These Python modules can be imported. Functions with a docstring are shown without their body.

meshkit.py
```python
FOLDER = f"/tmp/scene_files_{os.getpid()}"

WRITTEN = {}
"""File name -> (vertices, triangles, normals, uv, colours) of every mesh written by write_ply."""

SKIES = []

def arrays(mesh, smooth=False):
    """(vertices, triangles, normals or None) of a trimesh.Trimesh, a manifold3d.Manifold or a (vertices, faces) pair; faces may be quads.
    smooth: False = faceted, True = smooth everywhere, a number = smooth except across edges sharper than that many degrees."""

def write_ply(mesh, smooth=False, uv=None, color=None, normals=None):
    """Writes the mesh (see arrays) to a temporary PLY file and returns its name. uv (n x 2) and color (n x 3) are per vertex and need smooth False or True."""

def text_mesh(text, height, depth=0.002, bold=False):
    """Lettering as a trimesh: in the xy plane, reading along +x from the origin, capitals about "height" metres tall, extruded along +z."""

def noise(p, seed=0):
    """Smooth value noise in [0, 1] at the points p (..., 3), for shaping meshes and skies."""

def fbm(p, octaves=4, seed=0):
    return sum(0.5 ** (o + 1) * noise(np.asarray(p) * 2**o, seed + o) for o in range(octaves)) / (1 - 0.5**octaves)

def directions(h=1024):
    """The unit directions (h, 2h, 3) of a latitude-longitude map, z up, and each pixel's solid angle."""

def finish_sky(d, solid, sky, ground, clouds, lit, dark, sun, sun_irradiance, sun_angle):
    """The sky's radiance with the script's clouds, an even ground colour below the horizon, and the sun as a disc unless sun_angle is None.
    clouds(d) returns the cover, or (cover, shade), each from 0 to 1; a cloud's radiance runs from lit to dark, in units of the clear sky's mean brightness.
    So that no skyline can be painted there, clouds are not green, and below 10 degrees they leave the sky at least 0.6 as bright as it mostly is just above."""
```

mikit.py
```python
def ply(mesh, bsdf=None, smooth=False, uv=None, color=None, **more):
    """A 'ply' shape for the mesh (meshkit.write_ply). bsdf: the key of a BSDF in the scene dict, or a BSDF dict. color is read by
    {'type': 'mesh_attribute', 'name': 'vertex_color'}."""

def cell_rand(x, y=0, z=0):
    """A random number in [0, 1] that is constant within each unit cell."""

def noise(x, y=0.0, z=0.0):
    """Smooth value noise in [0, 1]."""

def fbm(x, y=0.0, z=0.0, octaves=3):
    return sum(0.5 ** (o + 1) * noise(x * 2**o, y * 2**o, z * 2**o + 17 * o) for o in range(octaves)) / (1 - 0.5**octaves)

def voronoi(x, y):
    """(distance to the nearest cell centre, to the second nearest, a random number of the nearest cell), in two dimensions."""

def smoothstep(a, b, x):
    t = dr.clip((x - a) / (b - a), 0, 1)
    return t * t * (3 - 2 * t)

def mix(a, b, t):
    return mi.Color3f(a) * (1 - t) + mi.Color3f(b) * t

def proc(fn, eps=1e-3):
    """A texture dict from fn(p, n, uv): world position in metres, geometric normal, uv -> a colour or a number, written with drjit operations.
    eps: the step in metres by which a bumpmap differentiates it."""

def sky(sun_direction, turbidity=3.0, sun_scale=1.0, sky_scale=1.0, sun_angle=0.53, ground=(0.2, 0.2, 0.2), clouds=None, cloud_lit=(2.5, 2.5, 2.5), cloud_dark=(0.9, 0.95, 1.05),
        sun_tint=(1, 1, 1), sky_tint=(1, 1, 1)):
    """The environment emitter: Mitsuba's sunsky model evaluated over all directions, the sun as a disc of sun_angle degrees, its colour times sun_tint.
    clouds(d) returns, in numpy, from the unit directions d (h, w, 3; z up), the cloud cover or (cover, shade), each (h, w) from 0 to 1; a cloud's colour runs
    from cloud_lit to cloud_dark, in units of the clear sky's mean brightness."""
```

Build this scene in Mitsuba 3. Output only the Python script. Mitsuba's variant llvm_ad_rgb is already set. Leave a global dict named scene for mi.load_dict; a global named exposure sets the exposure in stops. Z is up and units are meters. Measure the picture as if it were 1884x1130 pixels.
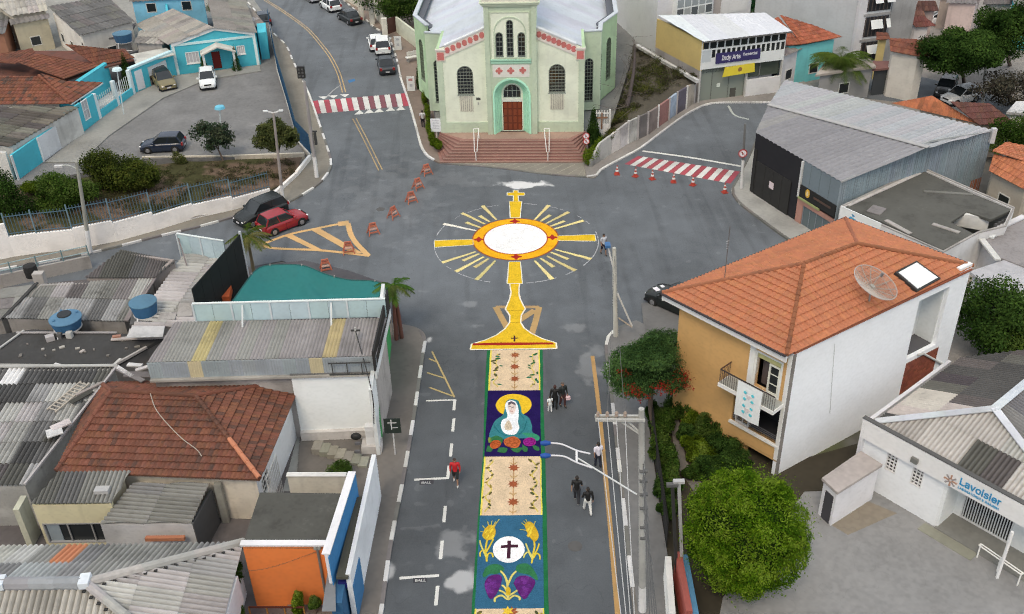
import math, random
import numpy as np, trimesh, shapely, drjit as dr, mitsuba as mi
import mikit, meshkit
from shapely.geometry import Polygon, LineString, Point, box as sbox
from shapely import affinity

# ------------------------------------------------------------------ camera, sky, exposure
CAM_H, FOCAL, PITCH, ROLL = 37.0, 1850.0, math.radians(32.7), math.radians(1.7)      # metres, focal length in survey units
exposure = 2.15
_c, _s = math.cos(PITCH), math.sin(PITCH)
FWD = np.array([0, _c, -_s]); _r0 = np.array([1., 0, 0]); _d0 = np.array([0, -_s, -_c])
RIGHT = math.cos(ROLL) * _r0 + math.sin(ROLL) * _d0
DOWN = math.cos(ROLL) * _d0 - math.sin(ROLL) * _r0
EYE = np.array([0, 0, CAM_H])
scene, labels = {'type': 'scene'}, {}
scene['camera'] = {'type': 'perspective', 'fov_axis': 'x', 'fov': 2 * math.degrees(math.atan(942 / FOCAL)), 'near_clip': 0.5, 'far_clip': 2000.0,
                   'to_world': mi.ScalarTransform4f().look_at(origin=EYE.tolist(), target=(EYE + FWD).tolist(), up=(-DOWN).tolist())}
scene['daylight'] = mikit.sky([-0.2, -0.55, 0.8], turbidity=3, sun_scale=0.28, sky_scale=1.0, sun_angle=22, clouds=lambda d: 1.0,
                              cloud_lit=(2.08, 2.22, 2.40), ground=(0.16, 0.16, 0.16))

def at(x, y, z=0.0):
    """Survey point: where the sight line through a surveyed image mark meets the level z (metres)."""
    d = FWD * FOCAL + RIGHT * (x - 942) + DOWN * (y - 565)
    return EYE + (z - CAM_H) / d[2] * d
def at2(x, y, z=0.0): return at(x, y, z)[:2]
def pts(L, z=0.0): return np.array([at(x, y, z) for x, y in L])

# ------------------------------------------------------------------ materials
def rgb(*c): return {'type': 'rgb', 'value': list(map(float, c))}
def unpack(u):
    c = dr.floor(u * 262144 + 0.5)
    r = dr.floor(c / 4096); g = dr.floor((c - r * 4096) / 64); b = c - r * 4096 - g * 64
    return mi.Color3f(dr.square(r / 63), dr.square(g / 63), dr.square(b / 63))
def pack(col):
    k = [int(round(63 * math.sqrt(min(max(float(x), 0), 1)))) for x in col]
    return (k[0] * 4096 + k[1] * 64 + k[2]) / 262144
def paint_fn(p, n, uv):
    base = unpack(uv.x); d = uv.y
    big = mikit.fbm(p.x * 0.55 + 3, p.y * 0.55, p.z * 0.55, octaves=4)
    run = mikit.noise(p.x * 4.0, p.y * 4.0, p.z * 0.35)                     # streaks down upright faces
    fine = mikit.fbm(p.x * 7, p.y * 7, p.z * 7, octaves=2)
    up = dr.abs(n.z)
    dirt = d * (0.75 * mikit.smoothstep(0.42, 0.72, big) + 0.35 * (1 - up) * mikit.smoothstep(0.55, 0.95, run) + 0.35 * mikit.smoothstep(0.5, 0.85, fine))
    c = base * (1 + (fine - 0.5) * (0.12 + 0.3 * d))
    return mikit.mix(c, mi.Color3f(0.06, 0.055, 0.05), dr.clip(dirt * 0.75, 0, 0.85))
def sheet_fn(p, n, uv):                                                   # weathered fibre cement and old clay: blotches of lichen and soot
    base = unpack(uv.x); d = uv.y
    a = mikit.fbm(p.x * 0.9, p.y * 0.9, p.z * 0.9 + 5, octaves=4)
    b = mikit.fbm(p.x * 6 + 9, p.y * 6, p.z * 6, octaves=3)
    soot = mikit.smoothstep(0.45, 0.75, a * 0.55 + b * 0.45) * d
    pale = mikit.smoothstep(0.62, 0.8, b) * d * 0.35
    c = base * (0.82 + 0.36 * b)
    c = mikit.mix(c, mi.Color3f(0.035, 0.033, 0.03), dr.clip(soot, 0, 0.9))
    return mikit.mix(c, c * 1.5 + 0.03, pale)
STAINS = []                                                             # white powder spilled on the road: (x, y, radius x, radius y, strength)
def asphalt_fn(p, n, uv):
    big = mikit.fbm(p.x * 0.16, p.y * 0.16 + 7, 0.0, octaves=4)
    mid = mikit.fbm(p.x * 1.1, p.y * 1.1, 3.0, octaves=3)
    fine = mikit.noise(p.x * 26, p.y * 26)
    tyre = mikit.fbm(p.x * 1.6 + 0.05 * p.y, p.y * 0.10, 9.0, octaves=3)
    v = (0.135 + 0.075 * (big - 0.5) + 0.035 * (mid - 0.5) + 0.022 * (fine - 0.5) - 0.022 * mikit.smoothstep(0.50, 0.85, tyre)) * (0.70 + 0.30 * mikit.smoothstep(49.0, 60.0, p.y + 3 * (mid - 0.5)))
    c = mi.Color3f(v * 0.93, v * 1.03, v * 1.14)
    crack = dr.abs(mikit.fbm(p.x * 0.35 + 40, p.y * 0.35, 1.0, octaves=4) - 0.5)
    c = c * (1 - 0.15 * (1 - mikit.smoothstep(0.0, 0.006, crack)))
    dust = mi.Float(0)
    wob = mikit.fbm(p.x * 0.9 + 11, p.y * 0.9, 2.0, octaves=4)
    for x, y, rx, ry, s in STAINS:
        q = dr.sqrt(dr.square((p.x - x) / rx) + dr.square((p.y - y) / ry))
        dust = dr.maximum(dust, s * mikit.smoothstep(1.0, 0.25, q + (wob - 0.5) * 3.0))
    spots = mikit.smoothstep(0.80, 0.86, mikit.noise(p.x * 1.7, p.y * 1.7, 4.0)) * mikit.smoothstep(0.55, 0.75, mid) * 0.05
    return mikit.mix(c, mi.Color3f(0.62, 0.63, 0.64), dr.clip(dust + spots, 0, 1))
def pave_fn(p, n, uv):
    base = unpack(uv.x)
    big = mikit.fbm(p.x * 0.5, p.y * 0.5, 1.0, octaves=4); fine = mikit.fbm(p.x * 5, p.y * 5, p.z * 5, octaves=3)
    cr = dr.abs(mikit.fbm(p.x * 0.7 + 4, p.y * 0.7, 6.0, octaves=3) - 0.5)
    c = base * (0.62 + 0.5 * big + 0.3 * fine)
    return c * (1 - 0.16 * uv.y * (1 - mikit.smoothstep(0.0, 0.012, cr)))
def ground_fn(p, n, uv):
    a = mikit.fbm(p.x * 0.12, p.y * 0.12, 2.0, octaves=4); b = mikit.fbm(p.x * 1.5, p.y * 1.5, 1.0, octaves=3)
    c = mikit.mix(mi.Color3f(0.13, 0.125, 0.115), mi.Color3f(0.10, 0.11, 0.06), mikit.smoothstep(0.5, 0.62, a))
    return c * (0.7 + 0.6 * b)
def earth_fn(p, n, uv):
    a = mikit.fbm(p.x * 0.5, p.y * 0.5, 2.0, octaves=4); b = mikit.fbm(p.x * 3, p.y * 3, p.z * 3, octaves=3)
    c = mikit.mix(mi.Color3f(0.145, 0.105, 0.078), mi.Color3f(0.06, 0.06, 0.03), mikit.smoothstep(0.42, 0.60, a))
    return c * (0.6 + 0.8 * b)
def leaf_fn(p, n, uv):
    base = unpack(uv.x)
    a = mikit.fbm(p.x * 1.3, p.y * 1.3, p.z * 1.3, octaves=2); b = mikit.noise(p.x * 9, p.y * 9, p.z * 9)
    c = base * (0.55 + 0.6 * a + 0.35 * b)
    return mikit.mix(c, c * mi.Color3f(1.5, 1.25, 0.6), uv.y * mikit.smoothstep(0.5, 0.8, b))
def dust_fn(p, n, uv):                                                   # dyed sawdust
    base = unpack(uv.x)
    b = mikit.noise(p.x * 30, p.y * 30); a = mikit.fbm(p.x * 2.2, p.y * 2.2, 0.0, octaves=3)
    return base * (0.66 + 0.28 * a + 0.38 * b)
def plain_fn(p, n, uv): return unpack(uv.x)

def two(b): return {'type': 'twosided', 'bsdf': b}
def princ(tex, rough, **k): return {'type': 'principled', 'base_color': tex, 'roughness': rough, **k}
scene['mat_paint'] = two(princ(mikit.proc(paint_fn), 0.75, specular=0.35))
scene['mat_sheet'] = two(princ(mikit.proc(sheet_fn), 0.85, specular=0.25))
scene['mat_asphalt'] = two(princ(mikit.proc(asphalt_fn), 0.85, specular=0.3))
scene['mat_pave'] = two(princ(mikit.proc(pave_fn), 0.9, specular=0.2))
scene['mat_ground'] = two({'type': 'diffuse', 'reflectance': mikit.proc(ground_fn)})
scene['mat_earth'] = two({'type': 'diffuse', 'reflectance': mikit.proc(earth_fn)})
scene['mat_leaf'] = {'type': 'principledthin', 'base_color': mikit.proc(leaf_fn), 'roughness': 0.6, 'diff_trans': 0.6, 'spec_trans': 0.0, 'eta': 1.4}
scene['mat_dust'] = two({'type': 'diffuse', 'reflectance': mikit.proc(dust_fn)})
scene['mat_plain'] = two(princ(mikit.proc(plain_fn), 0.6, specular=0.4))
scene['mat_gloss'] = two(princ(mikit.proc(plain_fn), 0.28, specular=0.5, clearcoat=0.6, clearcoat_gloss=0.9))
scene['mat_metal'] = two(princ(mikit.proc(plain_fn), 0.42, metallic=0.7))
scene['mat_glass'] = two(princ(rgb(0.018, 0.022, 0.025), 0.08, specular=0.7))
scene['mat_skin'] = two(princ(rgb(0.33, 0.19, 0.13), 0.55, specular=0.3))

# ------------------------------------------------------------------ names
_count = {}
def fresh(key):
    k = key
    if key in _count:
        k = f'{key}_{_count[key]:03d}'; _count[key] += 1
    else: _count[key] = 1
    return k
def thing(name, label=None, cat=None, group=None, kind=None):
    """The key under which the parts of one thing stand; it has no mesh of its own."""
    k = fresh(name); d = {}
    if label: d['label'] = label
    if cat: d['category'] = cat
    if group: d['group'] = group
    if kind: d['kind'] = kind
    if d: labels[k] = d
    return k
# colour words
WHITE = (.78, .78, .77); OFFWHITE = (.66, .65, .61); CREAM = (.70, .64, .47); BLACK = (.012, .012, .013); DARK = (.035, .037, .04); GREY = (.25, .25, .25)
LGREY = (.42, .43, .43); TURQ = (.045, .48, .60); RUST = (.20, .07, .03); STEEL = (.34, .36, .38)
GLASS = 'glass'
def emit(key, mesh, col, mat='paint', d=0.15, smooth=False):
    """One entry of the scene. col: a colour packed into the uv of the mesh for the procedural materials."""
    if isinstance(mesh, MB): mesh = mesh.mesh()
    if isinstance(mesh, tuple): mesh = trimesh.Trimesh(mesh[0], mesh[1], process=False)
    if hasattr(mesh, 'to_mesh'):
        m = mesh.to_mesh(); mesh = trimesh.Trimesh(m.vert_properties[:, :3], m.tri_verts, process=False)
    if len(mesh.faces) == 0: return None
    if col == GLASS:
        scene[key] = mikit.ply(mesh, 'mat_glass', smooth=smooth); return key
    if smooth not in (False, True):
        mesh = trimesh.graph.smooth_shade(mesh, angle=math.radians(smooth), facet_minarea=None); smooth = True
    uv = np.tile([pack(col), d], (len(mesh.vertices), 1))
    scene[key] = mikit.ply(mesh, 'mat_' + mat, smooth=smooth, uv=uv)
    return key
def part(parent, name, mesh, col, mat='paint', d=0.15, smooth=False, label=None, kind=None):
    k = fresh(parent + '__' + name)
    if emit(k, mesh, col, mat, d, smooth) is None: return k
    if label or kind:
        labels[k] = {}
        if label: labels[k]['label'] = label
        if kind: labels[k]['kind'] = kind
    return k
def struct(name, mesh, col, mat='paint', d=0.15, label=None, kind='structure', smooth=False):
    k = fresh(name)
    emit(k, mesh, col, mat, d, smooth)
    labels[k] = {'kind': kind}
    if label: labels[k]['label'] = label
    return k
def single(name, mesh, col, label, cat, mat='paint', d=0.15, smooth=False, group=None):
    k = thing(name, label, cat, group); emit(k, mesh, col, mat, d, smooth); return k

# ------------------------------------------------------------------ mesh making
class MB:
    def __init__(s): s.v, s.f, s.n = [], [], 0
    def add(s, v, f):
        v = np.asarray(v, float).reshape(-1, 3); f = np.asarray(f, int)
        if f.ndim == 2 and f.shape[1] == 4: f = np.vstack([f[:, [0, 1, 2]], f[:, [0, 2, 3]]])
        s.v.append(v); s.f.append(f + s.n); s.n += len(v); return s
    def tm(s, m): return s.add(m.vertices, m.faces)
    def mesh(s):
        if not s.v: return trimesh.Trimesh()
        return trimesh.Trimesh(np.vstack(s.v), np.vstack(s.f), process=False)
    BF = np.array([[0, 2, 3, 1], [4, 5, 7, 6], [0, 1, 5, 4], [2, 6, 7, 3], [0, 4, 6, 2], [1, 3, 7, 5]])
    def hexa(s, c): return s.add(c, s.BF)           # 8 corners: index = x + 2 y + 4 z
    def box(s, c, size, rz=0.0):
        c = np.asarray(c, float); h = np.asarray(size, float) / 2
        q = np.array([[x * h[0], y * h[1], z * h[2]] for z in (-1, 1) for y in (-1, 1) for x in (-1, 1)])
        ca, sa = math.cos(rz), math.sin(rz)
        q[:, :2] = q[:, :2] @ np.array([[ca, sa], [-sa, ca]]); return s.hexa(q + c)
    def beam(s, a, b, w, h=None, up=(0, 0, 1)):
        """A square bar from a to b, w wide and h high."""
        a, b = np.asarray(a, float), np.asarray(b, float); h = w if h is None else h
        t = b - a; t /= np.linalg.norm(t); up = np.asarray(up, float)
        if abs(t @ up) > .95: up = np.array([0, 1., 0])
        x = np.cross(t, up); x /= np.linalg.norm(x); y = np.cross(x, t)
        return s.hexa([p + x * w / 2 * i + y * h / 2 * j for p in (a, b) for j in (-1, 1) for i in (-1, 1)])
    def tube(s, P, r, n=8, cap=True):
        v, f = tube(P, r, n, cap); return s.add(v, f)
    def prism(s, poly, z0, z1):
        for g in getattr(poly, 'geoms', [poly]):
            if g.is_empty or g.geom_type != 'Polygon' or g.area < 1e-6: continue
            m = trimesh.creation.extrude_polygon(g, z1 - z0); m.apply_translation([0, 0, z0]); s.tm(m)
        return s
    def frame(s, poly, o, ex, ey, ez, t0, t1):
        """A flat outline in the plane (o; ex, ey), from depth t0 to t1 along ez."""
        for g in getattr(poly, 'geoms', [poly]):
            if g.is_empty or g.geom_type != 'Polygon' or g.area < 1e-7: continue
            m = trimesh.creation.extrude_polygon(g, 1.0); v = m.vertices
            w = np.asarray(o) + v[:, :1] * np.asarray(ex) + v[:, 1:2] * np.asarray(ey) + (t0 + v[:, 2:3] * (t1 - t0)) * np.asarray(ez)
            f = m.faces
            if np.dot(np.cross(ex, ey), ez) < 0: f = f[:, ::-1]
            s.add(w, f)
        return s
def tube(P, r, n=8, cap=True):
    P = np.asarray(P, float); r = np.broadcast_to(np.asarray(r, float), len(P))
    T = np.gradient(P, axis=0); T /= np.linalg.norm(T, axis=1, keepdims=True) + 1e-12
    ref = np.array([0, 0, 1.]) if abs(T[0][2]) < .9 else np.array([1., 0, 0])
    x = np.cross(T[0], ref); x /= np.linalg.norm(x); V = []
    a = np.arange(n) * 2 * np.pi / n
    for p, t, q in zip(P, T, r):
        x = x - t * (x @ t); x /= np.linalg.norm(x); y = np.cross(t, x)
        V.append(p + q * (np.cos(a)[:, None] * x + np.sin(a)[:, None] * y))
    V = np.vstack(V); F = []
    for k in range(len(P) - 1):
        for i in range(n):
            j = (i + 1) % n; F.append([k * n + i, k * n + j, (k + 1) * n + j, (k + 1) * n + i])
    F = np.array(F); F = np.vstack([F[:, [0, 1, 2]], F[:, [0, 2, 3]]])
    if cap:
        m = len(V); V = np.vstack([V, P[:1], P[-1:]]); e = (len(P) - 1) * n
        F = np.vstack([F, [[m, (i + 1) % n, i] for i in range(n)], [[m + 1, e + i, e + (i + 1) % n] for i in range(n)]])
    return V, F
def lathe(profile, c=(0, 0, 0), n=20):
    """Turned body about the upright axis; profile: (radius, height) from bottom to top."""
    pr = np.asarray(profile, float); a = np.arange(n) * 2 * np.pi / n
    V = np.vstack([np.stack([r * np.cos(a), r * np.sin(a), a * 0 + z], 1) for r, z in pr]) + np.asarray(c, float); F = []
    for k in range(len(pr) - 1):
        for i in range(n):
            j = (i + 1) % n; F.append([k * n + i, k * n + j, (k + 1) * n + j, (k + 1) * n + i])
    return trimesh.Trimesh(V, np.vstack([np.array(F)[:, [0, 1, 2]], np.array(F)[:, [0, 2, 3]]]), process=False)
def slab(poly, z0, z1):
    return MB().prism(poly, z0, z1)
def poly(L): return Polygon([tuple(p[:2]) for p in L]).buffer(0)
def gpoly(L, z=0.0): return poly([at(x, y, z) for x, y in L])
def band(line, w, z0, z1, cap=2):
    return MB().prism(LineString([tuple(p[:2]) for p in line]).buffer(w / 2, cap_style=cap, join_style=2), z0, z1)
def along(P, step):
    """Points at even steps along a polyline."""
    P = np.asarray(P, float); L = np.r_[0, np.cumsum(np.linalg.norm(np.diff(P, axis=0), axis=1))]
    s = np.arange(0, L[-1] + 1e-6, step); return np.stack([np.interp(s, L, P[:, k]) for k in range(P.shape[1])], 1)
def smooth_line(P, n=8):
    """Catmull-Rom through the points."""
    P = np.asarray(P, float); Q = np.vstack([2 * P[0] - P[1], P, 2 * P[-1] - P[-2]]); out = []
    for i in range(1, len(Q) - 2):
        for t in np.linspace(0, 1, n, endpoint=False):
            a, b, c, d = Q[i - 1:i + 3]
            out.append(.5 * (2 * b + (c - a) * t + (2 * a - 5 * b + 4 * c - d) * t * t + (3 * b - a - 3 * c + d) * t ** 3))
    return np.vstack(out + [P[-1]])
def hsv(col, k): return tuple(min(max(x * k, 0), 1) for x in col)
def jit(R, col, a): k = 1 + R.uniform(-a, a); return hsv(col, k)
# ------------------------------------------------------------------ ground, roads, pavements, markings
struct('ground', MB().box((0, 300, -0.55), (1600, 1400, 1.0)), GREY, 'ground')
for x, y, rx, ry, s in ((845, 1062, 18, 20, .55), (820, 1000, 30, 22, .2), (975, 341, 32, 6, 1.1), (950, 337, 18, 5, .7), (791, 623, 8, 9, .7), (713, 1058, 9, 13, .5), (1060, 600, 18, 8, .14),
                        (1010, 560, 12, 6, .12), (880, 600, 14, 5, .16), (870, 560, 9, 5, .14), (1085, 660, 18, 30, .14), (720, 360, 90, 50, .05), (820, 330, 80, 14, .05)):
    p, q, r = at(x, y), at(x + rx, y), at(x, y - ry); STAINS.append((p[0], p[1], abs(q[0] - p[0]) * 1.3, abs(r[1] - p[1]) * 1.3, s))
road_area = gpoly([(560, 1300), (1290, 1300), (1240, 900), (1290, 560), (1500, 470), (1420, 300), (1500, 180), (1420, 165), (1290, 165), (1130, 300), (880, 290), (790, 190), (735, 60), (660, -60), (330, -60),
                   (470, 30), (540, 180), (560, 290), (480, 350), (160, 430), (-120, 460), (-120, 560), (300, 520), (520, 480), (700, 560), (660, 900)])
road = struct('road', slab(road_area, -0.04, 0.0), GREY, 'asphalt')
RW = (.62, .62, .61); RRED = (.42, .07, .10); RYEL = (.50, .34, .16)
def mark(name, poly_, col, z=0.004, d=0.3, **k): return part(road, name, slab(poly_, z - 0.003, z), col, 'paint', d, **k)
def lerp2(a, b, t): return np.asarray(a) * (1 - t) + np.asarray(b) * t
def crossing(TL, TR, BR, BL, n, cols, first):
    A, B, C, D = (at2(*p) for p in (TL, TR, BR, BL))
    for i in range(n):
        q = [lerp2(A, B, (i + .02) / n), lerp2(A, B, (i + .98) / n), lerp2(D, C, (i + .98) / n), lerp2(D, C, (i + .02) / n)]
        mark('white_crossing_stripe' if i % 2 != first else 'red_crossing_stripe', Polygon(q), cols[i], d=.45)
R_ = random.Random(5)
crossing((575, 186), (747, 171.5), (752, 195), (581, 209.5), 17, [RW if i % 2 else (hsv(RRED, .9) if i < 8 or i > 14 else (.20, .075, .09)) for i in range(17)], 0)
crossing((1174, 287), (1362, 316), (1344, 338), (1149, 302), 19, [RW if i % 2 else jit(R_, (.34, .065, .085), .12) for i in range(19)], 0)
for x, y in ((661, 207), (679, 205), (697, 203.5), (718, 201), (737, 199.5)): mark('give_way_tooth', gpoly([(x - 9, y + 4), (x + 9, y + 2.5), (x + 1, y - 4.5)]), RW)
for x, y in ((595, 180), (613, 178), (634, 176)): mark('give_way_tooth', gpoly([(x - 9, y - 2), (x + 9, y - 3), (x + 1, y + 3)]), RW)
def lined(P, w, col, name, z=.004, d=.35, off=0.0):
    L = LineString([at2(*p) for p in P]); L = LineString(smooth_line(np.array(L.coords), 6))
    if off: L = L.parallel_offset(abs(off), 'left' if off > 0 else 'right')
    return mark(name, L.buffer(w / 2, cap_style=2), col, z, d)
for o in (-.16, .16):
    lined([(488, 0), (530, 27), (566, 54), (590, 81), (608, 105), (623, 135), (633, 170)], .10, RYEL, 'yellow_centre_line', off=o)
    lined([(652, 218), (672, 256), (700, 313)], .09, hsv(RYEL, .85), 'yellow_centre_line', off=o)
lined([(1182, 278), (1270, 290), (1363, 306)], .28, RW, 'white_stop_line')
lined([(598, 181), (615, 165), (628, 156)], .12, (.35, .35, .34), 'white_stop_line')
lined([(1340, 195), (1352, 212), (1378, 220)], .22, (.40, .42, .41), 'white_stop_line')
# painted island left
ISL = (.60, .39, .17)
lined([(484, 449), (530, 432), (580, 421), (622, 412.5)], .30, ISL, 'yellow_island_edge')
lined([(622, 412.5), (642, 410)], .75, ISL, 'yellow_island_edge', .008)
lined([(640, 411), (645, 430), (655, 447), (678, 471)], .42, ISL, 'yellow_island_edge', .012)
lined([(484, 452), (508, 457.5), (590, 461), (680, 471)], .30, ISL, 'yellow_island_edge', .016)
mark('yellow_island_stripe', gpoly([(522, 434), (536, 431), (596, 461.5), (578, 460.5)]), ISL, .020)
mark('yellow_island_stripe', gpoly([(572, 423.5), (588, 420.5), (668, 466.5), (646, 465.5)]), ISL, .020)
# painted island in the main street mouth
lined([(912, 565), (992, 565)], .32, hsv(ISL, .7), 'yellow_island_edge', .004)
lined([(912, 565), (930, 598), (948, 634)], .42, hsv(ISL, .75), 'yellow_island_edge', .008)
lined([(992, 565), (984, 596), (972, 634)], .42, hsv(ISL, .75), 'yellow_island_edge', .008)
lined([(984, 571), (950, 593)], .5, hsv(ISL, .75), 'yellow_island_edge', .012)
# kerb side markings on the left of the main street
lined([(795, 647), (815, 688), (836, 731)], .11, (.42, .33, .14), 'yellow_hatch_line')
for a, b in (((789, 660), (803, 666)), ((786, 686), (818, 696)), ((790, 713), (833, 729))): lined([a, b], .11, (.42, .33, .14), 'yellow_hatch_line', .008)
lined([(784, 737.5), (838, 736)], .13, RW, 'white_bay_line'); lined([(762, 883), (826, 879.5)], .16, RW, 'white_bay_line'); lined([(735, 1064), (808, 1059)], .17, RW, 'white_bay_line')
for x, y, h in ((836, 745, 20), (834, 782, 24), (830, 828, 24), (825, 868, 22), (818, 946, 30), (812, 1012, 34), (803.5, 1096, 36), (794, 1190, 40)):
    lined([(x + .10 * h / 2, y - h / 2), (x - .10 * h / 2, y + h / 2)], .17, RW, 'white_lane_dash')
lined([(1090, 655), (1097, 710), (1105, 780), (1114, 876), (1123, 972), (1135, 1115), (1142, 1200)], .24, (.42, .26, .10), 'yellow_edge_line')
# chalked outline round the monstrance
cc = (at(948, 446)[:2] + at(950, 446)[:2]) / 2; ch = []
cx0, cx1 = at(799, 450), at(1100, 437); crad = np.linalg.norm(cx1 - cx0)[()] / 2; cc = (cx0 + cx1)[:2] / 2
CHALK = cc, crad
for k in range(64):
    if R_.random() < .22 or 44 < k < 47: continue
    a = np.linspace(k, k + R_.uniform(.7, 1), 4) * 2 * np.pi / 64
    ch.append(LineString(np.stack([cc[0] + crad * np.cos(a), cc[1] + crad * np.sin(a)], 1)).buffer(R_.uniform(.02, .04), cap_style=2))
mark('chalk_circle', shapely.union_all(ch), (.42, .43, .44), kind='stuff')

struct('driveway', slab(gpoly([(1180, 560), (1300, 560), (1330, 700), (1200, 760), (1186, 745), (1184, 600)]), -.03, .10), (.14, .14, .142), 'pave', .4)
# pavements: kerbs of single stones, some painted white
PAVE = (.30, .285, .265); PAVED = (.20, .19, .18)
def pavement(kerb_px, inner_px, col, white, period=1.3, top=.13, dd=.5, name='pavement', big_white=()):
    """A raised pavement: kerb stones along the kerb line, a paved sheet behind it. white(i, x, y): whether stone i is painted."""
    K = smooth_line(np.array([at2(*p) for p in kerb_px]), 6); I = [at2(*p) for p in inner_px]
    area = poly(list(K) + I); k = struct(name, slab(area, -.03, top), col, 'pave', dd)
    P = along(K, period)
    inward = area.representative_point()
    for i in range(len(P) - 1):
        a, b = P[i], P[i + 1]; t = (b - a) / np.linalg.norm(b - a); n = np.array([-t[1], t[0]])
        if not area.contains(Point(*((a + b) / 2 + n * .3))): n = -n
        a2, b2 = a + t * .012, b - t * .012; w = white(i)
        q = [a2 - n * .03, b2 - n * .03, b2 + n * .17, a2 + n * .17]
        part(k, 'kerb_stone', slab(Polygon(q), -.03, top + .012), jit(R_, RW if w else (.17, .165, .155), .1), 'paint', .5 if w else .6)
    return k
pv = pavement([(686, 1250), (705, 1122), (722, 1000), (745, 880), (765, 760), (780, 655), (784.5, 630), (780, 615), (765, 605), (745, 600)],
         [(700, 596), (640, 600), (560, 700), (520, 1250)], (.155, .145, .135), lambda i: i % 2 == 0 or i > 34, 1.35)
pv = pavement([(1180, 1250), (1165, 1120), (1146, 943), (1139, 878), (1126, 756), (1116, 670), (1113, 640), (1117, 622), (1130, 608), (1170, 592)],
         [(1186, 600), (1188, 742), (1202, 850), (1216, 950), (1240, 1100), (1262, 1250)], (.175, .172, .17), lambda i: i % 4 in (1, 2), 1.0)
pv = pavement([(-90, 515), (12, 496), (99, 481), (147, 471), (200, 460), (270, 442), (342, 425), (390, 413), (429, 401), (480, 388), (525, 376), (552, 363.5), (587, 340.5), (606, 318), (611, 299), (603, 271), (587, 223), (572, 180), (560, 153), (542, 117), (527, 84), (505, 63), (470, 20), (430, -25)],
         [(380, -40), (480, 60), (520, 180), (545, 290), (490, 340), (200, 420), (-90, 470)], (.21, .195, .175), lambda i: (i % 2 == 0) if i < 28 else (i < 36 or i % 2 == 0), 1.5)
pv = pavement([(600, -25), (655, 22), (690, 53), (709, 63), (718, 78), (729, 111), (736, 144), (744, 168), (754, 199), (765, 238), (774, 271), (786, 289), (807, 301)],
         [(830, 300), (860, 220), (800, 40), (760, -40)], (.21, .165, .15), lambda i: i % 2 == 0 or i > 35, 1.0)
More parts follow.
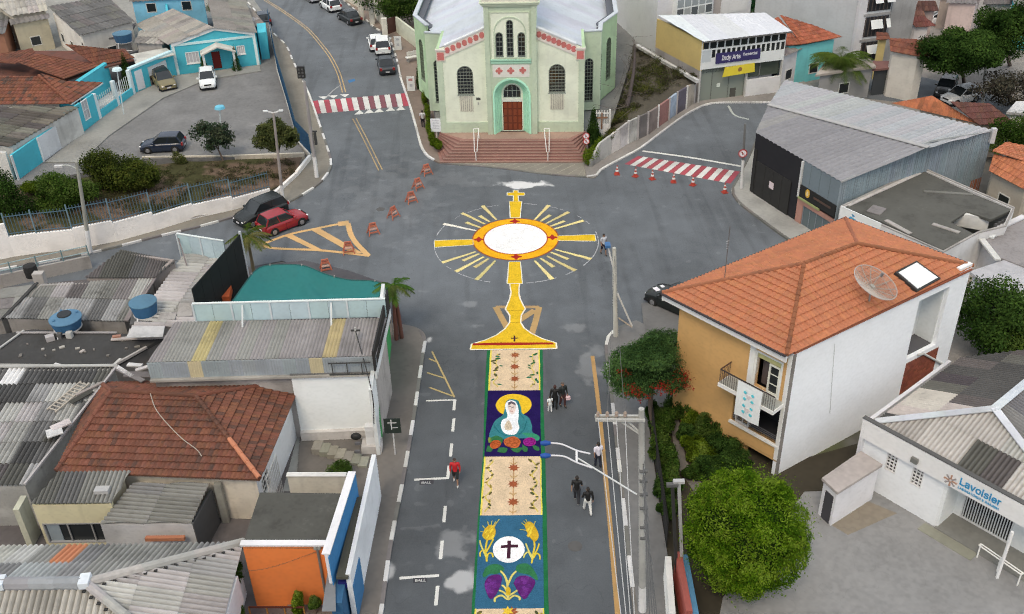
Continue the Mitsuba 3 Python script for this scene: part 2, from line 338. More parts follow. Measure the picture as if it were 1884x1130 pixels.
pv = pavement([(812, 302), (900, 308.5), (1010, 322), (1080, 327)], [(1090, 300), (1000, 296), (812, 298)], (.22, .21, .19), lambda i: False, 1.0, .05, .3)
for i in range(13):
    x = 845 + i * 20; y = 305.5 + max(0, (x - 900)) * .11
    lined([(min(x, 1074), min(y, 325)), (min(x + 24 + i, 1078), 300 + i * .35)], .05, (.36, .34, .27), 'paving_joint', .056)
pv = pavement([(1080, 327), (1095, 328), (1107, 313.5), (1146, 292), (1179, 274), (1215, 247), (1260, 214), (1291, 197), (1312, 191), (1370, 190), (1480, 190)],
         [(1480, 150), (1290, 150), (1150, 240), (1070, 290)], (.22, .215, .20), lambda i: i < 30, 1.2, .10)
pv = pavement([(1420, 195), (1395, 250), (1372, 300), (1352, 338), (1345.5, 352), (1352, 366), (1363, 379), (1396, 404), (1441, 437), (1500, 475)],
         [(1560, 470), (1500, 400), (1420, 260), (1460, 195)], (.33, .325, .31), lambda i: False, 1.2)
# far street on the right
struct('road', slab(gpoly([(1560, 178), (1720, 195), (1884, 262), (2000, 320), (2000, 240), (1884, 190), (1790, 165), (1690, 140), (1600, 60), (1500, 50)]), -.03, .006), GREY, 'asphalt')
# ------------------------------------------------------------------ building helpers
def zfor(q, y):
    """Height above the street at which the upright line through the plan point q meets survey row y."""
    d = DOWN; lo, hi = -5.0, 60.0
    for _ in range(50):
        m = (lo + hi) / 2; v = np.array([q[0], q[1], m]) - EYE
        if 565 + FOCAL * (v @ DOWN) / (v @ FWD) > y: lo = m
        else: hi = m
    return lo
UP = np.array([0, 0, 1.0])
class Face:
    """An upright plane through plan points a -> b; u runs along it, v is the height. Outside lies to the right of a -> b."""
    def __init__(s, a, b, z0=0.0):
        s.a = np.array([a[0], a[1], z0], float); d = np.array([b[0] - a[0], b[1] - a[1], 0.0]); s.L = np.linalg.norm(d); s.ex = d / s.L
        s.out = np.array([s.ex[1], -s.ex[0], 0.0]); s.z0 = z0
    def uv(s, x, y):
        d = FWD * FOCAL + RIGHT * (x - 942) + DOWN * (y - 565); t = ((s.a - EYE) @ s.out) / (d @ s.out); p = EYE + t * d - s.a
        return p @ s.ex, p[2]
    def rect(s, x0, y0, x1, y1):
        a, b = s.uv(x0, y0), s.uv(x1, y1); return (min(a[0], b[0]), max(a[0], b[0]), min(a[1], b[1]), max(a[1], b[1]))
    def P(s, u, v, out=0.0): return s.a + s.ex * u + UP * v + s.out * out
    def plate(s, poly_, t0, t1, mb=None):
        """Outline in (u, v) made solid from t0 to t1 metres outside the plane."""
        return (mb or MB()).frame(poly_, s.a, s.ex, UP, s.out, t0, t1)
def rect(u0, u1, v0, v1): return sbox(u0, v0, u1, v1)
def arch(u0, u1, v0, v1, n=12):
    r = (u1 - u0) / 2; a = np.linspace(0, math.pi, n + 1)
    return Polygon([(u0, v0), (u1, v0)] + [(u0 + r + r * math.cos(t), v1 - r + r * math.sin(t)) for t in a])
def window(parent, F, hole, col=WHITE, nx=2, ny=2, depth=.10, fw=.06, bar=.035, sill=None, glass=GLASS, frame_out=.02, name='window', gd=.1):
    """Frame with glazing bars; its pane lies behind as a sub-part."""
    u0, v0, u1, v1 = hole.bounds
    m = MB(); ring = hole.difference(hole.buffer(-fw, join_style=2)); F.plate(ring, -depth + .02, frame_out, m)
    inner = hole.buffer(-fw * .8, join_style=2)
    for i in range(1, nx):
        u = u0 + (u1 - u0) * i / nx; F.plate(rect(u - bar / 2, u + bar / 2, v0, v1).intersection(inner), -depth + .03, -.03, m)
    for j in range(1, ny):
        v = v0 + (v1 - v0) * j / ny; F.plate(rect(u0, u1, v - bar / 2, v + bar / 2).intersection(inner), -depth + .034, -.026, m)
    if sill: F.plate(rect(u0 - .06, u1 + .06, v0 - .07, v0 - .003), -.05, sill, m)
    k = part(parent, name, m, col, 'paint', .1)
    part(k, 'pane', F.plate(hole.buffer(-fw * .5, join_style=2), -depth - .012, -depth), glass, 'plain', gd)
    return k
def wall(parent, F, outline, holes=(), col=WHITE, t=.18, name='wall', mat='paint', d=.3, label=None, mitre=(1.0, 1.0)):
    """Wall panel with real openings; its ends are mitred (tangents at the two ends, 1 = square corner)."""
    p = outline
    for h in holes: p = p.difference(h)
    m = F.plate(p, -t, 0.0).mesh(); v = m.vertices.copy(); q = v - F.a; u = q @ F.ex; dep = -(q @ F.out)
    inn = dep > t * .5
    v[inn & (u < 1e-4)] += F.ex * t * mitre[0]; v[inn & (u > F.L - 1e-4)] -= F.ex * t * mitre[1]
    m.vertices = v
    return part(parent, name, m, col, mat, d, label=label)
def mitres(L):
    """Half-angle cotangents at the corners of a closed counter-clockwise outline."""
    n = len(L); out = []
    for i in range(n):
        p, a, b = np.array(L[i - 1][:2]), np.array(L[i][:2]), np.array(L[(i + 1) % n][:2])
        d0, d1 = (a - p) / np.linalg.norm(a - p), (b - a) / np.linalg.norm(b - a)
        cr, dt = d0[0] * d1[1] - d0[1] * d1[0], d0 @ d1; turn = math.atan2(cr, dt); out.append(math.tan(turn / 2))
    return out
def walls(parent, L, z0, z1, col=WHITE, openings=None, tops=None, skip=(), t=.18, d=.3, cols=None, mat='paint', noface=None):
    """Upright walls round a counter-clockwise outline. openings[i]: outlines in (u, v) of wall i; tops[i]: its upper edge [(u, v), ...] instead of z1."""
    M = mitres(L); n = len(L); out = []
    for i in range(n):
        F = Face(L[i], L[(i + 1) % n], z0); F.i = i; out.append(F)
        if i in skip or (noface is not None and F.out[:2] @ np.asarray(noface) > .7): continue
        top = (tops or {}).get(i) or [(F.L, z1 - z0), (0, z1 - z0)]
        o = Polygon([(0, 0), (F.L, 0)] + list(top))
        wall(parent, F, o, (openings or {}).get(i, ()), (cols or {}).get(i, col), t, d=d, mitre=(M[i], M[(i + 1) % n]), mat=mat)
    return out
def plane_frame(P):
    P = np.asarray(P, float); ex = P[1] - P[0]; ex /= np.linalg.norm(ex)
    n = np.zeros(3)
    for i in range(1, len(P) - 1): n += np.cross(P[i] - P[0], P[i + 1] - P[0])
    n /= np.linalg.norm(n)
    if n[2] < 0: n = -n
    ey = np.cross(n, ex)
    return P[0], ex, ey, n, (P - P[0]) @ np.stack([ex, ey], 1)
def span(L2, s):
    """Lowest and highest second coordinate of a convex outline at first coordinate s."""
    ts = []
    for i in range(len(L2)):
        a, b = L2[i], L2[(i + 1) % len(L2)]
        if abs(a[0] - b[0]) < 1e-9:
            if abs(s - a[0]) < 1e-6: ts += [a[1], b[1]]
            continue
        k = (s - a[0]) / (b[0] - a[0])
        if -1e-6 <= k <= 1 + 1e-6: ts.append(a[1] + (b[1] - a[1]) * k)
    return (min(ts), max(ts)) if ts else None
WAVE = (-1.5, -.1, .75, 1, .75, -.1)
def sheets(parent, P, cols, pitch=.177, amp=.028, size=(1.06, 2.2), d=.6, seed=0, name='roof_sheet', mat='sheet', j=.12, lift=.012, pick=None, ns=6):
    """A pitched roof of corrugated sheets over a convex planar outline P; the first edge is the eave (ridges run away from it). Each sheet is a part."""
    R = random.Random(seed); o, ex, ey, n, Q = plane_frame(P); s0, s1 = Q[:, 0].min(), Q[:, 0].max(); t0, t1 = Q[:, 1].min(), Q[:, 1].max()
    nx, ny = max(1, round((s1 - s0) / size[0])), max(1, round((t1 - t0) / size[1])); ws, wt = (s1 - s0) / nx, (t1 - t0) / ny
    per = max(1, round(ws / pitch)); pt = ws / per; A = Polygon(Q)
    for i in range(nx):
        for k in range(ny):
            sa, sb, ta, tb = s0 + i * ws, s0 + (i + 1) * ws, t0 + k * wt, t0 + (k + 1) * wt
            if A.intersection(sbox(sa, ta, sb, tb)).area < .04: continue
            ss = np.linspace(sa, sb, per * 6 + 1); row = []
            for s in ss:
                g = span(Q, min(max(s, s0 + 1e-7), s1 - 1e-7))
                lo, hi = max(ta - .06, g[0]), min(tb, g[1])
                if hi < lo: lo = hi = min(max((lo + hi) / 2, g[0]), g[1])
                z = 1.25 * amp * WAVE[round((s - s0) / pt * 6) % 6] + .3 * lift * R.random()
                row.append((o + ex * s + ey * lo + n * (z + lift * 2), o + ex * s + ey * hi + n * (z - lift)))
            zj = R.uniform(0, lift)
            V, Fc = [], []
            for a, b in row: V += [a + n * zj, b + n * zj]
            for q in range(len(row) - 1): Fc.append([2 * q, 2 * q + 2, 2 * q + 3, 2 * q + 1])
            c = pick(i, k, nx, ny) if pick else R.choice(cols)
            part(parent, name, MB().add(V, Fc), jit(R, c, j), mat, d)
def tiles(parent, P, col, pitch=.24, row=.36, j=.16, seed=0, d=.4, name='roof_tiles', mat='sheet', rise=.05, lip=.03, dark=None, pdark=.12):
    """A slope of clay tiles (P as for sheets): every tile a curved piece with its own lower edge, all of one slope in one part."""
    R = np.random.default_rng(seed); o, ex, ey, n, Q = plane_frame(P); s0, s1 = Q[:, 0].min(), Q[:, 0].max(); t0, t1 = Q[:, 1].min(), Q[:, 1].max()
    nx, ny = max(1, round((s1 - s0) / pitch)), max(1, round((t1 - t0) / row)); ws, wt = (s1 - s0) / nx, (t1 - t0) / ny
    A = Polygon(Q).buffer(.02); V, Fc, C = [], [], []; prof = np.array([0, .35, .8, 1, .8, .35, 0]) * rise; m = len(prof)
    for i in range(nx):
        for k in range(ny):
            sa, ta = s0 + i * ws, t0 + k * wt; cx, cy = sa + ws / 2, ta + wt / 2
            if not A.intersects(sbox(sa + .01, ta + .01, sa + ws - .01, ta + wt - .01)): continue
            full = A.contains(Point(sa, ta)) and A.contains(Point(sa + ws, ta)) and A.contains(Point(sa, ta + wt)) and A.contains(Point(sa + ws, ta + wt))
            z = R.uniform(-.006, .006); tw = R.uniform(-.008, .008); base = len(V); lo3 = []
            for a in range(m):
                s = sa + ws * a / (m - 1); lo, hi = ta - .04, ta + wt
                if not full:
                    g = span(Q, min(max(s, s0 + 1e-6), s1 - 1e-6))
                    if g is None: lo = hi = cy
                    else:
                        lo, hi = max(lo, g[0] - .02), min(hi, g[1] + .02)
                        if hi < lo: lo = hi = min(max(cy, g[0]), g[1])
                h = prof[a] + z + tw * (a / (m - 1) - .5)
                V += [o + ex * s + ey * lo + n * (h + lip), o + ex * s + ey * hi + n * h, o + ex * s + ey * lo + n * (h * .2 - .01)]
            for a in range(m - 1):
                b = base + 3 * a; Fc += [[b, b + 3, b + 4, b + 1], [b + 2, b + 5, b + 3, b]]
            c = jit(random.Random(int(R.integers(1e9))), col, j)
            if dark is not None and R.random() < pdark: c = dark
            C += [pack(c)] * (3 * m)
    V = np.array(V); Fc = np.array(Fc); Fc = np.vstack([Fc[:, [0, 1, 2]], Fc[:, [0, 2, 3]]])
    k = fresh(parent + '__' + name)
    scene[k] = mikit.ply(trimesh.Trimesh(V, Fc, process=False), 'mat_' + mat, smooth=False, uv=np.stack([np.array(C), np.full(len(C), d)], 1))
    labels[k] = {'kind': 'stuff'}
    return k
def ridge(parent, a, b, col, r=.13, step=.4, d=.4, name='ridge_tiles', mat='sheet', seed=1, j=.15):
    """A row of half-round ridge tiles along a -> b, in one part."""
    a, b = np.asarray(a, float), np.asarray(b, float); L = np.linalg.norm(b - a); n = max(2, int(L / step)); m = MB(); R = random.Random(seed)
    for i in range(n):
        p, q = a + (b - a) * i / n, a + (b - a) * (i + 1.08) / n; k = R.uniform(.93, 1.07)
        m.tube([p + UP * .01, q - UP * .005], [r * k * 1.08, r * k * .92], 8, True)
    x = part(parent, name, m, jit(R, col, j), mat, d, kind='stuff'); return x
def gutter(parent, a, b, col, w=.12, h=.1, name='gutter'):
    return part(parent, name, MB().beam(a, b, w, h), col, 'paint', .2)
def coping(parent, L, z, col, w=.26, h=.06, closed=True, name='coping'):
    m = MB(); n = len(L)
    g = LineString([tuple(p[:2]) for p in (list(L) + [L[0]] if closed else L)]).buffer(w / 2, cap_style=2, join_style=2)
    return part(parent, name, m.prism(g, z, z + h), col, 'paint', .4)
def inset(L, d):
    g = Polygon([tuple(p[:2]) for p in L]).buffer(-d, join_style=2); c = list(g.exterior.coords)[:-1]
    return c if g.exterior.is_ccw else c[::-1]
def ccw(L):
    L = [tuple(p[:2]) for p in L]
    return L if Polygon(L).exterior.is_ccw else L[::-1]
def on(z, *px): return [at2(x, y, z) for x, y in px]
def fence_bars(parent, a, b, z0, z1, step, r, col, name='fence_bar', rails=(.12, .88), post=None, mat='paint'):
    """Upright bars as parts between two rails."""
    a, b = np.asarray(a[:2], float), np.asarray(b[:2], float); L = np.linalg.norm(b - a); n = max(1, int(L / step))
    for i in range(n + 1):
        p = a + (b - a) * i / n; part(parent, name, MB().beam((*p, z0), (*p, z1), r), col, mat, .2)
    for k in rails:
        z = z0 + (z1 - z0) * k; part(parent, 'rail', MB().beam((*a, z), (*b, z), r * 1.5, r * 1.2), col, mat, .2)
# ------------------------------------------------------------------ the church
ch = thing('church', 'pale green and cream church with square front tower, arched windows and dark red door', 'church')
ZP = 1.3
fl, fr = at(812, 244, ZP), at(1074, 242, ZP)
CW = (.76, .82, .69); CG = (.52, .60, .47); CS = (.43, .57, .37); MINT = (.42, .76, .58); CRED = (.54, .17, .16); CROOF = (.47, .51, .57)
F = Face(fl, fr, ZP); Wd = F.L
tl_, tr_ = F.uv(899, 246)[0], F.uv(989, 244)[0]
EA = zfor(fl, 92) - ZP                                   # eave of the gable front
GT = 10.75 - ZP                                          # gable height at the tower
# gable front left and right of the tower
def gable_y(u): return EA + (GT - EA) * (u / tl_ if u < tl_ else (Wd - u) / (Wd - tr_) if u > tr_ else 1)
wl, wr = arch(*F.rect(839.6, 121.5, 872, 174.4)), arch(*F.rect(1009.3, 118, 1040, 170.4))
wall(ch, F, Polygon([(0, 0), (tl_ + .1, 0), (tl_ + .1, gable_y(tl_)), (0, EA)]), [wl], CW, .3, mitre=(1, 0), d=.25)
wall(ch, F, Polygon([(tr_ - .1, 0), (Wd, 0), (Wd, EA), (tr_ - .1, gable_y(tr_))]), [wr], CW, .3, mitre=(0, 1), d=.25)
for w in (wl, wr):
    window(ch, F, w, (.22, .25, .23), 5, 9, .16, .06, .028, .06, frame_out=.03)
    u0, v0, u1, v1 = w.bounds
    lo = v0 - 1.55
    k = part(ch, 'vent_grille', F.plate(rect(u0 + .1, u1 - .1, lo, v0 - .12), .0, .012), (.42, .42, .36), 'paint', .4)
    for i in range(7):
        u = u0 + .16 + (u1 - u0 - .32) * i / 6; part(k, 'vent_slat', F.plate(rect(u - .055, u + .055, lo - .03 * (i % 2), v0 - .14), .012, .06), (.62, .63, .54), 'paint', .3)
ph = F.uv(830, 225)[1]
for a, b in ((0, tl_), (tr_, Wd)): part(ch, 'plinth', F.plate(rect(a, b, 0, ph), .0, .07), CG, 'paint', .25)
for a, b in ((0, .52), (Wd - .52, Wd)): part(ch, 'pilaster', F.plate(rect(a, b, 0.002, EA - .9), .0, .085), CG, 'paint', .25)
# sloping cornice with red ornaments
for side in (0, 1):
    ua, ub = (0.75, tl_) if side == 0 else (tr_, Wd - .75)
    e = F.plate(Polygon([(ua, gable_y(ua) - .95), (ub, gable_y(ub) - .95), (ub, gable_y(ub)), (ua, gable_y(ua))]), .0, .10)
    c = part(ch, 'cornice', e, (.70, .66, .60), 'paint', .25)
    for i in range(7 if side == 0 else 8):
        n = 7 if side == 0 else 8; u = ua + (ub - ua) * (i + .5) / n; g = gable_y(u) - .45; s = .21
        dia = Polygon([(u - s, g - s * .6), (u - s * .4, g - s * 1.2), (u + s * .4, g - s * 1.2), (u + s, g - s * .6), (u + s, g + s * .7), (u + s * .4, g + s * 1.3), (u - s * .4, g + s * 1.3), (u - s, g + s * .7)])
        part(c, 'red_ornament', F.plate(dia, .10, .13), jit(R_, CRED, .1), 'paint', .3)
    uc = (0, .78) if side == 0 else (Wd - .78, Wd)
    part(ch, 'corner_block', F.plate(rect(uc[0], uc[1], EA - .98, EA - .08), -.0, .13), (.66, .58, .52), 'paint', .25)
    b_ = part(ch, 'corner_ornament', F.plate(rect(uc[0] + .1, uc[1] - .1, EA - .88, EA - .2), .13, .16), CRED, 'paint', .3)
    part(ch, 'corner_cap', F.plate(rect(uc[0] - .06, uc[1] + .06, EA - .08, EA + .06), -.5, .19), (.62, .60, .55), 'paint', .4)
    part(ch, 'gable_coping', F.plate(Polygon([(ua, gable_y(ua)), (ub, gable_y(ub)), (ub, gable_y(ub) + .12), (ua, gable_y(ua) + .12)]), -.32, .16), (.62, .66, .68), 'paint', .3)
part(ch, 'name_plate', F.plate(rect(*F.rect(876, 180, 884, 184)), .0, .03), (.12, .13, .12), 'metal')
part(ch, 'wall_lamp', F.plate(rect(*F.rect(879, 188, 881, 193)), .0, .08), (.4, .4, .38), 'paint')
# tower
TF = Face(F.P(tl_, 0, .45), F.P(tr_, 0, .45), ZP); TW = TF.L; TH = 13.0 - ZP
po = arch(*TF.rect(908.5, 147, 974.5, 243)); po = Polygon([(x, max(y, 0)) for x, y in po.exterior.coords])
pu0, _, pu1, pv1 = po.bounds; po = arch(pu0, pu1, 0.0, pv1)
tri = [arch(*TF.rect(931, 37, 945, 103.5)), arch(*TF.rect(911.3, 60, 926, 104)), arch(*TF.rect(952.3, 60, 966.8, 104))]
tri[0] = arch(*tri[0].bounds[0::2], *tri[0].bounds[1::2]); side_v = (tri[1].bounds[1] + tri[2].bounds[1]) / 2
tri = [arch(t.bounds[0], t.bounds[2], side_v, t.bounds[3]) for t in tri]
wall(ch, TF, rect(0, TW, 0, TH + .3), [po] + tri, CG, .35, 'tower_wall', mitre=(1, 1), d=.22)
for a, b in ((TF.P(TW, 0)[:2], TF.P(TW, 0, -4)[:2]), (TF.P(0, 0, -4)[:2], TF.P(0, 0)[:2])):
    G = Face(a, b, ZP); wall(ch, G, rect(0, G.L, 0, TH + .3), [], CG, .35, 'tower_wall', mitre=(1, 1), d=.25)
G = Face(TF.P(TW, 0, -4)[:2], TF.P(0, 0, -4)[:2], ZP); wall(ch, G, rect(0, G.L, 7, TH + .3), [], CG, .35, 'tower_wall')
for t, n in zip(tri, (8, 5, 5)): window(ch, TF, t, (.16, .19, .17), 2, n, .18, .05, .035, .05, frame_out=.03)
# cream panel with the blind arch round the three windows
pan = rect(*TF.rect(902, 24, 973.5, 107)); big = arch(*TF.rect(906.5, 30.5, 969, 107))
part(ch, 'cream_panel', TF.plate(pan.difference(shapely.union_all(tri).buffer(.05)), .0, .03), CW, 'paint', .2)
part(ch, 'blind_arch', TF.plate(big.difference(big.buffer(-.11)).intersection(rect(-9, 99, pan.bounds[1] + .02, 99)), .03, .09), CG, 'paint', .2)
part(ch, 'panel_frame', TF.plate(pan.buffer(.09, join_style=2).difference(pan), .0, .08), hsv(CG, 1.06), 'paint', .2)
for y0, y1, o in ((108.5, 111.5, .16), (112.5, 116.5, .10)): part(ch, 'ledge', TF.plate(rect(.45, TW - .45, TF.uv(942, y1)[1], TF.uv(942, y0)[1]), .0, o), hsv(MINT, .8), 'paint', .2)
cp = rect(*TF.rect(906, 119.5, 974.5, 141.5)); k = part(ch, 'cross_panel', TF.plate(cp, .0, .03), (.72, .70, .66), 'paint', .2)
for x, y in ((918.2, 130.3), (939.7, 130), (961.8, 129.3)):
    u, v = TF.uv(x, y); r = .30; g = shapely.union_all([Point(u + dx * r * .62, v + dy * r * .62).buffer(r * .42, 6) for dx, dy in ((1, 0), (-1, 0), (0, 1), (0, -1))] + [Point(u, v).buffer(r * .4)])
    part(k, 'red_cross', TF.plate(g, .03, .06), CRED, 'paint', .2)
for a, b in ((0, .42), (TW - .42, TW)): part(ch, 'tower_pilaster', TF.plate(rect(a, b, 0.002, TH - .02), .0, .10), CG, 'paint', .22)
# splayed mint portal
pi_ = arch(*TF.rect(921.6, 156.6, 961, 243)); iu0, _, iu1, iv1 = pi_.bounds; DP = .85
A_ = np.array(arch(pu0, pu1, 0, pv1, 20).exterior.coords[:-1]); ctr = (pu0 + pu1) / 2
B_ = np.array(arch(ctr - .95, ctr + .95, 0, pv1 - .62, 20).exterior.coords[:-1])
m = MB(); V = [TF.P(u, v, .0) for u, v in A_] + [TF.P(u, v, -DP) for u, v in B_]; n = len(A_)
m.add(V, [[i, i + 1, n + i + 1, n + i] for i in range(1, n - 1)] + [[n - 1, 0, n, 2 * n - 1]])
part(ch, 'portal_reveal', m, MINT, 'paint', .12)
for i in range(5):
    s = (i + .6) / 5.4; L2 = A_ * (1 - s) + B_ * s; pp = [TF.P(u, v, -DP * s + .02) for u, v in list(L2[1:]) + [L2[0]]]
    part(ch, 'portal_rib', MB().tube(pp, .028, 5), hsv(MINT, 1.1), 'paint', .12, smooth=True)
part(ch, 'portal_arch', TF.plate(po.buffer(.14).intersection(rect(0, TW, 0.01, 99)).difference(po), .0, .09), hsv(MINT, 1.08), 'paint', .12)
PFc = Face(TF.P(0, 0, -DP), TF.P(TW, 0, -DP), ZP)
dr_ = rect(ctr - .86, ctr + .86, 0, PFc.uv(942, 187)[1]); dv = dr_.bounds[3]
fan = arch(ctr - .80, ctr + .80, dv + .34, pv1 - .70)
part(ch, 'lintel', PFc.plate(rect(ctr - .95, ctr + .95, dv, dv + .30), -.1, .03), (.70, .73, .68), 'paint', .2)
fk = window(ch, PFc, fan, (.50, .55, .52), 4, 2, .1, .06, .03, frame_out=.02, name='fanlight')
part(ch, 'portal_back', PFc.plate(Polygon(B_).buffer(.05).difference(dr_).difference(fan), -.12, -.004), CW, 'paint', .2)
dk = part(ch, 'door', PFc.plate(dr_, -.14, -.06), (.15, .030, .014), 'paint', .2, label='dark red wooden double door')
for i in range(4):
    for j in range(4):
        w_, h_ = 1.72 / 4, dv / 4; u = ctr - .86 + i * w_; v = j * h_
        part(dk, 'door_panel', PFc.plate(rect(u + .07, u + w_ - .07, v + .07, v + h_ - .07), -.06, -.025), (.22, .050, .022), 'paint', .2)
# cornice and belfry above
z = TH - .28
for i, (h, o) in enumerate(((.16, .12), (.16, .24), (.10, .34))):
    part(ch, 'tower_cornice', TF.plate(rect(-o, TW + o, z, z + h), -4.0 - o, o), hsv(CG, 1.05 + .05 * i), 'paint', .3); z += h
part(ch, 'frieze', TF.plate(rect(-.15, TW + .15, z, z + 1.1), -4.1, .2), (.68, .66, .58), 'paint', .3)
for i in range(5):
    u = TW * (i + .3) / 4.6; g = shapely.union_all([rect(u - .07, u + .07, z + .2, z + .95), rect(u - .24, u + .24, z + .5, z + .66)])
    part(ch, 'frieze_cross', TF.plate(g, .2, .23), CRED, 'paint', .3)
part(ch, 'frieze_strip', TF.plate(rect(-.3, TW + .3, z + 1.1, z + 1.25), -4.3, .3), CG, 'paint', .3)
part(ch, 'belfry', TF.plate(rect(.35, TW - .35, z + 1.25, z + 4.4), -3.7, -.25), CW, 'paint', .2)
bp = [TF.P(-.1, z + 4.4, .1), TF.P(TW + .1, z + 4.4, .1), TF.P(TW + .1, z + 4.4, -4.1), TF.P(-.1, z + 4.4, -4.1), TF.P(TW / 2, z + 7.4, -2)]
part(ch, 'tower_roof', MB().add(bp, np.array([[0, 1, 4], [1, 2, 4], [2, 3, 4], [3, 0, 4], [0, 2, 1], [0, 3, 2]])), CROOF, 'paint', .3)
# body: an elongated octagon behind the front
def cl(u, w): q = F.P(u, 0, -w); return q[:2]
uR = [(Wd + 1.6, 5.3), (Wd + 1.75, 7.6), (Wd + 3.3, 10.9), (Wd + 3.3, 22), (Wd, 30)]
body = [cl(0.0, 5.0)] + [cl(Wd, 5.0)] + [cl(u, w) for u, w in uR] + [cl(Wd - u, w) for u, w in uR[::-1]]
BH = 8.15 - ZP
ops = {}
Fs = [Face(body[i], body[(i + 1) % len(body)], ZP) for i in range(len(body))]
# short returns between the front and the body, with one arched window each
for a, b in ((F.P(Wd, 0)[:2], cl(Wd, 5.0)), (cl(0, 5.0), F.P(0, 0)[:2])):
    G = Face(a, b, ZP); wall(ch, G, rect(0, G.L, 0, EA + .1), [], CS, .25, mitre=(0, 0), d=.25)
for a, b, f in ((cl(Wd, 5.0), cl(Wd + 1.6, 5.3), .08), (cl(-1.6, 5.3), cl(0, 5.0), .40)):
    G = Face(a, b, ZP); h = arch(G.L * f, G.L * (f + .50), .9, 5.0); wall(ch, G, rect(0, G.L, 0, BH + .6), [h], CG, .25, mitre=(0, 0), d=.25)
    window(ch, G, h, (.20, .23, .20), 3, 12, .14, .05, .03, .05)
    part(ch, 'parapet_cap', G.plate(rect(-.05, G.L + .05, BH + .6, BH + .7), -.33, .07), (.46, .52, .55), 'paint', .3)
for i in range(2, 10):
    G = Fs[i]; hs = []
    if i in (3, 4, 8, 9) and G.L > 2.5:
        hs = [arch(G.L * .32, G.L * .32 + 1.1, 1.6, 5.6)] if G.L < 6 else [arch(G.L * f, G.L * f + 1.2, 1.6, 5.6) for f in (.12, .45, .78)]
    elif i == 2: hs = [rect(G.L * .42, G.L * .42 + .35, 1.6, 5.0)]
    wall(ch, G, rect(0, G.L, 0, BH + .55), hs, CS if i % 2 else hsv(CG, .95), .25, mitre=(.4, .4), d=.3)
    for h in hs: window(ch, G, h, (.14, .18, .13), 3, 9, .16, .06, .03, .05)
    part(ch, 'parapet_cap', G.plate(rect(-.05, G.L + .05, BH + .55, BH + .65), -.33, .07), (.46, .52, .55), 'paint', .3)
    part(ch, 'roof_gutter', G.plate(rect(.1, G.L - .1, BH + .2, BH + .28), -.95, -.26), (.10, .11, .13), 'paint', .4)
# metal roof: standing-seam panels falling from the ridge to both sides
rz = GT + .85; ez = BH + .35
for sgn in (0, 1):
    WW = list(np.linspace(.35, 5.15, 6)) + list(np.linspace(5.15, 29.4, 25)); sg = -1 if sgn == 0 else 1; mid = Wd / 2
    for w0, w1 in zip(WW[:-1], WW[1:]):
        if w1 - w0 < .1: continue
        hf = lambda w: np.interp(w, [0, 5.149, 5.151, 7.6, 10.9, 22, 30], [Wd / 2 - .25, Wd / 2 - .25, Wd / 2 + .9, Wd / 2 + 1.35, Wd / 2 + 2.75, Wd / 2 + 2.75, Wd / 2 - .6])
        ha, hb = hf(w0 + .002), hf(w1 - .002)
        zq = lambda h: rz - (rz - EA) / (Wd / 2) * h
        a = [F.P(mid + sg * ha, zq(ha), -w0 - .004), F.P(mid + sg * hb, zq(hb), -w1 + .004), F.P(mid, rz, -w1 + .004), F.P(mid, rz, -w0 - .004)]
        b = [p - UP * .06 for p in a]
        q = [a[0], a[1], a[3], a[2]]; part(ch, 'roof_panel', MB().hexa([b[0], b[1], b[3], b[2], a[0], a[1], a[3], a[2]]), jit(R_, CROOF, .035), 'paint', .22)
part(ch, 'roof_ridge', MB().beam(F.P(Wd / 2, rz + .02, -3.8), F.P(Wd / 2, rz + .02, -30), .4, .06), hsv(CROOF, .95), 'paint', .2)
# terrace and steps: eight treads, wrapping round both ends
TER = (.28, .155, .13)
sl, sr = at2(810, 301), at2(1080, 300); tl2, tr2 = at2(846, 259, ZP), at2(1052, 258, ZP)
back = [cl(Wd + .2, .05), cl(-.2, .05)]
st = thing('church_steps', 'wide flight of reddish steps leading up to the church door', 'steps')
for i in range(8):
    s = i / 7.0; a, b = lerp2(sl, tl2, s), lerp2(sr, tr2, s)
    bl = lerp2(sl, fl[:2], .8 - .0) ; g = Polygon([tuple(a), tuple(b), tuple(lerp2(b, back[0], 1) + np.array([.05 * (7 - i), 0])), tuple(back[1] - np.array([.05 * (7 - i), 0]))])
    z0, z1 = (-.03 if i == 0 else ZP * i / 8), ZP * (i + 1) / 8
    part(st, 'step', slab(g, z0, z1), jit(R_, TER, .06), 'paint', .35)
    L2 = LineString([tuple(a), tuple(b)]); n_ = (b - a) / np.linalg.norm(b - a); off = np.array([n_[1], -n_[0]])
    part(st, 'tread_nosing', MB().beam((*(a + off * .004), z1 - .02), (*(b + off * .004), z1 - .02), .05, .05), (.36, .235, .20), 'paint', .3)
part(st, 'landing', slab(Polygon([tuple(tl2 + np.array([.3, .35])), tuple(tr2 + np.array([-.3, .35])), tuple(back[0] - np.array([.1, 0])), tuple(back[1] + np.array([.1, 0]))]), ZP - .01, ZP + .008), (.33, .22, .185), 'pave', .3)
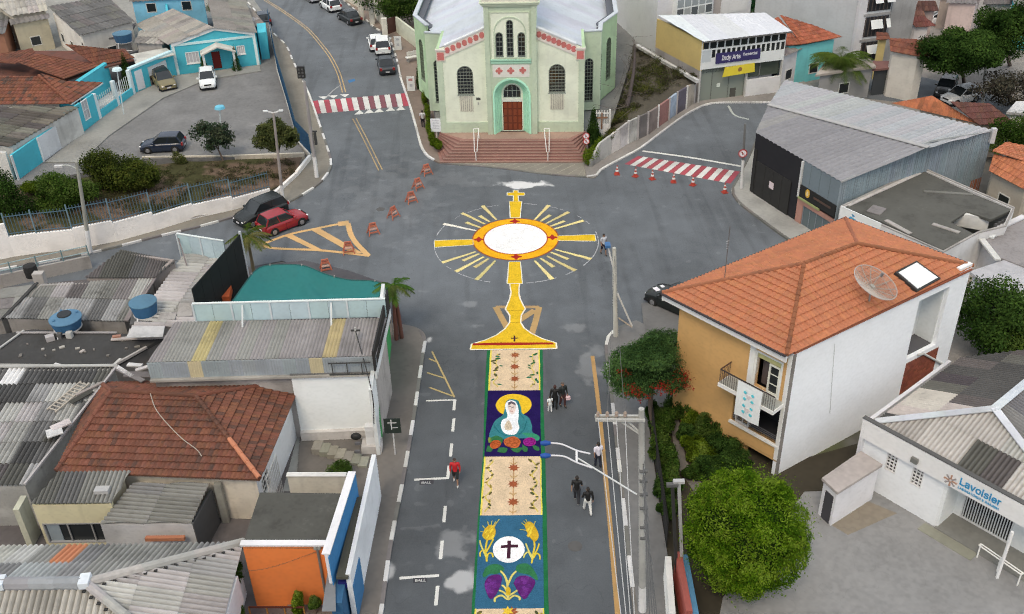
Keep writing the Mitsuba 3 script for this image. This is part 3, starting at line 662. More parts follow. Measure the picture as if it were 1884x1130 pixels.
for x in (877, 1007):                                     # white handrails down the steps
    h = thing('handrail', 'white tubular handrail on the left half of the church steps' if x < 900 else 'white tubular handrail on the right half of the church steps', 'handrail', 'handrails on the church steps')
    a, b = at(x - 1 + (2 if x > 900 else 0), 297, 0.1), at(x - (0 if x < 900 else 1), 255, ZP)
    for o, nm in ((-.22, 'tube'), (.22, 'tube')):
        off = np.array([o, 0, 0]); part(h, nm, MB().tube([b + off + UP * .02, b + off + UP * .95, a + off * .5 + UP * .9], .035, 6), WHITE, 'plain', smooth=True)
    part(h, 'post', MB().tube([a, a + UP * .92], .04, 6), WHITE, 'plain', smooth=True); part(h, 'crossbar', MB().beam(b + UP * .95 - np.array([.22, 0, 0]), b + UP * .95 + np.array([.22, 0, 0]), .05), WHITE, 'plain')
    part(h, 'base_plate', MB().box(a + UP * .02, (.22, .22, .03)), (.5, .5, .5), 'metal')
# ------------------------------------------------------------------ the sawdust carpet laid down the street
YEL = (.70, .46, .03); WHT = (.80, .80, .78); CRM = (.66, .51, .34); NAVY = (.022, .012, .085); BLUE = (.035, .125, .205); GRN = (.022, .145, .06); TEAL = (.04, .20, .22)
ORG = (.50, .13, .035); PUR = (.10, .022, .15); MAG = (.28, .02, .22); DRED = (.36, .03, .025); LEAF = (.035, .14, .06); SKIN = (.62, .50, .42); BRN = (.30, .09, .045); DKB = (.055, .022, .035)
ZA = lambda L: [(840 + x / 4.345, 600 + y / 4.346) for x, y in L]
ZB = lambda L: [(840 + x / 3.768, 830 + y / 3.767) for x, y in L]
ZM = lambda L: [(760 + x / 3.055, 290 + y / 3.054) for x, y in L]
def rough(g, a=.02, seed=0):
    """Hand-laid edge: the outline wanders a little."""
    if g.is_empty: return g
    g = g.segmentize(.12); out = []
    for q in getattr(g, 'geoms', [g]):
        c = np.array(q.exterior.coords); p = np.stack([c[:, 0] * 2.3, c[:, 1] * 2.3, np.full(len(c), seed * 3.7)], 1)
        c[:, 0] += (meshkit.noise(p, 1) - .5) * 2 * a; c[:, 1] += (meshkit.noise(p, 2) - .5) * 2 * a
        h = []
        for r in q.interiors:
            d = np.array(r.coords); p = np.stack([d[:, 0] * 2.3, d[:, 1] * 2.3, np.full(len(d), 5.)], 1); d[:, 0] += (meshkit.noise(p, 1) - .5) * 2 * a; d[:, 1] += (meshkit.noise(p, 2) - .5) * 2 * a; h.append(d)
        out.append(Polygon(c, h).buffer(0))
    return shapely.union_all(out)
_lev = [0]
def lay(parent, name, g, col, z, h=.006, a=.02, **k):
    _lev[0] += 1
    return part(parent, name, slab(rough(g, a, _lev[0]), z - h, z), col, 'dust', 0, **k)
def curve(L, closed=True, n=5): return smooth_line(np.array([at2(*p) for p in L] + ([at2(*L[0])] if closed else [])), n)
def blob(L): return Polygon(curve(L)).buffer(0)
def line(L, w): return LineString(curve(L, False)).buffer(w / 2)
# --- monstrance, on the crossing
mo = thing('sawdust_monstrance', 'yellow sawdust monstrance with white host and radiating rays laid on the asphalt crossing', 'street carpet')
mc = (at2(891, 443) + at2(1006, 440)) / 2; mc = np.array([at2(948.5, 441)[0], (at2(948, 409.5)[1] + at2(948, 471)[1]) / 2])
rh = (at2(1006, 440)[0] - at2(891, 443)[0]) / 2; ro = (at2(1026, 440)[0] - at2(870, 445)[0]) / 2
def ring(r0, r1): return Point(*mc).buffer(r1, 32).difference(Point(*mc).buffer(r0, 32))
lay(mo, 'halo_edge', ring(ro - .06, ro + .10), BRN, .012)
hal = lay(mo, 'halo', ring(rh - .1, ro), (.80, .40, .022), .018)
lay(mo, 'host_edge', ring(rh - .06, rh + .10), (.42, .10, .03), .024)
lay(mo, 'host', Point(*mc).buffer(rh, 32), (.85, .85, .84), .030, .008)
sx, sy = 1.0, 1.0
for k, (dx, dy) in enumerate(((0, 1), (1, 0), (0, -1), (-1, 0))):
    q = mc + np.array([dx, dy]) * (rh + ro) / 2; s = .34
    lay(mo, 'red_flower', Polygon([tuple(q + np.array(p) * s) for p in ((1, 0), (.3, .3), (0, 1), (-.3, .3), (-1, 0), (-.3, -.3), (0, -1), (.3, -.3))]).buffer(.07), DRED, .026)
def bar(name, L, edge=True, col=YEL):
    g = gpoly(ZM(L)); lay(mo, name + '_edge', g.buffer(.07), (.72, .70, .60), .012); return lay(mo, name, g, col, .018)
bar('left_arm', [(122, 468), (335, 461), (335, 490), (122, 504)]); bar('right_arm', [(815, 442), (1020, 434), (1026, 469), (815, 467)])
bar('upper_arm', [(543, 248), (609, 248), (600, 338), (549, 338)]); bar('lower_arm', [(541, 588), (601, 588), (612, 708), (531, 708)])
bar('top_cross', [(566, 247), (566, 214), (531, 212), (531, 200), (566, 198), (566, 186), (588, 186), (588, 198), (625, 200), (625, 212), (588, 214), (592, 247)])
RAYS = [(390, 270, 468, 350), (274, 312, 405, 374), (374, 327, 430, 362), (298, 364, 385, 397), (172, 373, 355, 412), (764, 268, 682, 350), (875, 306, 742, 375), (772, 323, 715, 360), (850, 357, 768, 388), (958, 354, 790, 403),
        (162, 591, 352, 530), (280, 580, 372, 540), (240, 642, 398, 558), (346, 617, 425, 568), (356, 688, 464, 580), (1000, 571, 800, 517), (872, 572, 775, 532), (913, 636, 752, 554), (792, 615, 716, 566), (783, 685, 684, 580)]
for i, (x0, y0, x1, y1) in enumerate(RAYS):
    a, b = at2(*ZM([(x0, y0)])[0]), at2(*ZM([(x1, y1)])[0]); t = (b - a) / np.linalg.norm(b - a); n = np.array([-t[1], t[0]])
    lay(mo, 'ray', Polygon([tuple(a + n * .16), tuple(a - n * .16), tuple(b - n * .08), tuple(b + n * .08)]), jit(R_, (.66, .56, .26) if i not in (4,) else (.72, .70, .62), .12), .012, a=.03)
stem = [(548, 712), (594, 712), (590, 760), (600, 800), (626, 852), (604, 888), (600, 928), (622, 962), (660, 990), (726, 1022), (800, 1044), (803, 1072), (326, 1078), (332, 1052), (410, 1028), (470, 1002), (520, 965), (546, 930), (548, 890), (524, 852), (546, 800), (555, 758)]
g = gpoly(ZM(stem)); lay(mo, 'foot_edge', g.buffer(.10), (.78, .74, .60), .026, .020); lay(mo, 'foot', g, YEL, .032)
for y, w in ((862, 92), (928, 52)): lay(mo, 'foot_line', line(ZM([(573 - w / 2, y), (573 + w / 2, y)]), .04), (.35, .20, .02), .038, .004)
lay(mo, 'red_band', gpoly(ZM([(338, 1046), (560, 1041), (782, 1042), (792, 1052), (560, 1056), (336, 1058)])), (.34, .03, .02), .038)
lay(mo, 'small_cross', shapely.union_all([line(ZM([(571, 1006), (571, 1034)]), .10), line(ZM([(555, 1018), (588, 1018)]), .10)]), DKB, .038)
# --- runner
ru = thing('sawdust_carpet', 'long green-edged sawdust carpet of cream, navy and blue picture panels down the street', 'street carpet')
L_ = [(896, 645), (892, 719), (888.5, 841), (880, 949), (868, 1121), (862, 1200)]; Rr = [(998.5, 643), (999, 719), (1003, 841), (1006, 949), (1009.5, 1121), (1011, 1200)]
lay(ru, 'green_border', gpoly(L_ + Rr[::-1]), GRN, .012, .012)
iL = [(902, 645), (898, 719), (891, 841), (883, 949), (873.5, 1121), (868, 1200)]; iR = [(993, 644), (994, 718.5), (995.5, 840), (998, 948), (1001, 1119.5), (1002.5, 1200)]
def panel(i, name, col, lab): return lay(ru, name, gpoly([iL[i], iL[i + 1], iR[i + 1], iR[i]]), col, .018, a=.012, label=lab)
p1 = panel(0, 'cream_panel', CRM, 'cream panel directly under the monstrance foot'); p2 = panel(1, 'figure_panel', NAVY, 'navy panel with praying veiled woman, golden halo and roses')
p3 = panel(2, 'cream_panel', CRM, 'cream panel between the praying woman and the white circle'); p4 = panel(3, 'symbol_panel', BLUE, 'blue panel with cross in white circle, wheat and grapes'); p5 = panel(4, 'cream_panel', CRM, 'cream panel cut off by the bottom edge')
def star(x, y, r, n=8, k=.5):
    c = at2(x, y); return Polygon([(c[0] + r * (1 if i % 2 == 0 else k) * math.cos(math.pi * i / n + math.pi / 2), c[1] + r * (1 if i % 2 == 0 else k) * math.sin(math.pi * i / n + math.pi / 2)) for i in range(2 * n)])
def cream(pn, i, ys, kind):
    cx = [948 - .0065 * (y - 645) * 1.6 for y in ys]
    top, bot = (iL[i][1] + 2, iL[i + 1][1] - 2)
    lay(pn, 'centre_line', line([(947.5 - (top - 645) * .012, top), (947.5 - (bot - 645) * .012, bot)], .05), (.45, .24, .10), .024)
    for y in ys:
        x = 947.5 - (y - 645) * .0125; lay(pn, 'rosette', star(x, y, .33, 8, .55), BRN, .030, a=.03)
    for y in [(a + b) / 2 for a, b in zip([top] + ys, ys + [bot])][:-1] + [bot - 6]:
        x = 947.5 - (y - 645) * .0125; lay(pn, 'line_ornament', line([(x - 6, y), (x, y + 3), (x + 6, y)], .06), (.48, .30, .13), .030)
    R = random.Random(i + 40)
    for side in (0, 1):
        P = []; n = 14
        for k in range(n + 1):
            y = top + 5 + (bot - top - 10) * k / n; e = np.interp(y, [q[1] for q in (iL if side == 0 else iR)], [q[0] for q in (iL if side == 0 else iR)])
            P.append((e + (13 + 5 * math.sin(k * 1.5 + i)) * (1 if side == 0 else -1), y))
        lay(pn, 'vine', line(P[::2], .06), (.60, .48, .09), .024, a=.04)
        for k in range(1, n + 1):
            if R.random() < (.15 if kind else .30): continue
            x, y = P[k - 1]; x += R.uniform(-5, 5); c = at2(x, y); r = R.uniform(.07, .12) * (1.0 if kind == 0 else .8)
            lay(pn, 'vine_leaf', affinity.rotate(affinity.scale(Point(*c).buffer(r, 5), 1.6, .8), R.uniform(0, 180)), R.choice([(.03, .12, .05), (.05, .16, .10), (.10, .10, .04)] if kind == 0 else [(.14, .12, .05), (.30, .22, .04), (.08, .09, .04)]), .030, a=.05)
        lay(pn, 'yellow_edge', gpoly([(iL if side == 0 else iR)[i], (iL if side == 0 else iR)[i + 1]] + [(x + (3.2 if side == 0 else -2.4), y) for x, y in ((iL if side == 0 else iR)[i + 1], (iL if side == 0 else iR)[i])]), (.70, .60, .10), .022)
cream(p1, 0, [653.8, 675.5, 697.5], 0); cream(p3, 2, [861, 891.5, 924], 1); cream(p5, 4, [1127, 1160], 1)
# the praying woman
c0 = at2(*ZA([(457, 632)])[0]); rr = abs(at2(*ZA([(600, 632)])[0])[0] - c0[0])
lay(p2, 'halo', Point(*c0).buffer(rr, 32), YEL, .024)
lay(p2, 'mantle', blob(ZA([(440, 586), (490, 600), (515, 650), (525, 700), (580, 735), (600, 790), (608, 850), (655, 880), (640, 920), (560, 900), (430, 905), (310, 910), (262, 890), (280, 820), (310, 760), (372, 710), (388, 640), (405, 600)])), TEAL, .030)
lay(p2, 'veil', blob(ZA([(440, 596), (475, 612), (494, 660), (498, 715), (492, 770), (500, 820), (470, 868), (410, 870), (372, 850), (354, 800), (366, 755), (405, 735), (400, 690), (388, 640), (408, 606)])), (.80, .82, .84), .036)
lay(p2, 'face', blob(ZA([(432, 612), (462, 625), (474, 655), (466, 690), (446, 712), (424, 696), (410, 660), (414, 628)])), (.68, .58, .54), .042)
lay(p2, 'hair', gpoly(ZA([(412, 618), (440, 606), (470, 622), (474, 640), (440, 624), (416, 640)])), (.12, .10, .12), .048)
for L in ([(420, 648), (432, 646)], [(444, 655), (456, 653)]): lay(p2, 'eye', line(ZA(L), .05), DKB, .048, a=.0)
lay(p2, 'mouth', line(ZA([(434, 684), (448, 686)]), .05), DRED, .048, a=.0); lay(p2, 'nose', line(ZA([(440, 655), (436, 672)]), .03), (.42, .30, .26), .048, a=0)
lay(p2, 'hands', blob(ZA([(408, 758), (424, 764), (440, 800), (444, 826), (420, 838), (388, 832), (384, 800), (396, 776)])), (.62, .54, .40), .042)
for x in (400, 412, 424): lay(p2, 'finger_line', line(ZA([(x, 776), (x + 6, 825)]), .025), (.40, .32, .22), .048, a=0)
for L in ([(492, 606), (506, 700), (540, 740)], [(300, 800), (340, 850), (400, 880)], [(560, 760), (540, 830), (500, 870)]): lay(p2, 'mantle_fold', line(ZA(L), .07), (.02, .15, .17), .036)
for L, c in (([(265, 900), (320, 880), (370, 905), (350, 950), (280, 935)], LEAF), ([(235, 1005), (250, 960), (290, 985), (270, 1010)], LEAF), ([(325, 1010), (340, 975), (405, 980), (390, 1015)], LEAF), ([(430, 985), (520, 975), (500, 1012), (460, 1010)], LEAF),
             ([(520, 860), (600, 860), (660, 885), (650, 920), (590, 900)], (.045, .26, .14)), ([(600, 950), (655, 970), (660, 1000), (620, 990)], LEAF), ([(525, 950), (570, 980), (560, 1010), (530, 1000)], LEAF), ([(250, 910), (262, 890), (285, 920), (262, 940)], (.2, .28, .05))):
    lay(p2, 'rose_leaf', blob(ZA(L)), c, .036)
for x, y, r, c in ((442, 935, .50, (.46, .12, .04)), (312, 950, .34, (.44, .10, .03)), (585, 930, .38, MAG)):
    q = at2(*ZA([(x, y)])[0]); m_ = lay(p2, 'rose', Point(*q).buffer(r, 9), c, .042, a=.09)
    R = random.Random(int(x))
    for k in range(5):
        a = k * 1.26 + .3; o = q + .52 * r * np.array([math.cos(a), math.sin(a)])
        lay(p2, 'rose_petal', Point(*o).buffer(r * .34, 6).difference(Point(*o).buffer(r * .24, 6)), hsv(c, .62), .048, a=.03)
# cross, wheat and grapes
wc = (at2(*ZB([(253, 682)])[0]) + at2(*ZB([(471, 682)])[0])) / 2; wr = (at2(*ZB([(471, 682)])[0])[0] - at2(*ZB([(253, 682)])[0])[0]) / 2
e = affinity.scale(Point(*wc).buffer(1, 32), wr, (at2(*ZB([(362, 592)])[0])[1] - at2(*ZB([(362, 774)])[0])[1]) / 2); e = affinity.translate(e, 0, at2(*ZB([(362, 683)])[0])[1] - wc[1])
lay(p4, 'white_circle', e, (.85, .85, .84), .024)
lay(p4, 'cross', shapely.union_all([gpoly(ZB([(351, 624), (376, 624), (374, 748), (349, 748)])), gpoly(ZB([(308, 655), (426, 652), (427, 672), (307, 674)]))]), DKB, .030)
WY = (.62, .48, .05)
for sgn, L in ((1, [(210, 765), (203, 690), (210, 630), (225, 560)]), (-1, [(520, 775), (535, 700), (540, 640), (510, 540)])):
    lay(p4, 'wheat_stem', line(ZB(L), .09), WY, .024)
ear1 = [(195, 545), (230, 515), (265, 530), (272, 570), (255, 605), (210, 622), (176, 590)]; ear2 = [(470, 515), (500, 490), (535, 510), (560, 560), (565, 600), (540, 630), (500, 590)]
for L, tips in ((ear1, [(295, 475), (270, 490), (245, 485), (215, 490), (180, 520), (165, 560)]), (ear2, [(452, 500), (465, 485), (480, 478), (545, 490), (440, 545), (555, 545)])):
    lay(p4, 'wheat_ear', blob(ZB(L)), (.55, .36, .03), .030, a=.04); cx, cy = np.mean(L, axis=0); R = random.Random(int(cx))
    for k in range(14):
        x, y = cx + R.uniform(-38, 38), cy + R.uniform(-45, 45)
        if Polygon(L).contains(Point(x, y)): lay(p4, 'wheat_grain', line(ZB([(x - 7, y + 9), (x + 7, y - 9)]), .07), R.choice([(.72, .55, .06), (.62, .42, .04)]), .036)
    for t in tips: lay(p4, 'wheat_awn', line(ZB([(cx, cy), t]), .035), WY, .026)
for L in ([(205, 735), (170, 660), (162, 625)], [(208, 700), (240, 640), (255, 615)], [(205, 745), (190, 690), (165, 705), (163, 730)], [(210, 750), (220, 715), (245, 712), (252, 735)], [(530, 740), (500, 690), (482, 645)], [(535, 730), (560, 680), (570, 645)], [(525, 745), (500, 705), (475, 720), (465, 740)], [(532, 745), (555, 712), (575, 725), (578, 750)]):
    lay(p4, 'wheat_blade', line(ZB(L), .08), R_.choice([WY, (.60, .55, .15)]), .030)
for L in ([(175, 860), (200, 810), (260, 785), (310, 795), (330, 825), (280, 850), (230, 850), (190, 880)], [(405, 830), (420, 790), (470, 780), (520, 800), (560, 860), (560, 895), (500, 860), (440, 850)]): lay(p4, 'vine_leaf', blob(ZB(L)), (.035, .17, .075), .024, a=.05)
for L in ([(200, 905), (230, 870), (290, 860), (318, 880), (300, 945), (270, 1000), (240, 1030), (210, 1000), (192, 940)], [(392, 920), (420, 875), (480, 865), (535, 890), (545, 920), (510, 985), (470, 1030), (440, 1000)]):
    gk = lay(p4, 'grape_bunch', blob(ZB(L)), PUR, .030, a=.04); R = random.Random(int(L[0][0])); P = Polygon(L); n = 0
    while n < 26:
        x, y = R.uniform(190, 550), R.uniform(860, 1030)
        if P.buffer(-10).contains(Point(x, y)): lay(p4, 'grape', Point(*at2(*ZB([(x, y)])[0])).buffer(.105, 6), jit(R, (.125, .03, .19), .35), .034, a=.02); n += 1
for L in ([(357, 1030), (355, 970), (350, 900)], [(355, 930), (335, 870), (308, 835)], [(355, 930), (380, 870), (408, 838)], [(355, 1010), (330, 985), (300, 970)], [(357, 1010), (390, 990), (420, 970)], [(350, 1030), (310, 1005), (270, 1020), (265, 1045)], [(362, 1030), (400, 1005), (435, 1015), (440, 1030)], [(352, 980), (335, 950), (318, 935)]):
    lay(p4, 'wheat_blade', line(ZB(L), .10), (.60, .54, .16), .030)
lay(p4, 'wheat_ear', blob(ZB([(345, 1000), (342, 965), (357, 945), (374, 965), (370, 1000)])), (.62, .42, .03), .036)
lay(p5, 'yellow_flower', star(*ZB([(355, 1112)])[0], .3, 6), (.72, .48, .05), .036)
# ------------------------------------------------------------------ right side: house with orange roof, laboratory, warehouse
def P3(*L): return [at(*p) for p in L]
def onplane(P, *L):
    """Survey marks brought onto the plane through the first three points of P."""
    a = np.asarray(P[0]); n = np.cross(np.asarray(P[1]) - a, np.asarray(P[2]) - a); out = []
    for x, y in L:
        d = FWD * FOCAL + RIGHT * (x - 942) + DOWN * (y - 565); out.append(EYE + d * (((a - EYE) @ n) / (d @ n)))
    return out
def under(parent, P, z0, col, ins=.12, d=.35, drop=.05, cols=None, skip=(), openings=None, noface=None):
    """Walls under a roof outline P (3-D points), inset a little, each reaching up to the roof at its ends."""
    L = [tuple(p[:2]) for p in P]; zs = [p[2] for p in P]
    if not Polygon(L).exterior.is_ccw: L, zs = L[::-1], zs[::-1]
    c = np.mean(L, axis=0); g = [tuple(np.array(p) + (c - np.array(p)) / (np.linalg.norm(c - np.array(p)) + 1e-9) * ins * 1.4) for p in L]
    tops = {i: [(np.linalg.norm(np.array(g[(i + 1) % len(g)]) - np.array(g[i])), zs[(i + 1) % len(g)] - drop - z0), (0, zs[i] - drop - z0)] for i in range(len(g))}
    return walls(parent, g, z0, 0, col, openings, tops, skip, .15, d, cols, noface=noface)
OT = (.44, .172, .090); YW = (.60, .37, .145)
ho = thing('house', 'two-storey house with orange tiled hip roof, ochre front and tall white side wall', 'house')
ZE = 8.2
A, B, C, D = P3((1218, 540, ZE), (1447, 655, ZE), (1790, 490, ZE), (1555, 403, ZE)); R1, R2 = P3((1479, 486, 10.0), (1576, 449, 10.0))
for i, P in enumerate(([A, B, R1], [B, C, R2, R1], [C, D, R2], [D, A, R1, R2])): tiles(ho, P, OT, .26, .40, .05, i, .22, rise=.055, lip=.075)
for i, (a, b) in enumerate(((A, R1), (B, R1), (R1, R2), (C, R2), (D, R2))): ridge(ho, a + UP * .05, b + UP * .05, hsv(OT, .62), .11, .38, .45, seed=i)
nAB = np.array([(B - A)[1], -(B - A)[0], 0]) / np.linalg.norm(B - A); nDA = np.array([(A - D)[1], -(A - D)[0], 0]) / np.linalg.norm(A - D); nCD = np.array([(D - C)[1], -(D - C)[0], 0]) / np.linalg.norm(D - C)
A2 = A - nAB * .6 - nDA * .9; B2 = B - nAB * .6; C2 = C - nCD * .2; D2 = D - nDA * .5 - nCD * .2
for a, b, n in ((A, B, nAB), (D, A, nDA), (C, D, nCD)):
    t = (b - a) / np.linalg.norm(b - a)
    part(ho, 'fascia', MB().beam(a + UP * -.16 - n * .06, b + UP * -.2 - n * .06, .10, .46), (.74, .74, .73), 'paint', .15)
    part(ho, 'gutter', MB().beam(a + UP * .02 + n * .06, b + UP * .02 + n * .06, .14, .10), (.055, .05, .055), 'paint', .2)
part(ho, 'soffit', slab(poly([A, B, C, D]).buffer(-.12), ZE - .30, ZE - .26), (.70, .69, .66), 'paint', .15)
zb = lambda x, y: (1280 + x / 4.345, 620 + y / 4.345)
Z1 = Face(A2, B2, 0).uv(*zb(470, 880))[1]                # underside of the overhanging upper storeys
FA = Face(A2, B2, Z1); F1 = Face(FA.P(0, 0, 1.0), FA.P(FA.L, 0, 1.0), Z1)
def au(x, y): return FA.uv(*zb(x, y))
up_l, up_r = au(484, 250), au(660, 430)
sl = F1.uv(*zb(430, 500))[1]; ll = FA.uv(*zb(470, 760))[1]                                          # balcony floor level
door = rect(up_l[0], min(up_r[0], FA.L - .35), sl + .12, min(sl + 2.25, ZE - .45 - Z1))
lo_l = au(290, 600)[0]
lower = rect(lo_l, FA.L - .22, ll, sl - .28)
wall(ho, FA, Polygon([(0, -Z1), (lo_l - .1, -Z1), (lo_l - .1, 0), (FA.L, 0), (FA.L, ZE - .3 - Z1), (0, ZE - .3 - Z1)]), [door, lower], YW, .25, mitre=(1, 0), d=.18)
# french window, one leaf open
dl = part(ho, 'door_frame', FA.plate(door.buffer(.10, join_style=2).difference(door), -.2, .05), (.76, .76, .74), 'paint', .1)
m_ = door.bounds[0] + (door.bounds[2] - door.bounds[0]) * .52
window(ho, FA, rect(m_, door.bounds[2] - .02, door.bounds[1] + .02, door.bounds[3] - .35), (.72, .70, .62), 1, 3, .06, .09, .07, name='glazed_door')
part(ho, 'transom', FA.plate(rect(door.bounds[0], door.bounds[2], door.bounds[3] - .33, door.bounds[3]), -.12, -.04), (.50, .48, .22), 'paint', .2)
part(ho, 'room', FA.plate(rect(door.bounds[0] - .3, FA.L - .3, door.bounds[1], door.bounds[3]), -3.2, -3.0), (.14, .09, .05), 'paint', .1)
part(ho, 'curtain', FA.plate(rect(door.bounds[0] + .1, door.bounds[0] + .5, door.bounds[1], door.bounds[3] - .4), -.5, -.46), (.10, .085, .08), 'paint', .1)
part(ho, 'jamb_post', FA.plate(rect(door.bounds[0] - .42, door.bounds[0] - .10, sl, ZE - .3 - Z1), 0, .12), (.76, .76, .74), 'paint', .1)
part(ho, 'corner_post', FA.plate(rect(FA.L - .18, FA.L + .02, 0.0, ZE - .3 - Z1), .01, .10), (.74, .73, .70), 'paint', .1)
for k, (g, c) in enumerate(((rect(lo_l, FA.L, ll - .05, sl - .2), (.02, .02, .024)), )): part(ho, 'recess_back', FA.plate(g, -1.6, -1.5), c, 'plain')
part(ho, 'recess_floor', FA.plate(rect(lo_l, FA.L - .2, ll - .08, ll), -1.5, -.02), (.03, .03, .035), 'plain')
window(ho, FA, rect(lo_l + .25, lo_l + 1.1, ll + .04, sl - .35), (.55, .54, .50), 2, 2, .5, .06, .04, name='window')
for i in range(3): part(ho, 'recess_rail', MB().beam(FA.P(lo_l, ll + .15 + .12 * i, -.10), FA.P(FA.L - .25, ll + .15 + .12 * i, -.10), .035), (.10, .10, .11), 'plain')
part(ho, 'ledge', FA.plate(rect(lo_l - .06, FA.L - .01, ll - .14, ll - .01), .0, .16), (.74, .73, .70), 'paint', .2)
part(ho, 'blind_slats', FA.plate(rect(lo_l + .02, lo_l + .22, ll + .05, sl - .4), -.2, -.15), (.34, .36, .38), 'paint', .1)
# balcony slab, rails and the banner hung over them
FO = Face(FA.P(0, 0, 1.0), FA.P(FA.L, 0, 1.0), Z1); bu = FO.uv(*zb(175, 380))[0]; be = FA.L - .05
part(ho, 'balcony_slab', FA.plate(rect(bu, be, sl - .22, sl), .004, 1.0), (.74, .74, .72), 'paint', .15)
part(ho, 'balcony_floor', FA.plate(rect(bu + .06, be - .06, sl, sl + .012), .0, .94), (.33, .34, .33), 'paint', .3)
RH = (FO.uv(*zb(345, 338))[1] + FO.uv(*zb(545, 440))[1]) / 2 - sl - .03
rl = part(ho, 'balcony_railing', MB().beam(FA.P(bu + .05, sl + RH, .94), FA.P(be - .05, sl + RH, .94), .06, .05), (.045, .035, .035), 'plain')
for k in np.arange(bu + .05, be - .02, .13): part(rl, 'baluster', MB().beam(FA.P(k, sl, .94), FA.P(k, sl + RH, .94), .022), (.07, .06, .055), 'plain')
part(ho, 'side_rail', MB().beam(FA.P(bu + .05, sl + RH, .02), FA.P(bu + .05, sl + RH, .94), .05), (.09, .05, .035), 'plain')
for k in np.arange(.08, .94, .13): part(rl, 'baluster', MB().beam(FA.P(bu + .05, sl, k), FA.P(bu + .05, sl + RH, k), .022), (.10, .055, .04), 'plain')
ba0, ba1 = FO.uv(*zb(345, 340)), FO.uv(*zb(540, 440)); bv0 = FO.uv(*zb(330, 620))[1]
ban = thing('banner', 'white cloth banner with two groups of turquoise marks hung over the balcony railing', 'banner')
bw = ba1[0] - ba0[0]; btop = (ba0[1] + ba1[1]) / 2; RH = btop - sl - .03
N = 14; V = []; 
for j in range(9):
    for i in range(N + 1):
        s, t = i / N, j / 8; V.append(FA.P(ba0[0] + bw * s, btop + (bv0 - btop) * t, 1.02 + .02 + .025 * math.sin(s * 9 + t * 2) * t + .05 * t * (1 - t)))
part(ban, 'cloth', MB().add(V, [[j * (N + 1) + i, j * (N + 1) + i + 1, (j + 1) * (N + 1) + i + 1, (j + 1) * (N + 1) + i] for j in range(8) for i in range(N)]), (.80, .81, .82), 'paint', .05, smooth=True)
for cv in (.32, .70):
    for dx, dy in ((-1, 1), (1, 1), (-1, -1), (1, -1)):
        u, v = ba0[0] + bw * .5 + dx * .23, btop + (bv0 - btop) * cv + dy * .20
        part(ban, 'turquoise_mark', FA.plate(affinity.rotate(Polygon([(u - .09, v - .05), (u + .03, v - .10), (u + .10, v + .02), (u + .02, v + .10), (u - .05, v + .06)]), 90 * dx * dy), 1.09, 1.098), (.10, .55, .66), 'paint', .05)
    u, v = ba0[0] + bw * .5, btop + (bv0 - btop) * cv
    part(ban, 'pale_heart', FA.plate(Polygon([(u, v - .16), (u + .16, v + .02), (u + .08, v + .12), (u, v + .05), (u - .08, v + .12), (u - .16, v + .02)]), 1.09, 1.098), (.72, .62, .62), 'paint', .05)
# side walls
FB = Face(B2, C2, -.1); H = ZE - .15
n1 = [FB.uv(*p) for p in ((1691, 557), (1727, 548), (1722, 632), (1687, 621))]
nic = rect(min(n1[0][0], n1[3][0]), max(n1[1][0], n1[2][0]), n1[2][1] - .1, n1[0][1] + .1)
wall(ho, FB, rect(0, FB.L, 0, H + .1), [nic], (.84, .88, .90), .25, mitre=(0, 0), d=.05, label='tall blank white side wall')
part(ho, 'niche_back', FB.plate(nic.buffer(.1, join_style=2), -1.5, -1.4), (.74, .75, .76), 'paint', .1)
part(ho, 'niche_floor', FB.plate(rect(nic.bounds[0], nic.bounds[2], nic.bounds[1] - .06, nic.bounds[1]), -1.4, -.26), (.10, .10, .11), 'paint', .3)
for u in (nic.bounds[0], nic.bounds[2]): part(ho, 'niche_side', FB.plate(rect(u - .05, u + .05, nic.bounds[1] - .06, nic.bounds[3] + .05), -1.4, -.252), (.68, .70, .72), 'paint', .1)
bk = [FB.uv(*p) for p in ((1667, 670), (1716, 643), (1713, 694), (1664, 722))]
b0, b1, c0, c1 = min(p[0] for p in bk), max(p[0] for p in bk), (bk[2][1] + bk[3][1]) / 2 , (bk[0][1] + bk[1][1]) / 2
bp_ = part(ho, 'brick_patch', FB.plate(rect(b0, b1, c0, c1), .0, .01), (.30, .22, .18), 'paint', .3)
nr = int((c1 - c0) / .17); nb = int((b1 - b0) / .30)
for j in range(nr):
    for i in range(nb + (j % 2)):
        u0 = b0 + (b1 - b0) * (i - .5 * (j % 2)) / nb; u1 = u0 + (b1 - b0) / nb - .02; u0, u1 = max(u0, b0), min(u1, b1 - .01)
        if u1 - u0 > .05: part(bp_, 'brick', FB.plate(rect(u0, u1, c0 + (c1 - c0) * j / nr, c0 + (c1 - c0) * (j + .88) / nr), .01, .028), jit(R_, (.26, .075, .045), .2), 'paint', .3)
a_, b_ = FB.uv(1687, 652), FB.uv(1775, 692)
part(ho, 'drain_pipe', MB().tube([FB.P(*a_, .08), FB.P(a_[0] + .5, a_[1] - .12, .08), FB.P(*b_, .10)], .07, 8), (.55, .55, .54), 'paint', .2, smooth=True)
part(ho, 'flashing', FB.plate(rect(-.02, FB.L + .02, H + .1, H + .20), -.05, .10), (.30, .10, .06), 'paint', .4)
part(ho, 'end_parapet', FB.plate(rect(FB.L - 1.0, FB.L + .05, H + .1, H + .5), -.25, .004), (.78, .79, .8), 'paint', .2)
part(ho, 'corner_edge', FB.plate(rect(-.02, .24, .1, H - .02), .0, .03), (.24, .22, .21), 'paint', .6)
part(ho, 'conduit', MB().tube([FB.P(*FB.uv(1535, 632), .03), FB.P(*FB.uv(1526, 760), .03)], .02, 5), (.55, .57, .58), 'plain')
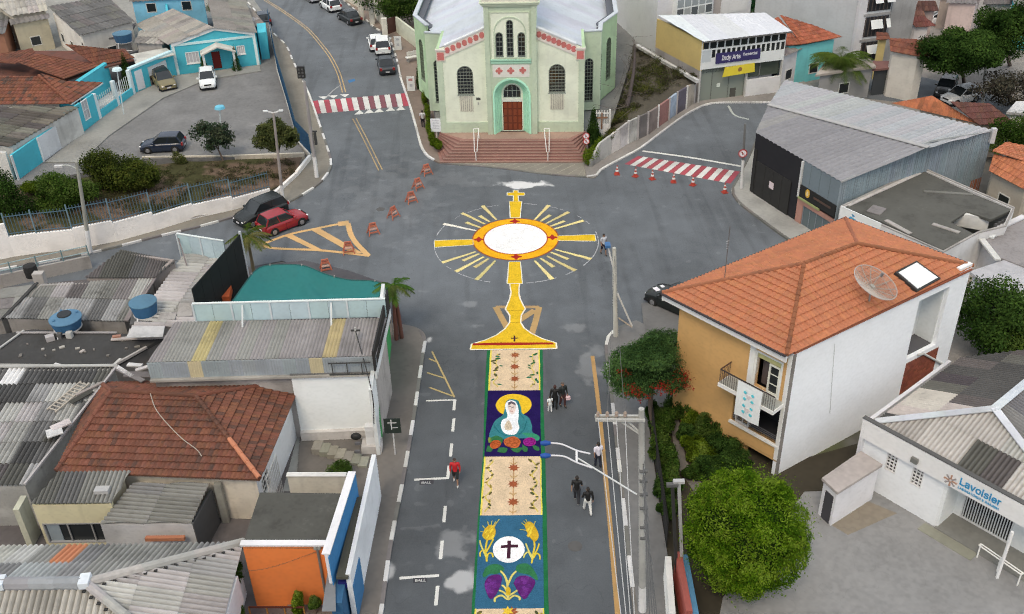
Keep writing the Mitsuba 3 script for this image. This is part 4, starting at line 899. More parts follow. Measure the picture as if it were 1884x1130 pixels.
for a, b, n in ((C2, D2, 'r'), (D2, A2, 'b')): G = Face(a, b, -.1); wall(ho, G, rect(0, G.L, 0, ZE - .2), [], YW if n == 'b' else (.72, .74, .75), .25, mitre=(.7, .7), d=.2)
# overhang underside and ground floor
Ag, Bg = A2 - nAB * 1.3, B2 - nAB * 1.3
part(ho, 'overhang', slab(poly([FA.P(lo_l - .1, 0), B2, Bg, FA.P(lo_l - .1, 0) - nAB * 1.3]), Z1 - .18, Z1 - .004), hsv(YW, .9), 'paint', .2)
G = Face(Ag, Bg, -.1); gop = [rect(G.L - 3.2, G.L - .5, .1, 2.3), rect(1.2, 2.4, 1.0, 2.1)]
wall(ho, G, rect(lo_l - .2, G.L, 0, Z1), gop[:1], YW, .2, mitre=(1, 0), d=.25)
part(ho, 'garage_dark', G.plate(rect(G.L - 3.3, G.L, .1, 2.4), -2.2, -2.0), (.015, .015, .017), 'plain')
part(ho, 'pillar', MB().box(FA.P(lo_l + .7, 0, -.35) * [1, 1, 0] + UP * 1.3, (.45, .45, 2.6), math.atan2((B - A)[1], (B - A)[0])), YW, 'paint', .2)
# skylight, dish and mast on the roof
sk = onplane([B, C, R2], (1643, 505), (1682, 484), (1727, 516), (1684, 540)); nS = np.cross(C - B, R2 - B); nS /= np.linalg.norm(nS); nS *= np.sign(nS[2])
c_ = np.mean(sk, axis=0)
fr_ = part(ho, 'skylight', MB().hexa([*(np.array([sk[3], sk[2], sk[0], sk[1]]) + nS * .02), *(np.array([sk[3], sk[2], sk[0], sk[1]]) + nS * .22)]), (.03, .03, .032), 'plain')
q = np.array([sk[3], sk[2], sk[0], sk[1]]); q = c_ + (q - c_) * .86
part(fr_, 'white_panel', MB().hexa([*(q + nS * .221), *(q + nS * .25)]), (.80, .81, .82), 'paint', .08)
q2 = c_ + (np.array([sk[3], sk[0]]) - c_) * .9
di = thing('satellite_dish', 'large round mesh satellite dish standing on the orange tiled roof', 'satellite dish')
dc = onplane([B, C, R2], (1599, 556))[0]; ax = np.array([.34, -.22, .91]); ax /= np.linalg.norm(ax); ex = np.cross(UP, ax); ex /= np.linalg.norm(ex); ey = np.cross(ax, ex); rd = 1.22
dcen = dc + UP * .95
def dpt(r, a): return dcen + ex * r * math.cos(a) + ey * r * math.sin(a) + ax * (r * r * .22)
mesh_ = MB()
for k in range(1, 29): mesh_.tube([dpt(rd * k / 28, a) for a in np.linspace(0, 2 * math.pi, 33)], .0085, 3, False)
part(di, 'wire_mesh', mesh_, (.42, .39, .34), 'plain')
for k in range(12): part(di, 'rib', MB().tube([dpt(r, k * math.pi / 6) - ax * .02 for r in np.linspace(.05, rd, 5)], .022, 5), (.30, .27, .24), 'plain')
part(di, 'rim', MB().tube([dpt(rd, a) for a in np.linspace(0, 2 * math.pi, 33)], .025, 5), (.40, .37, .34), 'plain'); part(di, 'hub', MB().tube([dcen - ax * .12, dcen + ax * .06], .14, 10), (.32, .30, .28), 'plain')
for k in range(3): part(di, 'feed_strut', MB().tube([dpt(rd * .9, k * 2.09 + .5), dcen + ax * .85], .014, 4), (.35, .33, .30), 'plain')
part(di, 'feed_horn', MB().tube([dcen + ax * .78, dcen + ax * .98], .07, 8), (.16, .15, .14), 'plain'); part(di, 'mast', MB().tube([dc - UP * .1, dcen - ax * .1], .05, 7), (.25, .24, .23), 'plain')
an = thing('antenna_mast', 'thin television antenna mast on the left hip of the orange roof', 'antenna'); q = onplane([A, B, R1], (1333, 514))[0]
part(an, 'pole', MB().tube([q, q + UP * 3.2], .022, 5), (.12, .11, .11), 'plain')
for k in range(4): part(an, 'element', MB().tube([q + UP * 2.0 + ex * (-.34 + .04 * k) + UP * (.45 - .15 * k) + ey * 0, q + UP * 2.0 + UP * (.30 - .15 * k) + ex * (.1 - .02 * k)], .014, 4), (.40, .40, .40), 'plain')
# ---- laboratory with hip roof of fibre cement
la = thing('clinic', 'low white corner building with blue lettering on its fascia and a patched corrugated hip roof', 'building')
ZL = 4.2
E0, E1 = P3((1588, 771, ZL), (1884, 931, ZL)); t = (E1 - E0) / np.linalg.norm(E1 - E0); E1 = E0 + t * 11.5
FL = Face(E0, E1, 0.0); bk_ = -FL.out
def lu(x, y, off=0.0): return Face(FL.P(0, 0, off), FL.P(FL.L, 0, off), 0).uv(x, y)
fh = 1.15
part(la, 'fascia', FL.plate(rect(0, FL.L, ZL - fh, ZL + .05), -.2, .0), (.76, .77, .77), 'paint', .10)
part(la, 'fascia_cap', FL.plate(rect(-.03, FL.L + .03, ZL + .05, ZL + .10), -.24, .03), (.10, .10, .10), 'paint', .4)
w1, w2 = lu(1629, 852, -.25), lu(1647, 891, -.25); w3, w4 = lu(1675, 880, -.25), lu(1698, 920, -.25)
FW = Face(FL.P(0, 0, -.25), FL.P(FL.L, 0, -.25), 0)
hs = [rect(w1[0], w1[0] + .62, 1.75, 2.85), rect(w3[0], w3[0] + .62, 1.75, 2.85)]
ent = lu(1721, 983, -.25)[0]
wall(la, FW, rect(0, ent, 0, ZL - fh + .1), hs, (.80, .82, .84), .2, mitre=(0, 0), d=.12)
for h in hs: window(la, FW, h, (.70, .70, .70), 3, 5, .12, .05, .05)
FE = Face(FL.P(ent, 0, -1.7), FL.P(FL.L, 0, -1.7), 0)
wall(la, Face(FL.P(ent, 0, -.25), FL.P(ent, 0, -1.7), 0), rect(0, 1.45, 0, ZL - fh), [], (.72, .73, .74), .2, mitre=(0, 0), d=.15)
g0, g1 = FE.uv(1770, 930)[0], FE.uv(1858, 990)[0]
gt = rect(g0, g1, .1, 2.6)
wall(la, FE, rect(0, FE.L, 0, ZL - fh), [gt], (.74, .75, .75), .2, mitre=(0, 0), d=.15)
gk = part(la, 'entrance_gate', FE.plate(gt.difference(gt.buffer(-.07, join_style=2)), -.1, -.02), (.66, .66, .66), 'paint', .1)
for k in np.arange(g0 + .13, g1 - .05, .13): part(gk, 'gate_bar', FE.plate(rect(k - .022, k + .022, .15, 2.55), -.09, -.04), (.66, .67, .67), 'paint', .1)
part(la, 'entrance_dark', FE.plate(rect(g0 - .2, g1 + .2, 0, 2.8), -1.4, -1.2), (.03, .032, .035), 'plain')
part(la, 'canopy_soffit', FL.plate(rect(ent, FL.L, ZL - fh + .02, ZL - fh + .10), -1.72, -.21), (.6, .6, .6), 'paint', .2)
part(la, 'entrance_step', FL.plate(rect(ent - .1, FL.L, -.02, .12), -1.7, -.1), (.20, .195, .18), 'pave', .3); part(la, 'entrance_step', FL.plate(rect(ent - .6, ent + 2.2, -.02, .06), -.1, .55), (.24, .235, .20), 'pave', .3)
part(la, 'wall_lamp', FL.plate(rect(*[f(a, b) for f, a, b in ((min, lu(1679, 840)[0], lu(1690, 850)[0]), (max, lu(1679, 840)[0], lu(1690, 850)[0]))], lu(1685, 851)[1], lu(1685, 842)[1]), .0, .16), (.16, .16, .15), 'plain')
def letters(parent, F_, text, u, v, h, col, name='lettering', out=.01, maxw=None, bold=True, depth=.02):
    m = meshkit.text_mesh(text, h, depth, bold); V = m.vertices.copy(); w = V[:, 0].max() - V[:, 0].min()
    if maxw: V[:, 0] = (V[:, 0] - V[:, 0].min()) * maxw / w
    P = F_.a + np.outer(V[:, 0] + u, F_.ex) + np.outer(V[:, 1] + v, UP) + np.outer(V[:, 2] + out, F_.out)
    return part(parent, name, trimesh.Trimesh(P, m.faces, process=False), col, 'paint', .05)
l0, l1 = lu(1764, 901), lu(1838, 936)
ua, ub = lu(1764, 895)[0], lu(1838, 938)[0]
letters(la, FL, 'Lavoisier', ua, ZL - .70, .40, (.03, .25, .50), maxw=ub - ua)
letters(la, FL, 'LABORATÓRIO E IMAGEM', ua - .02, ZL - .96, .12, (.05, .30, .55), maxw=(ub - ua) * 1.0)
lc = lu(1749, 884)
for k in range(8):
    a = k * math.pi / 4; part(la, 'emblem_ray', FL.plate(affinity.rotate(rect(lc[0] + .06, lc[0] + .24, lc[1] - .035, lc[1] + .035), k * 45, origin=lc), .0, .03), ((.40, .22, .16), (.30, .28, .27))[k % 2], 'paint', .05)
    part(la, 'emblem_dot', FL.plate(Point(lc[0] + .29 * math.cos(a), lc[1] + .29 * math.sin(a)).buffer(.05, 6), .0, .03), ((.45, .25, .18), (.33, .31, .30))[k % 2], 'paint', .05)
ps = lu(1838, 966, .5)
pq = at(1834, 1064); part(la, 'post', MB().beam(pq, at(1841, 968, 0) * 0 + np.array([pq[0], pq[1], ZL - fh + .0]), .11), (.76, .76, .75), 'paint', .1)
ra = thing('ramp_rail', 'white tubular ramp handrail beside the entrance gate', 'handrail'); a, b = at(1803, 1002, .85), at(1881, 1056, .85)
nn = np.array([(b - a)[1], -(b - a)[0], 0]); nn /= np.linalg.norm(nn)
for o in (-.08, .08): part(ra, 'tube', MB().tube([a + nn * o, b + nn * o], .035, 7), WHITE, 'plain', smooth=True)
for s in (.02, .5, .98): part(ra, 'post', MB().tube([a + (b - a) * s, (a + (b - a) * s) * [1, 1, 0]], .035, 6), WHITE, 'plain')
for s in (0, 1): part(ra, 'end_bend', MB().tube([a + (b - a) * s - nn * .08, a + (b - a) * s + nn * .08], .035, 7), WHITE, 'plain')
# hip roof
ap = at(1830, 753, 5.7); e0 = at(1604, 781, ZL - .1) + bk_ * .3; e1 = FL.P(FL.L, ZL - .1, -.3); b0_ = at(1884, 625, ZL) ; b0_ = e0 + bk_ * 13.0; tip = ap + bk_ * 12 + t * 7.5; ap2 = at(1884, 716, 5.75); rdg = ap2 - ap; rdg[2] = 0; rdg /= np.linalg.norm(rdg)
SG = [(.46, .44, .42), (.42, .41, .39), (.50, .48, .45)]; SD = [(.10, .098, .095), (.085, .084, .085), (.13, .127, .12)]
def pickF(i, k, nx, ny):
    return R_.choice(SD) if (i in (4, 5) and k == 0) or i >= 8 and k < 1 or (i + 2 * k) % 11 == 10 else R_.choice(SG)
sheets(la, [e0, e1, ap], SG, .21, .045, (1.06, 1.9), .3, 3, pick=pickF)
far = e0 + bk_ * 8.2; apf = ap + rdg * 9; apf[2] = ap[2]
P_ = [far, e0, ap, ap + bk_ * 10.5 + t * 0]; P_ = [far + UP * 0, e0, ap, np.array([*(ap + (far - e0))[:2], ap[2]])]
def pickB(i, k, nx, ny): return (.50, .47, .44) if (k == 0 and i in (nx - 3, nx - 4)) or (k == 1 and i == nx - 3) or (i == nx - 2 and k == 0) else R_.choice(SD)
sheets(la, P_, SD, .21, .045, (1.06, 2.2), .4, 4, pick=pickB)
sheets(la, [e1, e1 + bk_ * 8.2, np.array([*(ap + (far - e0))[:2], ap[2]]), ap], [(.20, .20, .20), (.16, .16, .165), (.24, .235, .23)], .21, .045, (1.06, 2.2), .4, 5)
for a, b, c in ((e0, ap, (.56, .60, .63)), (e1, ap, (.62, .66, .70)), (ap, np.array([*(ap + (far - e0))[:2], ap[2]]), (.55, .60, .64))):
    n = int(np.linalg.norm(b - a) / 1.0)
    for i in range(n): part(la, 'ridge_cap', MB().beam(a + (b - a) * i / n + UP * .06, a + (b - a) * (i + 1.03) / n + UP * .065, .42, .05), jit(R_, c, .08), 'paint', .4)
for a, b in ((E0, E0 + bk_ * 13),): G = Face(E0 + bk_ * 8.2, a, 0); wall(la, G, rect(0, G.L, 0, ZL - .25), [], (.62, .64, .65), .2, mitre=(0, 0), d=.3)
# annex with a concrete lid
ax_ = thing('shed', 'small white lean-to with a concrete slab roof between the tall white wall and the clinic', 'shed')
q = P3((1512, 880, 2.4), (1584, 830, 2.4), (1624, 855, 2.4), (1541, 907, 2.4)); g = poly(q)
part(ax_, 'slab_roof', slab(g, 2.26, 2.42), (.40, .37, .34), 'pave', .3)
L = ccw(g.buffer(-.10, join_style=2).exterior.coords[:-1]); L = [p for i, p in enumerate(L)]
ws = walls(ax_, L, -.05, 2.3, (.70, .72, .74), {}, t=.12, d=.25)
for G in ws:
    if G.out[0] < -.3 and G.out[1] < 0 and G.L > .7: part(ax_, 'door', G.plate(rect(.25, min(G.L - .15, 1.0), .05, 1.9), .0, .03), (.06, .06, .062), 'plain')
# yard
struct('yard', slab(gpoly([(1480, 900), (1620, 890), (1760, 1000), (2000, 1090), (2000, 1300), (1230, 1300), (1330, 1100)]), -.06, .02), (.24, .24, .235), 'pave', .4)
struct('yard', slab(gpoly([(1522, 962), (1594, 922), (1650, 945), (1560, 985)]), .0, .026), (.24, .215, .17), 'pave', .6)
# ---- warehouse
wa = thing('warehouse', 'large grey metal warehouse with a black front and a two-tone ribbed roof', 'warehouse')
ZW = 5.2; Q0, Q1, Q2, Q3 = P3((1390, 244, ZW), (1548, 335, ZW), (1830, 240, ZW), (1444, 147, ZW)); M0, M1 = P3((1414, 193, 6.15), (1708, 272, 6.15))
M0 = onplane([Q0, Q1, M1], (1414, 193))[0]; Q3 = onplane([M0, M1, Q2], (1444, 147))[0]
def ribbed(parent, P, cols, wd, seed, pitch=.5, amp=.03): sheets(parent, P, cols, pitch, amp, (wd, 30), .10, seed, j=.05, ns=6, lift=.004)
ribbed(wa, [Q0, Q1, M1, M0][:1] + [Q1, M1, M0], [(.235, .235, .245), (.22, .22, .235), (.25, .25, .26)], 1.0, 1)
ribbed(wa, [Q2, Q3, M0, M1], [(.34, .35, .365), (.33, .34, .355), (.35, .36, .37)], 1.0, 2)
part(wa, 'ridge_cap', MB().beam(M0 + UP * .06, M1 + UP * .06, .5, .05), (.36, .36, .37), 'paint', .2)
L = [Q0[:2], Q1[:2], Q2[:2], Q3[:2]]; c = np.mean(L, axis=0); L = [tuple(c + (np.array(p) - c) * .992) for p in L]
FQ = Face(L[0], L[1], 0); FS = Face(L[1], L[2], 0)
gs = FQ.uv(1472, 330)[0]
wall(wa, FQ, rect(0, gs, 0, ZW - .03), [], (.016, .017, .019), .15, mitre=(1, 0), d=.1, label='black front wall with big gate')
wall(wa, FQ, rect(gs, FQ.L, 2.3, ZW - .03), [], (.17, .215, .24), .15, mitre=(0, 1), d=.15)
ga = part(wa, 'gate', FQ.plate(rect(.6, gs - .9, .05, 3.0), .0, .06), (.024, .027, .026), 'paint', .15, label='black sliding gate with a small white notice')
for i in range(5): u = .6 + (gs - 1.5) * i / 4; part(ga, 'gate_rib', FQ.plate(rect(u - .03, u + .03, .05, 3.0), .06, .09), (.03, .032, .032), 'paint', .1)
nt = FQ.uv(1421, 341); part(ga, 'notice', FQ.plate(rect(nt[0] - .28, nt[0] + .28, nt[1] - .28, nt[1] + .28), .09, .11), (.66, .56, .58), 'paint', .1)
part(wa, 'gate_track', FQ.plate(rect(.1, .45, .05, 3.9), .0, .05), (.02, .02, .022), 'plain')
part(wa, 'down_pipe', FQ.plate(rect(gs + .05, gs + .22, 2.2, ZW - .1), .0, .14), (.6, .6, .6), 'paint', .2)
for i in range(4): u = gs + (FQ.L - gs) * i / 4; part(wa, 'panel_seam', FQ.plate(rect(u - .02, u + .02, 3.4, ZW - .05), .0, .02), (.13, .17, .19), 'paint')
part(wa, 'sign_band', FQ.plate(rect(gs + .25, FQ.L - .05, 2.3, 3.25), .0, .10), (.018, .017, .017), 'plain')
em = FQ.uv(1488, 356); part(wa, 'yellow_emblem', FQ.plate(affinity.scale(Point(*em).buffer(.3, 10), .8, 1.15), .10, .13), (.60, .36, .06), 'paint', .1); part(wa, 'emblem_figure', FQ.plate(affinity.scale(Point(*em).buffer(.16, 8), .7, 1.2), .13, .15), (.75, .60, .30), 'paint', .1)
part(wa, 'light_strip', FQ.plate(rect(gs + .2, gs + 2.6, 2.12, 2.28), .0, .16), (.32, .36, .16), 'paint', .2)
part(wa, 'entrance_frame', FQ.plate(rect(gs + .1, FQ.L - .05, 0, 2.1).difference(rect(gs + .75, FQ.L - .4, 0, 1.75)), -.1, .06), (.42, .22, .18), 'paint', .3)
k = part(wa, 'entrance_glass', FQ.plate(rect(gs + .75, FQ.L - .4, 0, 1.75), -.08, -.05), (.10, .13, .15), 'gloss')
for i in range(5): u = gs + .8 + i * (FQ.L - gs - 1.3) / 4; part(k, 'mullion', FQ.plate(rect(u - .03, u + .03, 0, 1.75), -.05, -.01), (.20, .23, .25), 'paint')
part(wa, 'sign_text_bar', FQ.plate(rect(em[0] + .7, em[0] + 2.6, em[1] - .12, em[1] + .05), .10, .115), (.10, .06, .045), 'paint', .5)
# gable side of vertical ribbed sheets
uM = FS.uv(1708, 272)[0]; nS_ = 26
for i in range(nS_):
    u0, u1 = FS.L * i / nS_, FS.L * (i + 1) / nS_ - .012
    zt = lambda u: ZW - .03 + (.95) * (u / uM if u < uM else (FS.L - u) / (FS.L - uM))
    part(wa, 'wall_sheet', FS.plate(Polygon([(u0, 1.2 if i > nS_ - 3 else 0), (u1, 1.2 if i > nS_ - 3 else 0), (u1, zt(u1)), (u0, zt(u0))]), -.05, .01 * (i % 2)), jit(R_, (.245, .30, .34), .05), 'paint', .18)
    for f in (.3, .65): part(wa, 'wall_rib', FS.plate(rect(u0 + (u1 - u0) * f - .02, u0 + (u1 - u0) * f + .02, .1, zt(u0) - .05), .01, .035), (.22, .275, .315), 'paint', .15, kind='stuff')
part(wa, 'brick_base', FS.plate(rect(FS.L - 1.9, FS.L, 0, 1.2), -.15, .0), (.40, .15, .08), 'paint', .4)
part(wa, 'gable_trim', FS.plate(Polygon([(0, ZW - .1), (uM, ZW + .85), (FS.L, ZW - .1), (FS.L, ZW + .05), (uM, ZW + 1.0), (0, ZW + .05)]), .02, .07), (.36, .38, .39), 'paint', .2)
for a, b in ((L[2], L[3]), (L[3], L[0])): G = Face(a, b, 0); wall(wa, G, rect(0, G.L, 0, min(ZW, Q3[2]) - .1), [], (.20, .22, .24), .15, mitre=(.9, .9))
part(wa, 'corner_flue', MB().box((*(Q2[:2] - [0.2, 0.3]), ZW - .3), (.35, .35, 1.2)), (.55, .56, .57), 'paint', .3)
# ------------------------------------------------------------------ near left: workshops, yards, the clay-tiled house
FC = [(.20, .20, .195), (.16, .158, .155), (.25, .245, .235), (.13, .128, .125)]       # weathered fibre cement
FD = [(.10, .098, .095), (.12, .118, .115), (.08, .08, .08)]
FP = [(.42, .41, .40), (.37, .365, .355), (.46, .45, .435), (.33, .325, .32)]
struct('yard', slab(gpoly([(-500, 1400), (690, 1400), (715, 640), (715, 520), (500, 490), (300, 500), (-300, 560)]), -.06, .012), (.12, .115, .11), 'pave', .6)
# long shed with yellow translucent strips
sh = thing('metal_shed', 'long shed with low-pitched grey metal roof crossed by two yellow translucent strips', 'shed')
a, b, c, d = P3((270, 668, 5.6), (692, 656, 5.6), (712, 585, 5.45), (322, 592, 5.45))
def pickM(i, k, nx, ny): return (.44, .37, .19) if i in (round(nx * .205), round(nx * .765)) else R_.choice([(.27, .262, .255), (.26, .252, .245), (.28, .272, .265)])
sheets(sh, [a, b, c, d], [GREY], .20, .02, (.80, 30), .35, 11, j=.04, pick=pickM)
G = Face(a, b, 0); n = 17
for i in range(n):
    u0, u1 = G.L * i / n, G.L * (i + 1) / n - .01; y = i in (round(n * .185), round(n * .735))
    part(sh, 'fascia_sheet', G.plate(rect(u0, u1, 4.55, 5.6), -.03, .03), (.58, .52, .33) if y else jit(R_, (.33, .37, .40), .05), 'paint', .3)
    for f in (.2, .4, .6, .8): part(sh, 'fascia_rib', G.plate(rect(u0 + (u1 - u0) * f - .02, u0 + (u1 - u0) * f + .02, 4.57, 5.58), .03, .05), (.62, .56, .36) if y else (.30, .34, .37), 'paint', .3, kind='stuff')
part(sh, 'gutter', MB().beam(G.P(0, 4.52, .1), G.P(G.L, 4.52, .1), .3, .12), (.40, .385, .34), 'paint', .6)
wl_ = Face(at(535, 690, 4.6), at(680, 684, 4.6), 0); part(sh, 'white_wall', wl_.plate(rect(0, wl_.L, 0, 4.55), -.2, .0), (.82, .84, .86), 'paint', .1, label='blank white rear wall')
part(sh, 'wall_cap', wl_.plate(rect(-.05, wl_.L + .05, 4.55, 4.63), -.25, .05), (.16, .16, .16), 'paint', .5)
part(sh, 'wall_base', wl_.plate(rect(0, wl_.L, .0, .7), .0, .25), (.62, .61, .57), 'paint', .7)
under(sh, [a, b, c, d], 0, (.40, .39, .37), d=.6, drop=.15)
for u in (.8, 1.6, 2.4): part(sh, 'gate_bar', MB().beam(G.P(G.L - u, 4.6, .25), G.P(G.L - u, 5.4, .25), .05), (.06, .06, .06), 'plain')
part(sh, 'gate_rail', MB().beam(G.P(G.L - 2.6, 5.4, .25), G.P(G.L - .3, 5.4, .25), .06), (.06, .06, .06), 'plain'); part(sh, 'gate_rail', MB().beam(G.P(G.L - 2.6, 4.65, .25), G.P(G.L - .3, 4.65, .25), .06), (.06, .06, .06), 'plain')
# street front: black sign board, white and green painted wall
sf = thing('street_wall', 'tall green and white painted street wall topped by a long black board', 'wall')
s0, s1 = at2(700, 838, .1), at2(720, 634, .1); FS_ = Face(s0, s1, 0)
wall(sf, FS_, rect(0, FS_.L, 0, 4.7), [], (.72, .73, .74), .2, mitre=(0, 0), d=.35)
part(sf, 'green_paint', FS_.plate(Polygon([(1.2, .05), (FS_.L, .05), (FS_.L, 3.9), (FS_.L * .6, 4.0), (FS_.L * .25, 3.0), (1.2, 1.6)]), .0, .012), (.055, .30, .10), 'paint', .35)
for u, c in ((3.4, (.10, .30, .13)), (4.9, (.30, .12, .05)), (6.3, (.13, .42, .20)), (7.6, (.08, .24, .10))): part(sf, 'poster', FS_.plate(affinity.rotate(rect(u, u + .8, .7, 2.3), -6), .012, .02), c, 'paint', .3)
q0, q1 = P3((690, 660, 5.6), (714, 556, 5.6)); FB_ = Face(q0, q1, 0)
part(sf, 'black_board', FB_.plate(rect(-.2, FB_.L + .4, 4.9, 6.2), -.1, .0), (.02, .02, .022), 'paint', .15)
part(sf, 'white_skirt', FB_.plate(rect(-.2, FB_.L + .4, 4.4, 4.9), -.08, .03), (.66, .67, .68), 'paint', .3)
mc_ = thing('meter_cabinet', 'white wall cabinet with meters and a black bag beside the street wall', 'cabinet'); p = at(682, 800, 1.2)
part(mc_, 'box', MB().box(p, (.5, .4, 1.4)), (.72, .72, .71), 'paint', .3); part(mc_, 'door', MB().box(p + [0, -.21, .25], (.4, .03, .5)), (.6, .6, .6), 'paint', .2); part(mc_, 'base', MB().box(p - UP * .8, (1.1, .8, .5)), (.50, .49, .46), 'pave', .6)
part(mc_, 'bag', trimesh.creation.icosphere(2, .24).apply_scale([1.25, .8, .9]).apply_translation(at(655, 803, 1.0)), (.015, .015, .016), 'plain', smooth=True)
for dz in (.0, .25): part(mc_, 'meter', MB().box(at(658, 816 + 60 * dz, .8), (.3, .12, .16)), (.12, .12, .13), 'plain')
lp = thing('service_mast', 'grey pipe mast with drooping cables beside the white rear wall', 'mast'); p = at(690, 690, 3.2)
part(lp, 'pole', MB().tube([at(672, 745, 1.0), at(672, 745, 1.0) * [1, 1, 0] + UP * 6.4], .06, 7), (.42, .42, .41), 'paint', .4)
part(lp, 'insulator', MB().box(at(672, 745, 1.0) * [1, 1, 0] + UP * 6.2, (.5, .06, .1)), (.05, .05, .05), 'plain'); part(lp, 'cable', MB().tube(smooth_line([at(672, 745, 1.0) * [1, 1, 0] + UP * 6.2, at(684, 720, 4.6), at(688, 780, 2.6)], 4), .03, 5), (.03, .03, .03), 'plain')
# hoarding round the lot with green netting
def hoarding(a, b, z0, z1, n, inner, label, post_in=True):
    k = thing('hoarding', label, 'hoarding'); G = Face(a, b, 0)
    for i in range(n):
        part(k, 'panel', G.plate(rect(G.L * i / n + .01, G.L * (i + 1) / n - .01, z0, z1), -.03, .0), jit(R_, (.44, .56, .60), .04), 'paint', .15)
        part(k, 'inner_face', G.plate(rect(G.L * i / n, G.L * (i + 1) / n, z0, z1), -.07, -.031), inner, 'paint', .1)
        if i % 2 == 0: part(k, 'post', G.plate(rect(G.L * i / n - .05, G.L * i / n + .05, z0 - .4, z1), .0, .07), (.56, .60, .62), 'paint', .2)
    part(k, 'top_rail', G.plate(rect(0, G.L, z1, z1 + .06), -.09, .05), (.66, .70, .72), 'paint', .2); return k, G
INN = (.014, .016, .016)
k, G1 = hoarding(at(361, 592, 5.4), at(712, 583, 5.4), 5.4, 6.6, 10, INN, 'pale blue metal hoarding standing along the far edge of the grey shed roof')
for s in (.26, .72): 
    q = G1.P(G1.L * s, 6.5, .05); part(k, 'strut', MB().tube([q, q + G1.out * .9 - UP * 1.2], .05, 6), (.66, .67, .68), 'paint', .2)
k, G2 = hoarding(at(333, 466, 3.5), at(418, 480, 3.5), 3.5, 5.0, 4, (.20, .25, .27), 'translucent blue hoarding at the top end of the pale corrugated roof'); part(k, 'strut', MB().tube([G2.P(.1, 4.7, .05), G2.P(1.6, 3.7, 1.6)], .045, 6), (.20, .17, .17), 'paint')
hl = thing('hoarding', 'black-faced hoarding wall between the pale corrugated roof and the green netting', 'hoarding')
w0, w1 = at(361, 565, 3.9), at(448, 462, 3.9); G = Face(w0, w1, 0)
for i in range(6): part(hl, 'panel', G.plate(rect(G.L * i / 6 + .01, G.L * (i + 1) / 6 - .01, 0, 5.2), -.06, .0), INN, 'paint', .1)
part(hl, 'end_post', G.plate(rect(G.L - .05, G.L + .08, 0, 5.4), -.1, .05), (.50, .54, .55), 'paint'); part(hl, 'orange_cover', MB().hexa([at(400, 558, 2.2), at(424, 558, 2.2), at(416, 530, 2.2), at(428, 536, 2.2), *(p + UP * .5 for p in (at(400, 558, 2.2), at(424, 558, 2.2), at(416, 530, 2.2), at(428, 536, 2.2)))]), (.42, .09, .03), 'paint', .2)
# netting: a sagging sheet
nt_ = thing('shade_net', 'teal green shade netting stretched over the hoarded lot', 'netting')
OUT = [(424, 560), (452, 520), (470, 498), (490, 489), (530, 487), (562, 490), (600, 505), (640, 515), (690, 518), (713, 531), (715, 556)]
Z_ = 3.1; top_ = smooth_line(np.array([at2(*p, Z_) for p in OUT]), 5); lo = np.array([np.linspace(at2(424, 562, Z_)[k], at2(715, 556, Z_)[k], len(top_)) for k in range(2)]).T
V = []; m_ = 9; nn_ = len(top_)
for j in range(m_ + 1):
    for i in range(nn_):
        s = j / m_; q = top_[i] * (1 - s) + lo[i] * s; x = i / (nn_ - 1)
        z = Z_ - .9 * math.sin(math.pi * x) * math.sin(math.pi * s) + .28 * math.exp(-((x - .42 - .2 * s) / .05) ** 2) * math.sin(math.pi * s) + .12 * math.sin(9 * x + 3 * s) * math.sin(math.pi * s)
        V.append((q[0], q[1], z))
part(nt_, 'net', MB().add(V, [[j * nn_ + i, j * nn_ + i + 1, (j + 1) * nn_ + i + 1, (j + 1) * nn_ + i] for j in range(m_) for i in range(nn_ - 1)]), (.022, .165, .165), 'paint', .12, smooth=True)
rp = MB(); rp.tube([(*p, Z_ + .02) for p in top_], .035, 5); part(nt_, 'edge_rope', rp, (.02, .10, .10), 'plain')
for i in range(0, nn_, 8): part(nt_, 'pole', MB().tube([(*top_[i], 0), (*top_[i], Z_ + .1)], .05, 6), (.3, .3, .3), 'paint')
struct('pavement', slab(gpoly([(448, 545), (470, 492), (560, 482), (640, 500), (720, 528), (745, 600), (700, 600), (560, 520)]), -.02, .125), (.085, .085, .088), 'pave', .4)
# pale ribbed roof with horizontal ribs and the grey workshop roofs
wk = thing('workshop', 'workshop under pale corrugated roof sheets with ribs running sideways', 'building')
P = P3((239, 607, 3.2), (339, 466, 3.6)) ; pl = [at(421, 479, 3.5), at(361, 563, 3.4), at(339, 466, 3.6)]
q = onplane(pl, (421, 479), (359, 596), (236, 610), (339, 466))
sheets(wk, [q[2], q[3], q[0], q[1]][::1], FP, .36, .05, (1.1, 2.4), .35, 21, j=.08)
under(wk, [q[0], q[3], q[2], q[1]], 0, (.34, .33, .31), d=.6)
for i in range(3): part(wk, 'patch_sheet', MB().hexa([*(np.array(onplane(pl, *L)) + UP * .07), *(np.array(onplane(pl, *L)) + UP * .10)]) if (L := [[(290, 590), (322, 590), (296, 578), (326, 578)], [(232, 624), (300, 622), (244, 603), (304, 602)], [(326, 585), (354, 583), (330, 560), (356, 560)]][i]) else None, (.50, .50, .50) if i == 1 else (.40, .385, .37), 'sheet', .4)
w2_ = thing('workshop', 'workshop under dark weathered corrugated roof beside the street corner', 'building')
T0, T1, T2, T3 = P3((154, 512, 3.7), (284, 512, 3.7), (325, 476, 4.3), (223, 461, 4.3))
sheets(w2_, [T0, T1, T2, T3], FD, .21, .038, (1.0, 2.0), .45, 22, j=.10); under(w2_, [T0, T1, T2, T3], 0, (.30, .28, .26), d=.6)
w3_ = thing('workshop', 'workshop under patchy grey corrugated sheets behind the two water tanks', 'building')
T = P3((8, 586, 2.9), (232, 592, 2.9), (284, 513, 3.6), (70, 521, 3.6))
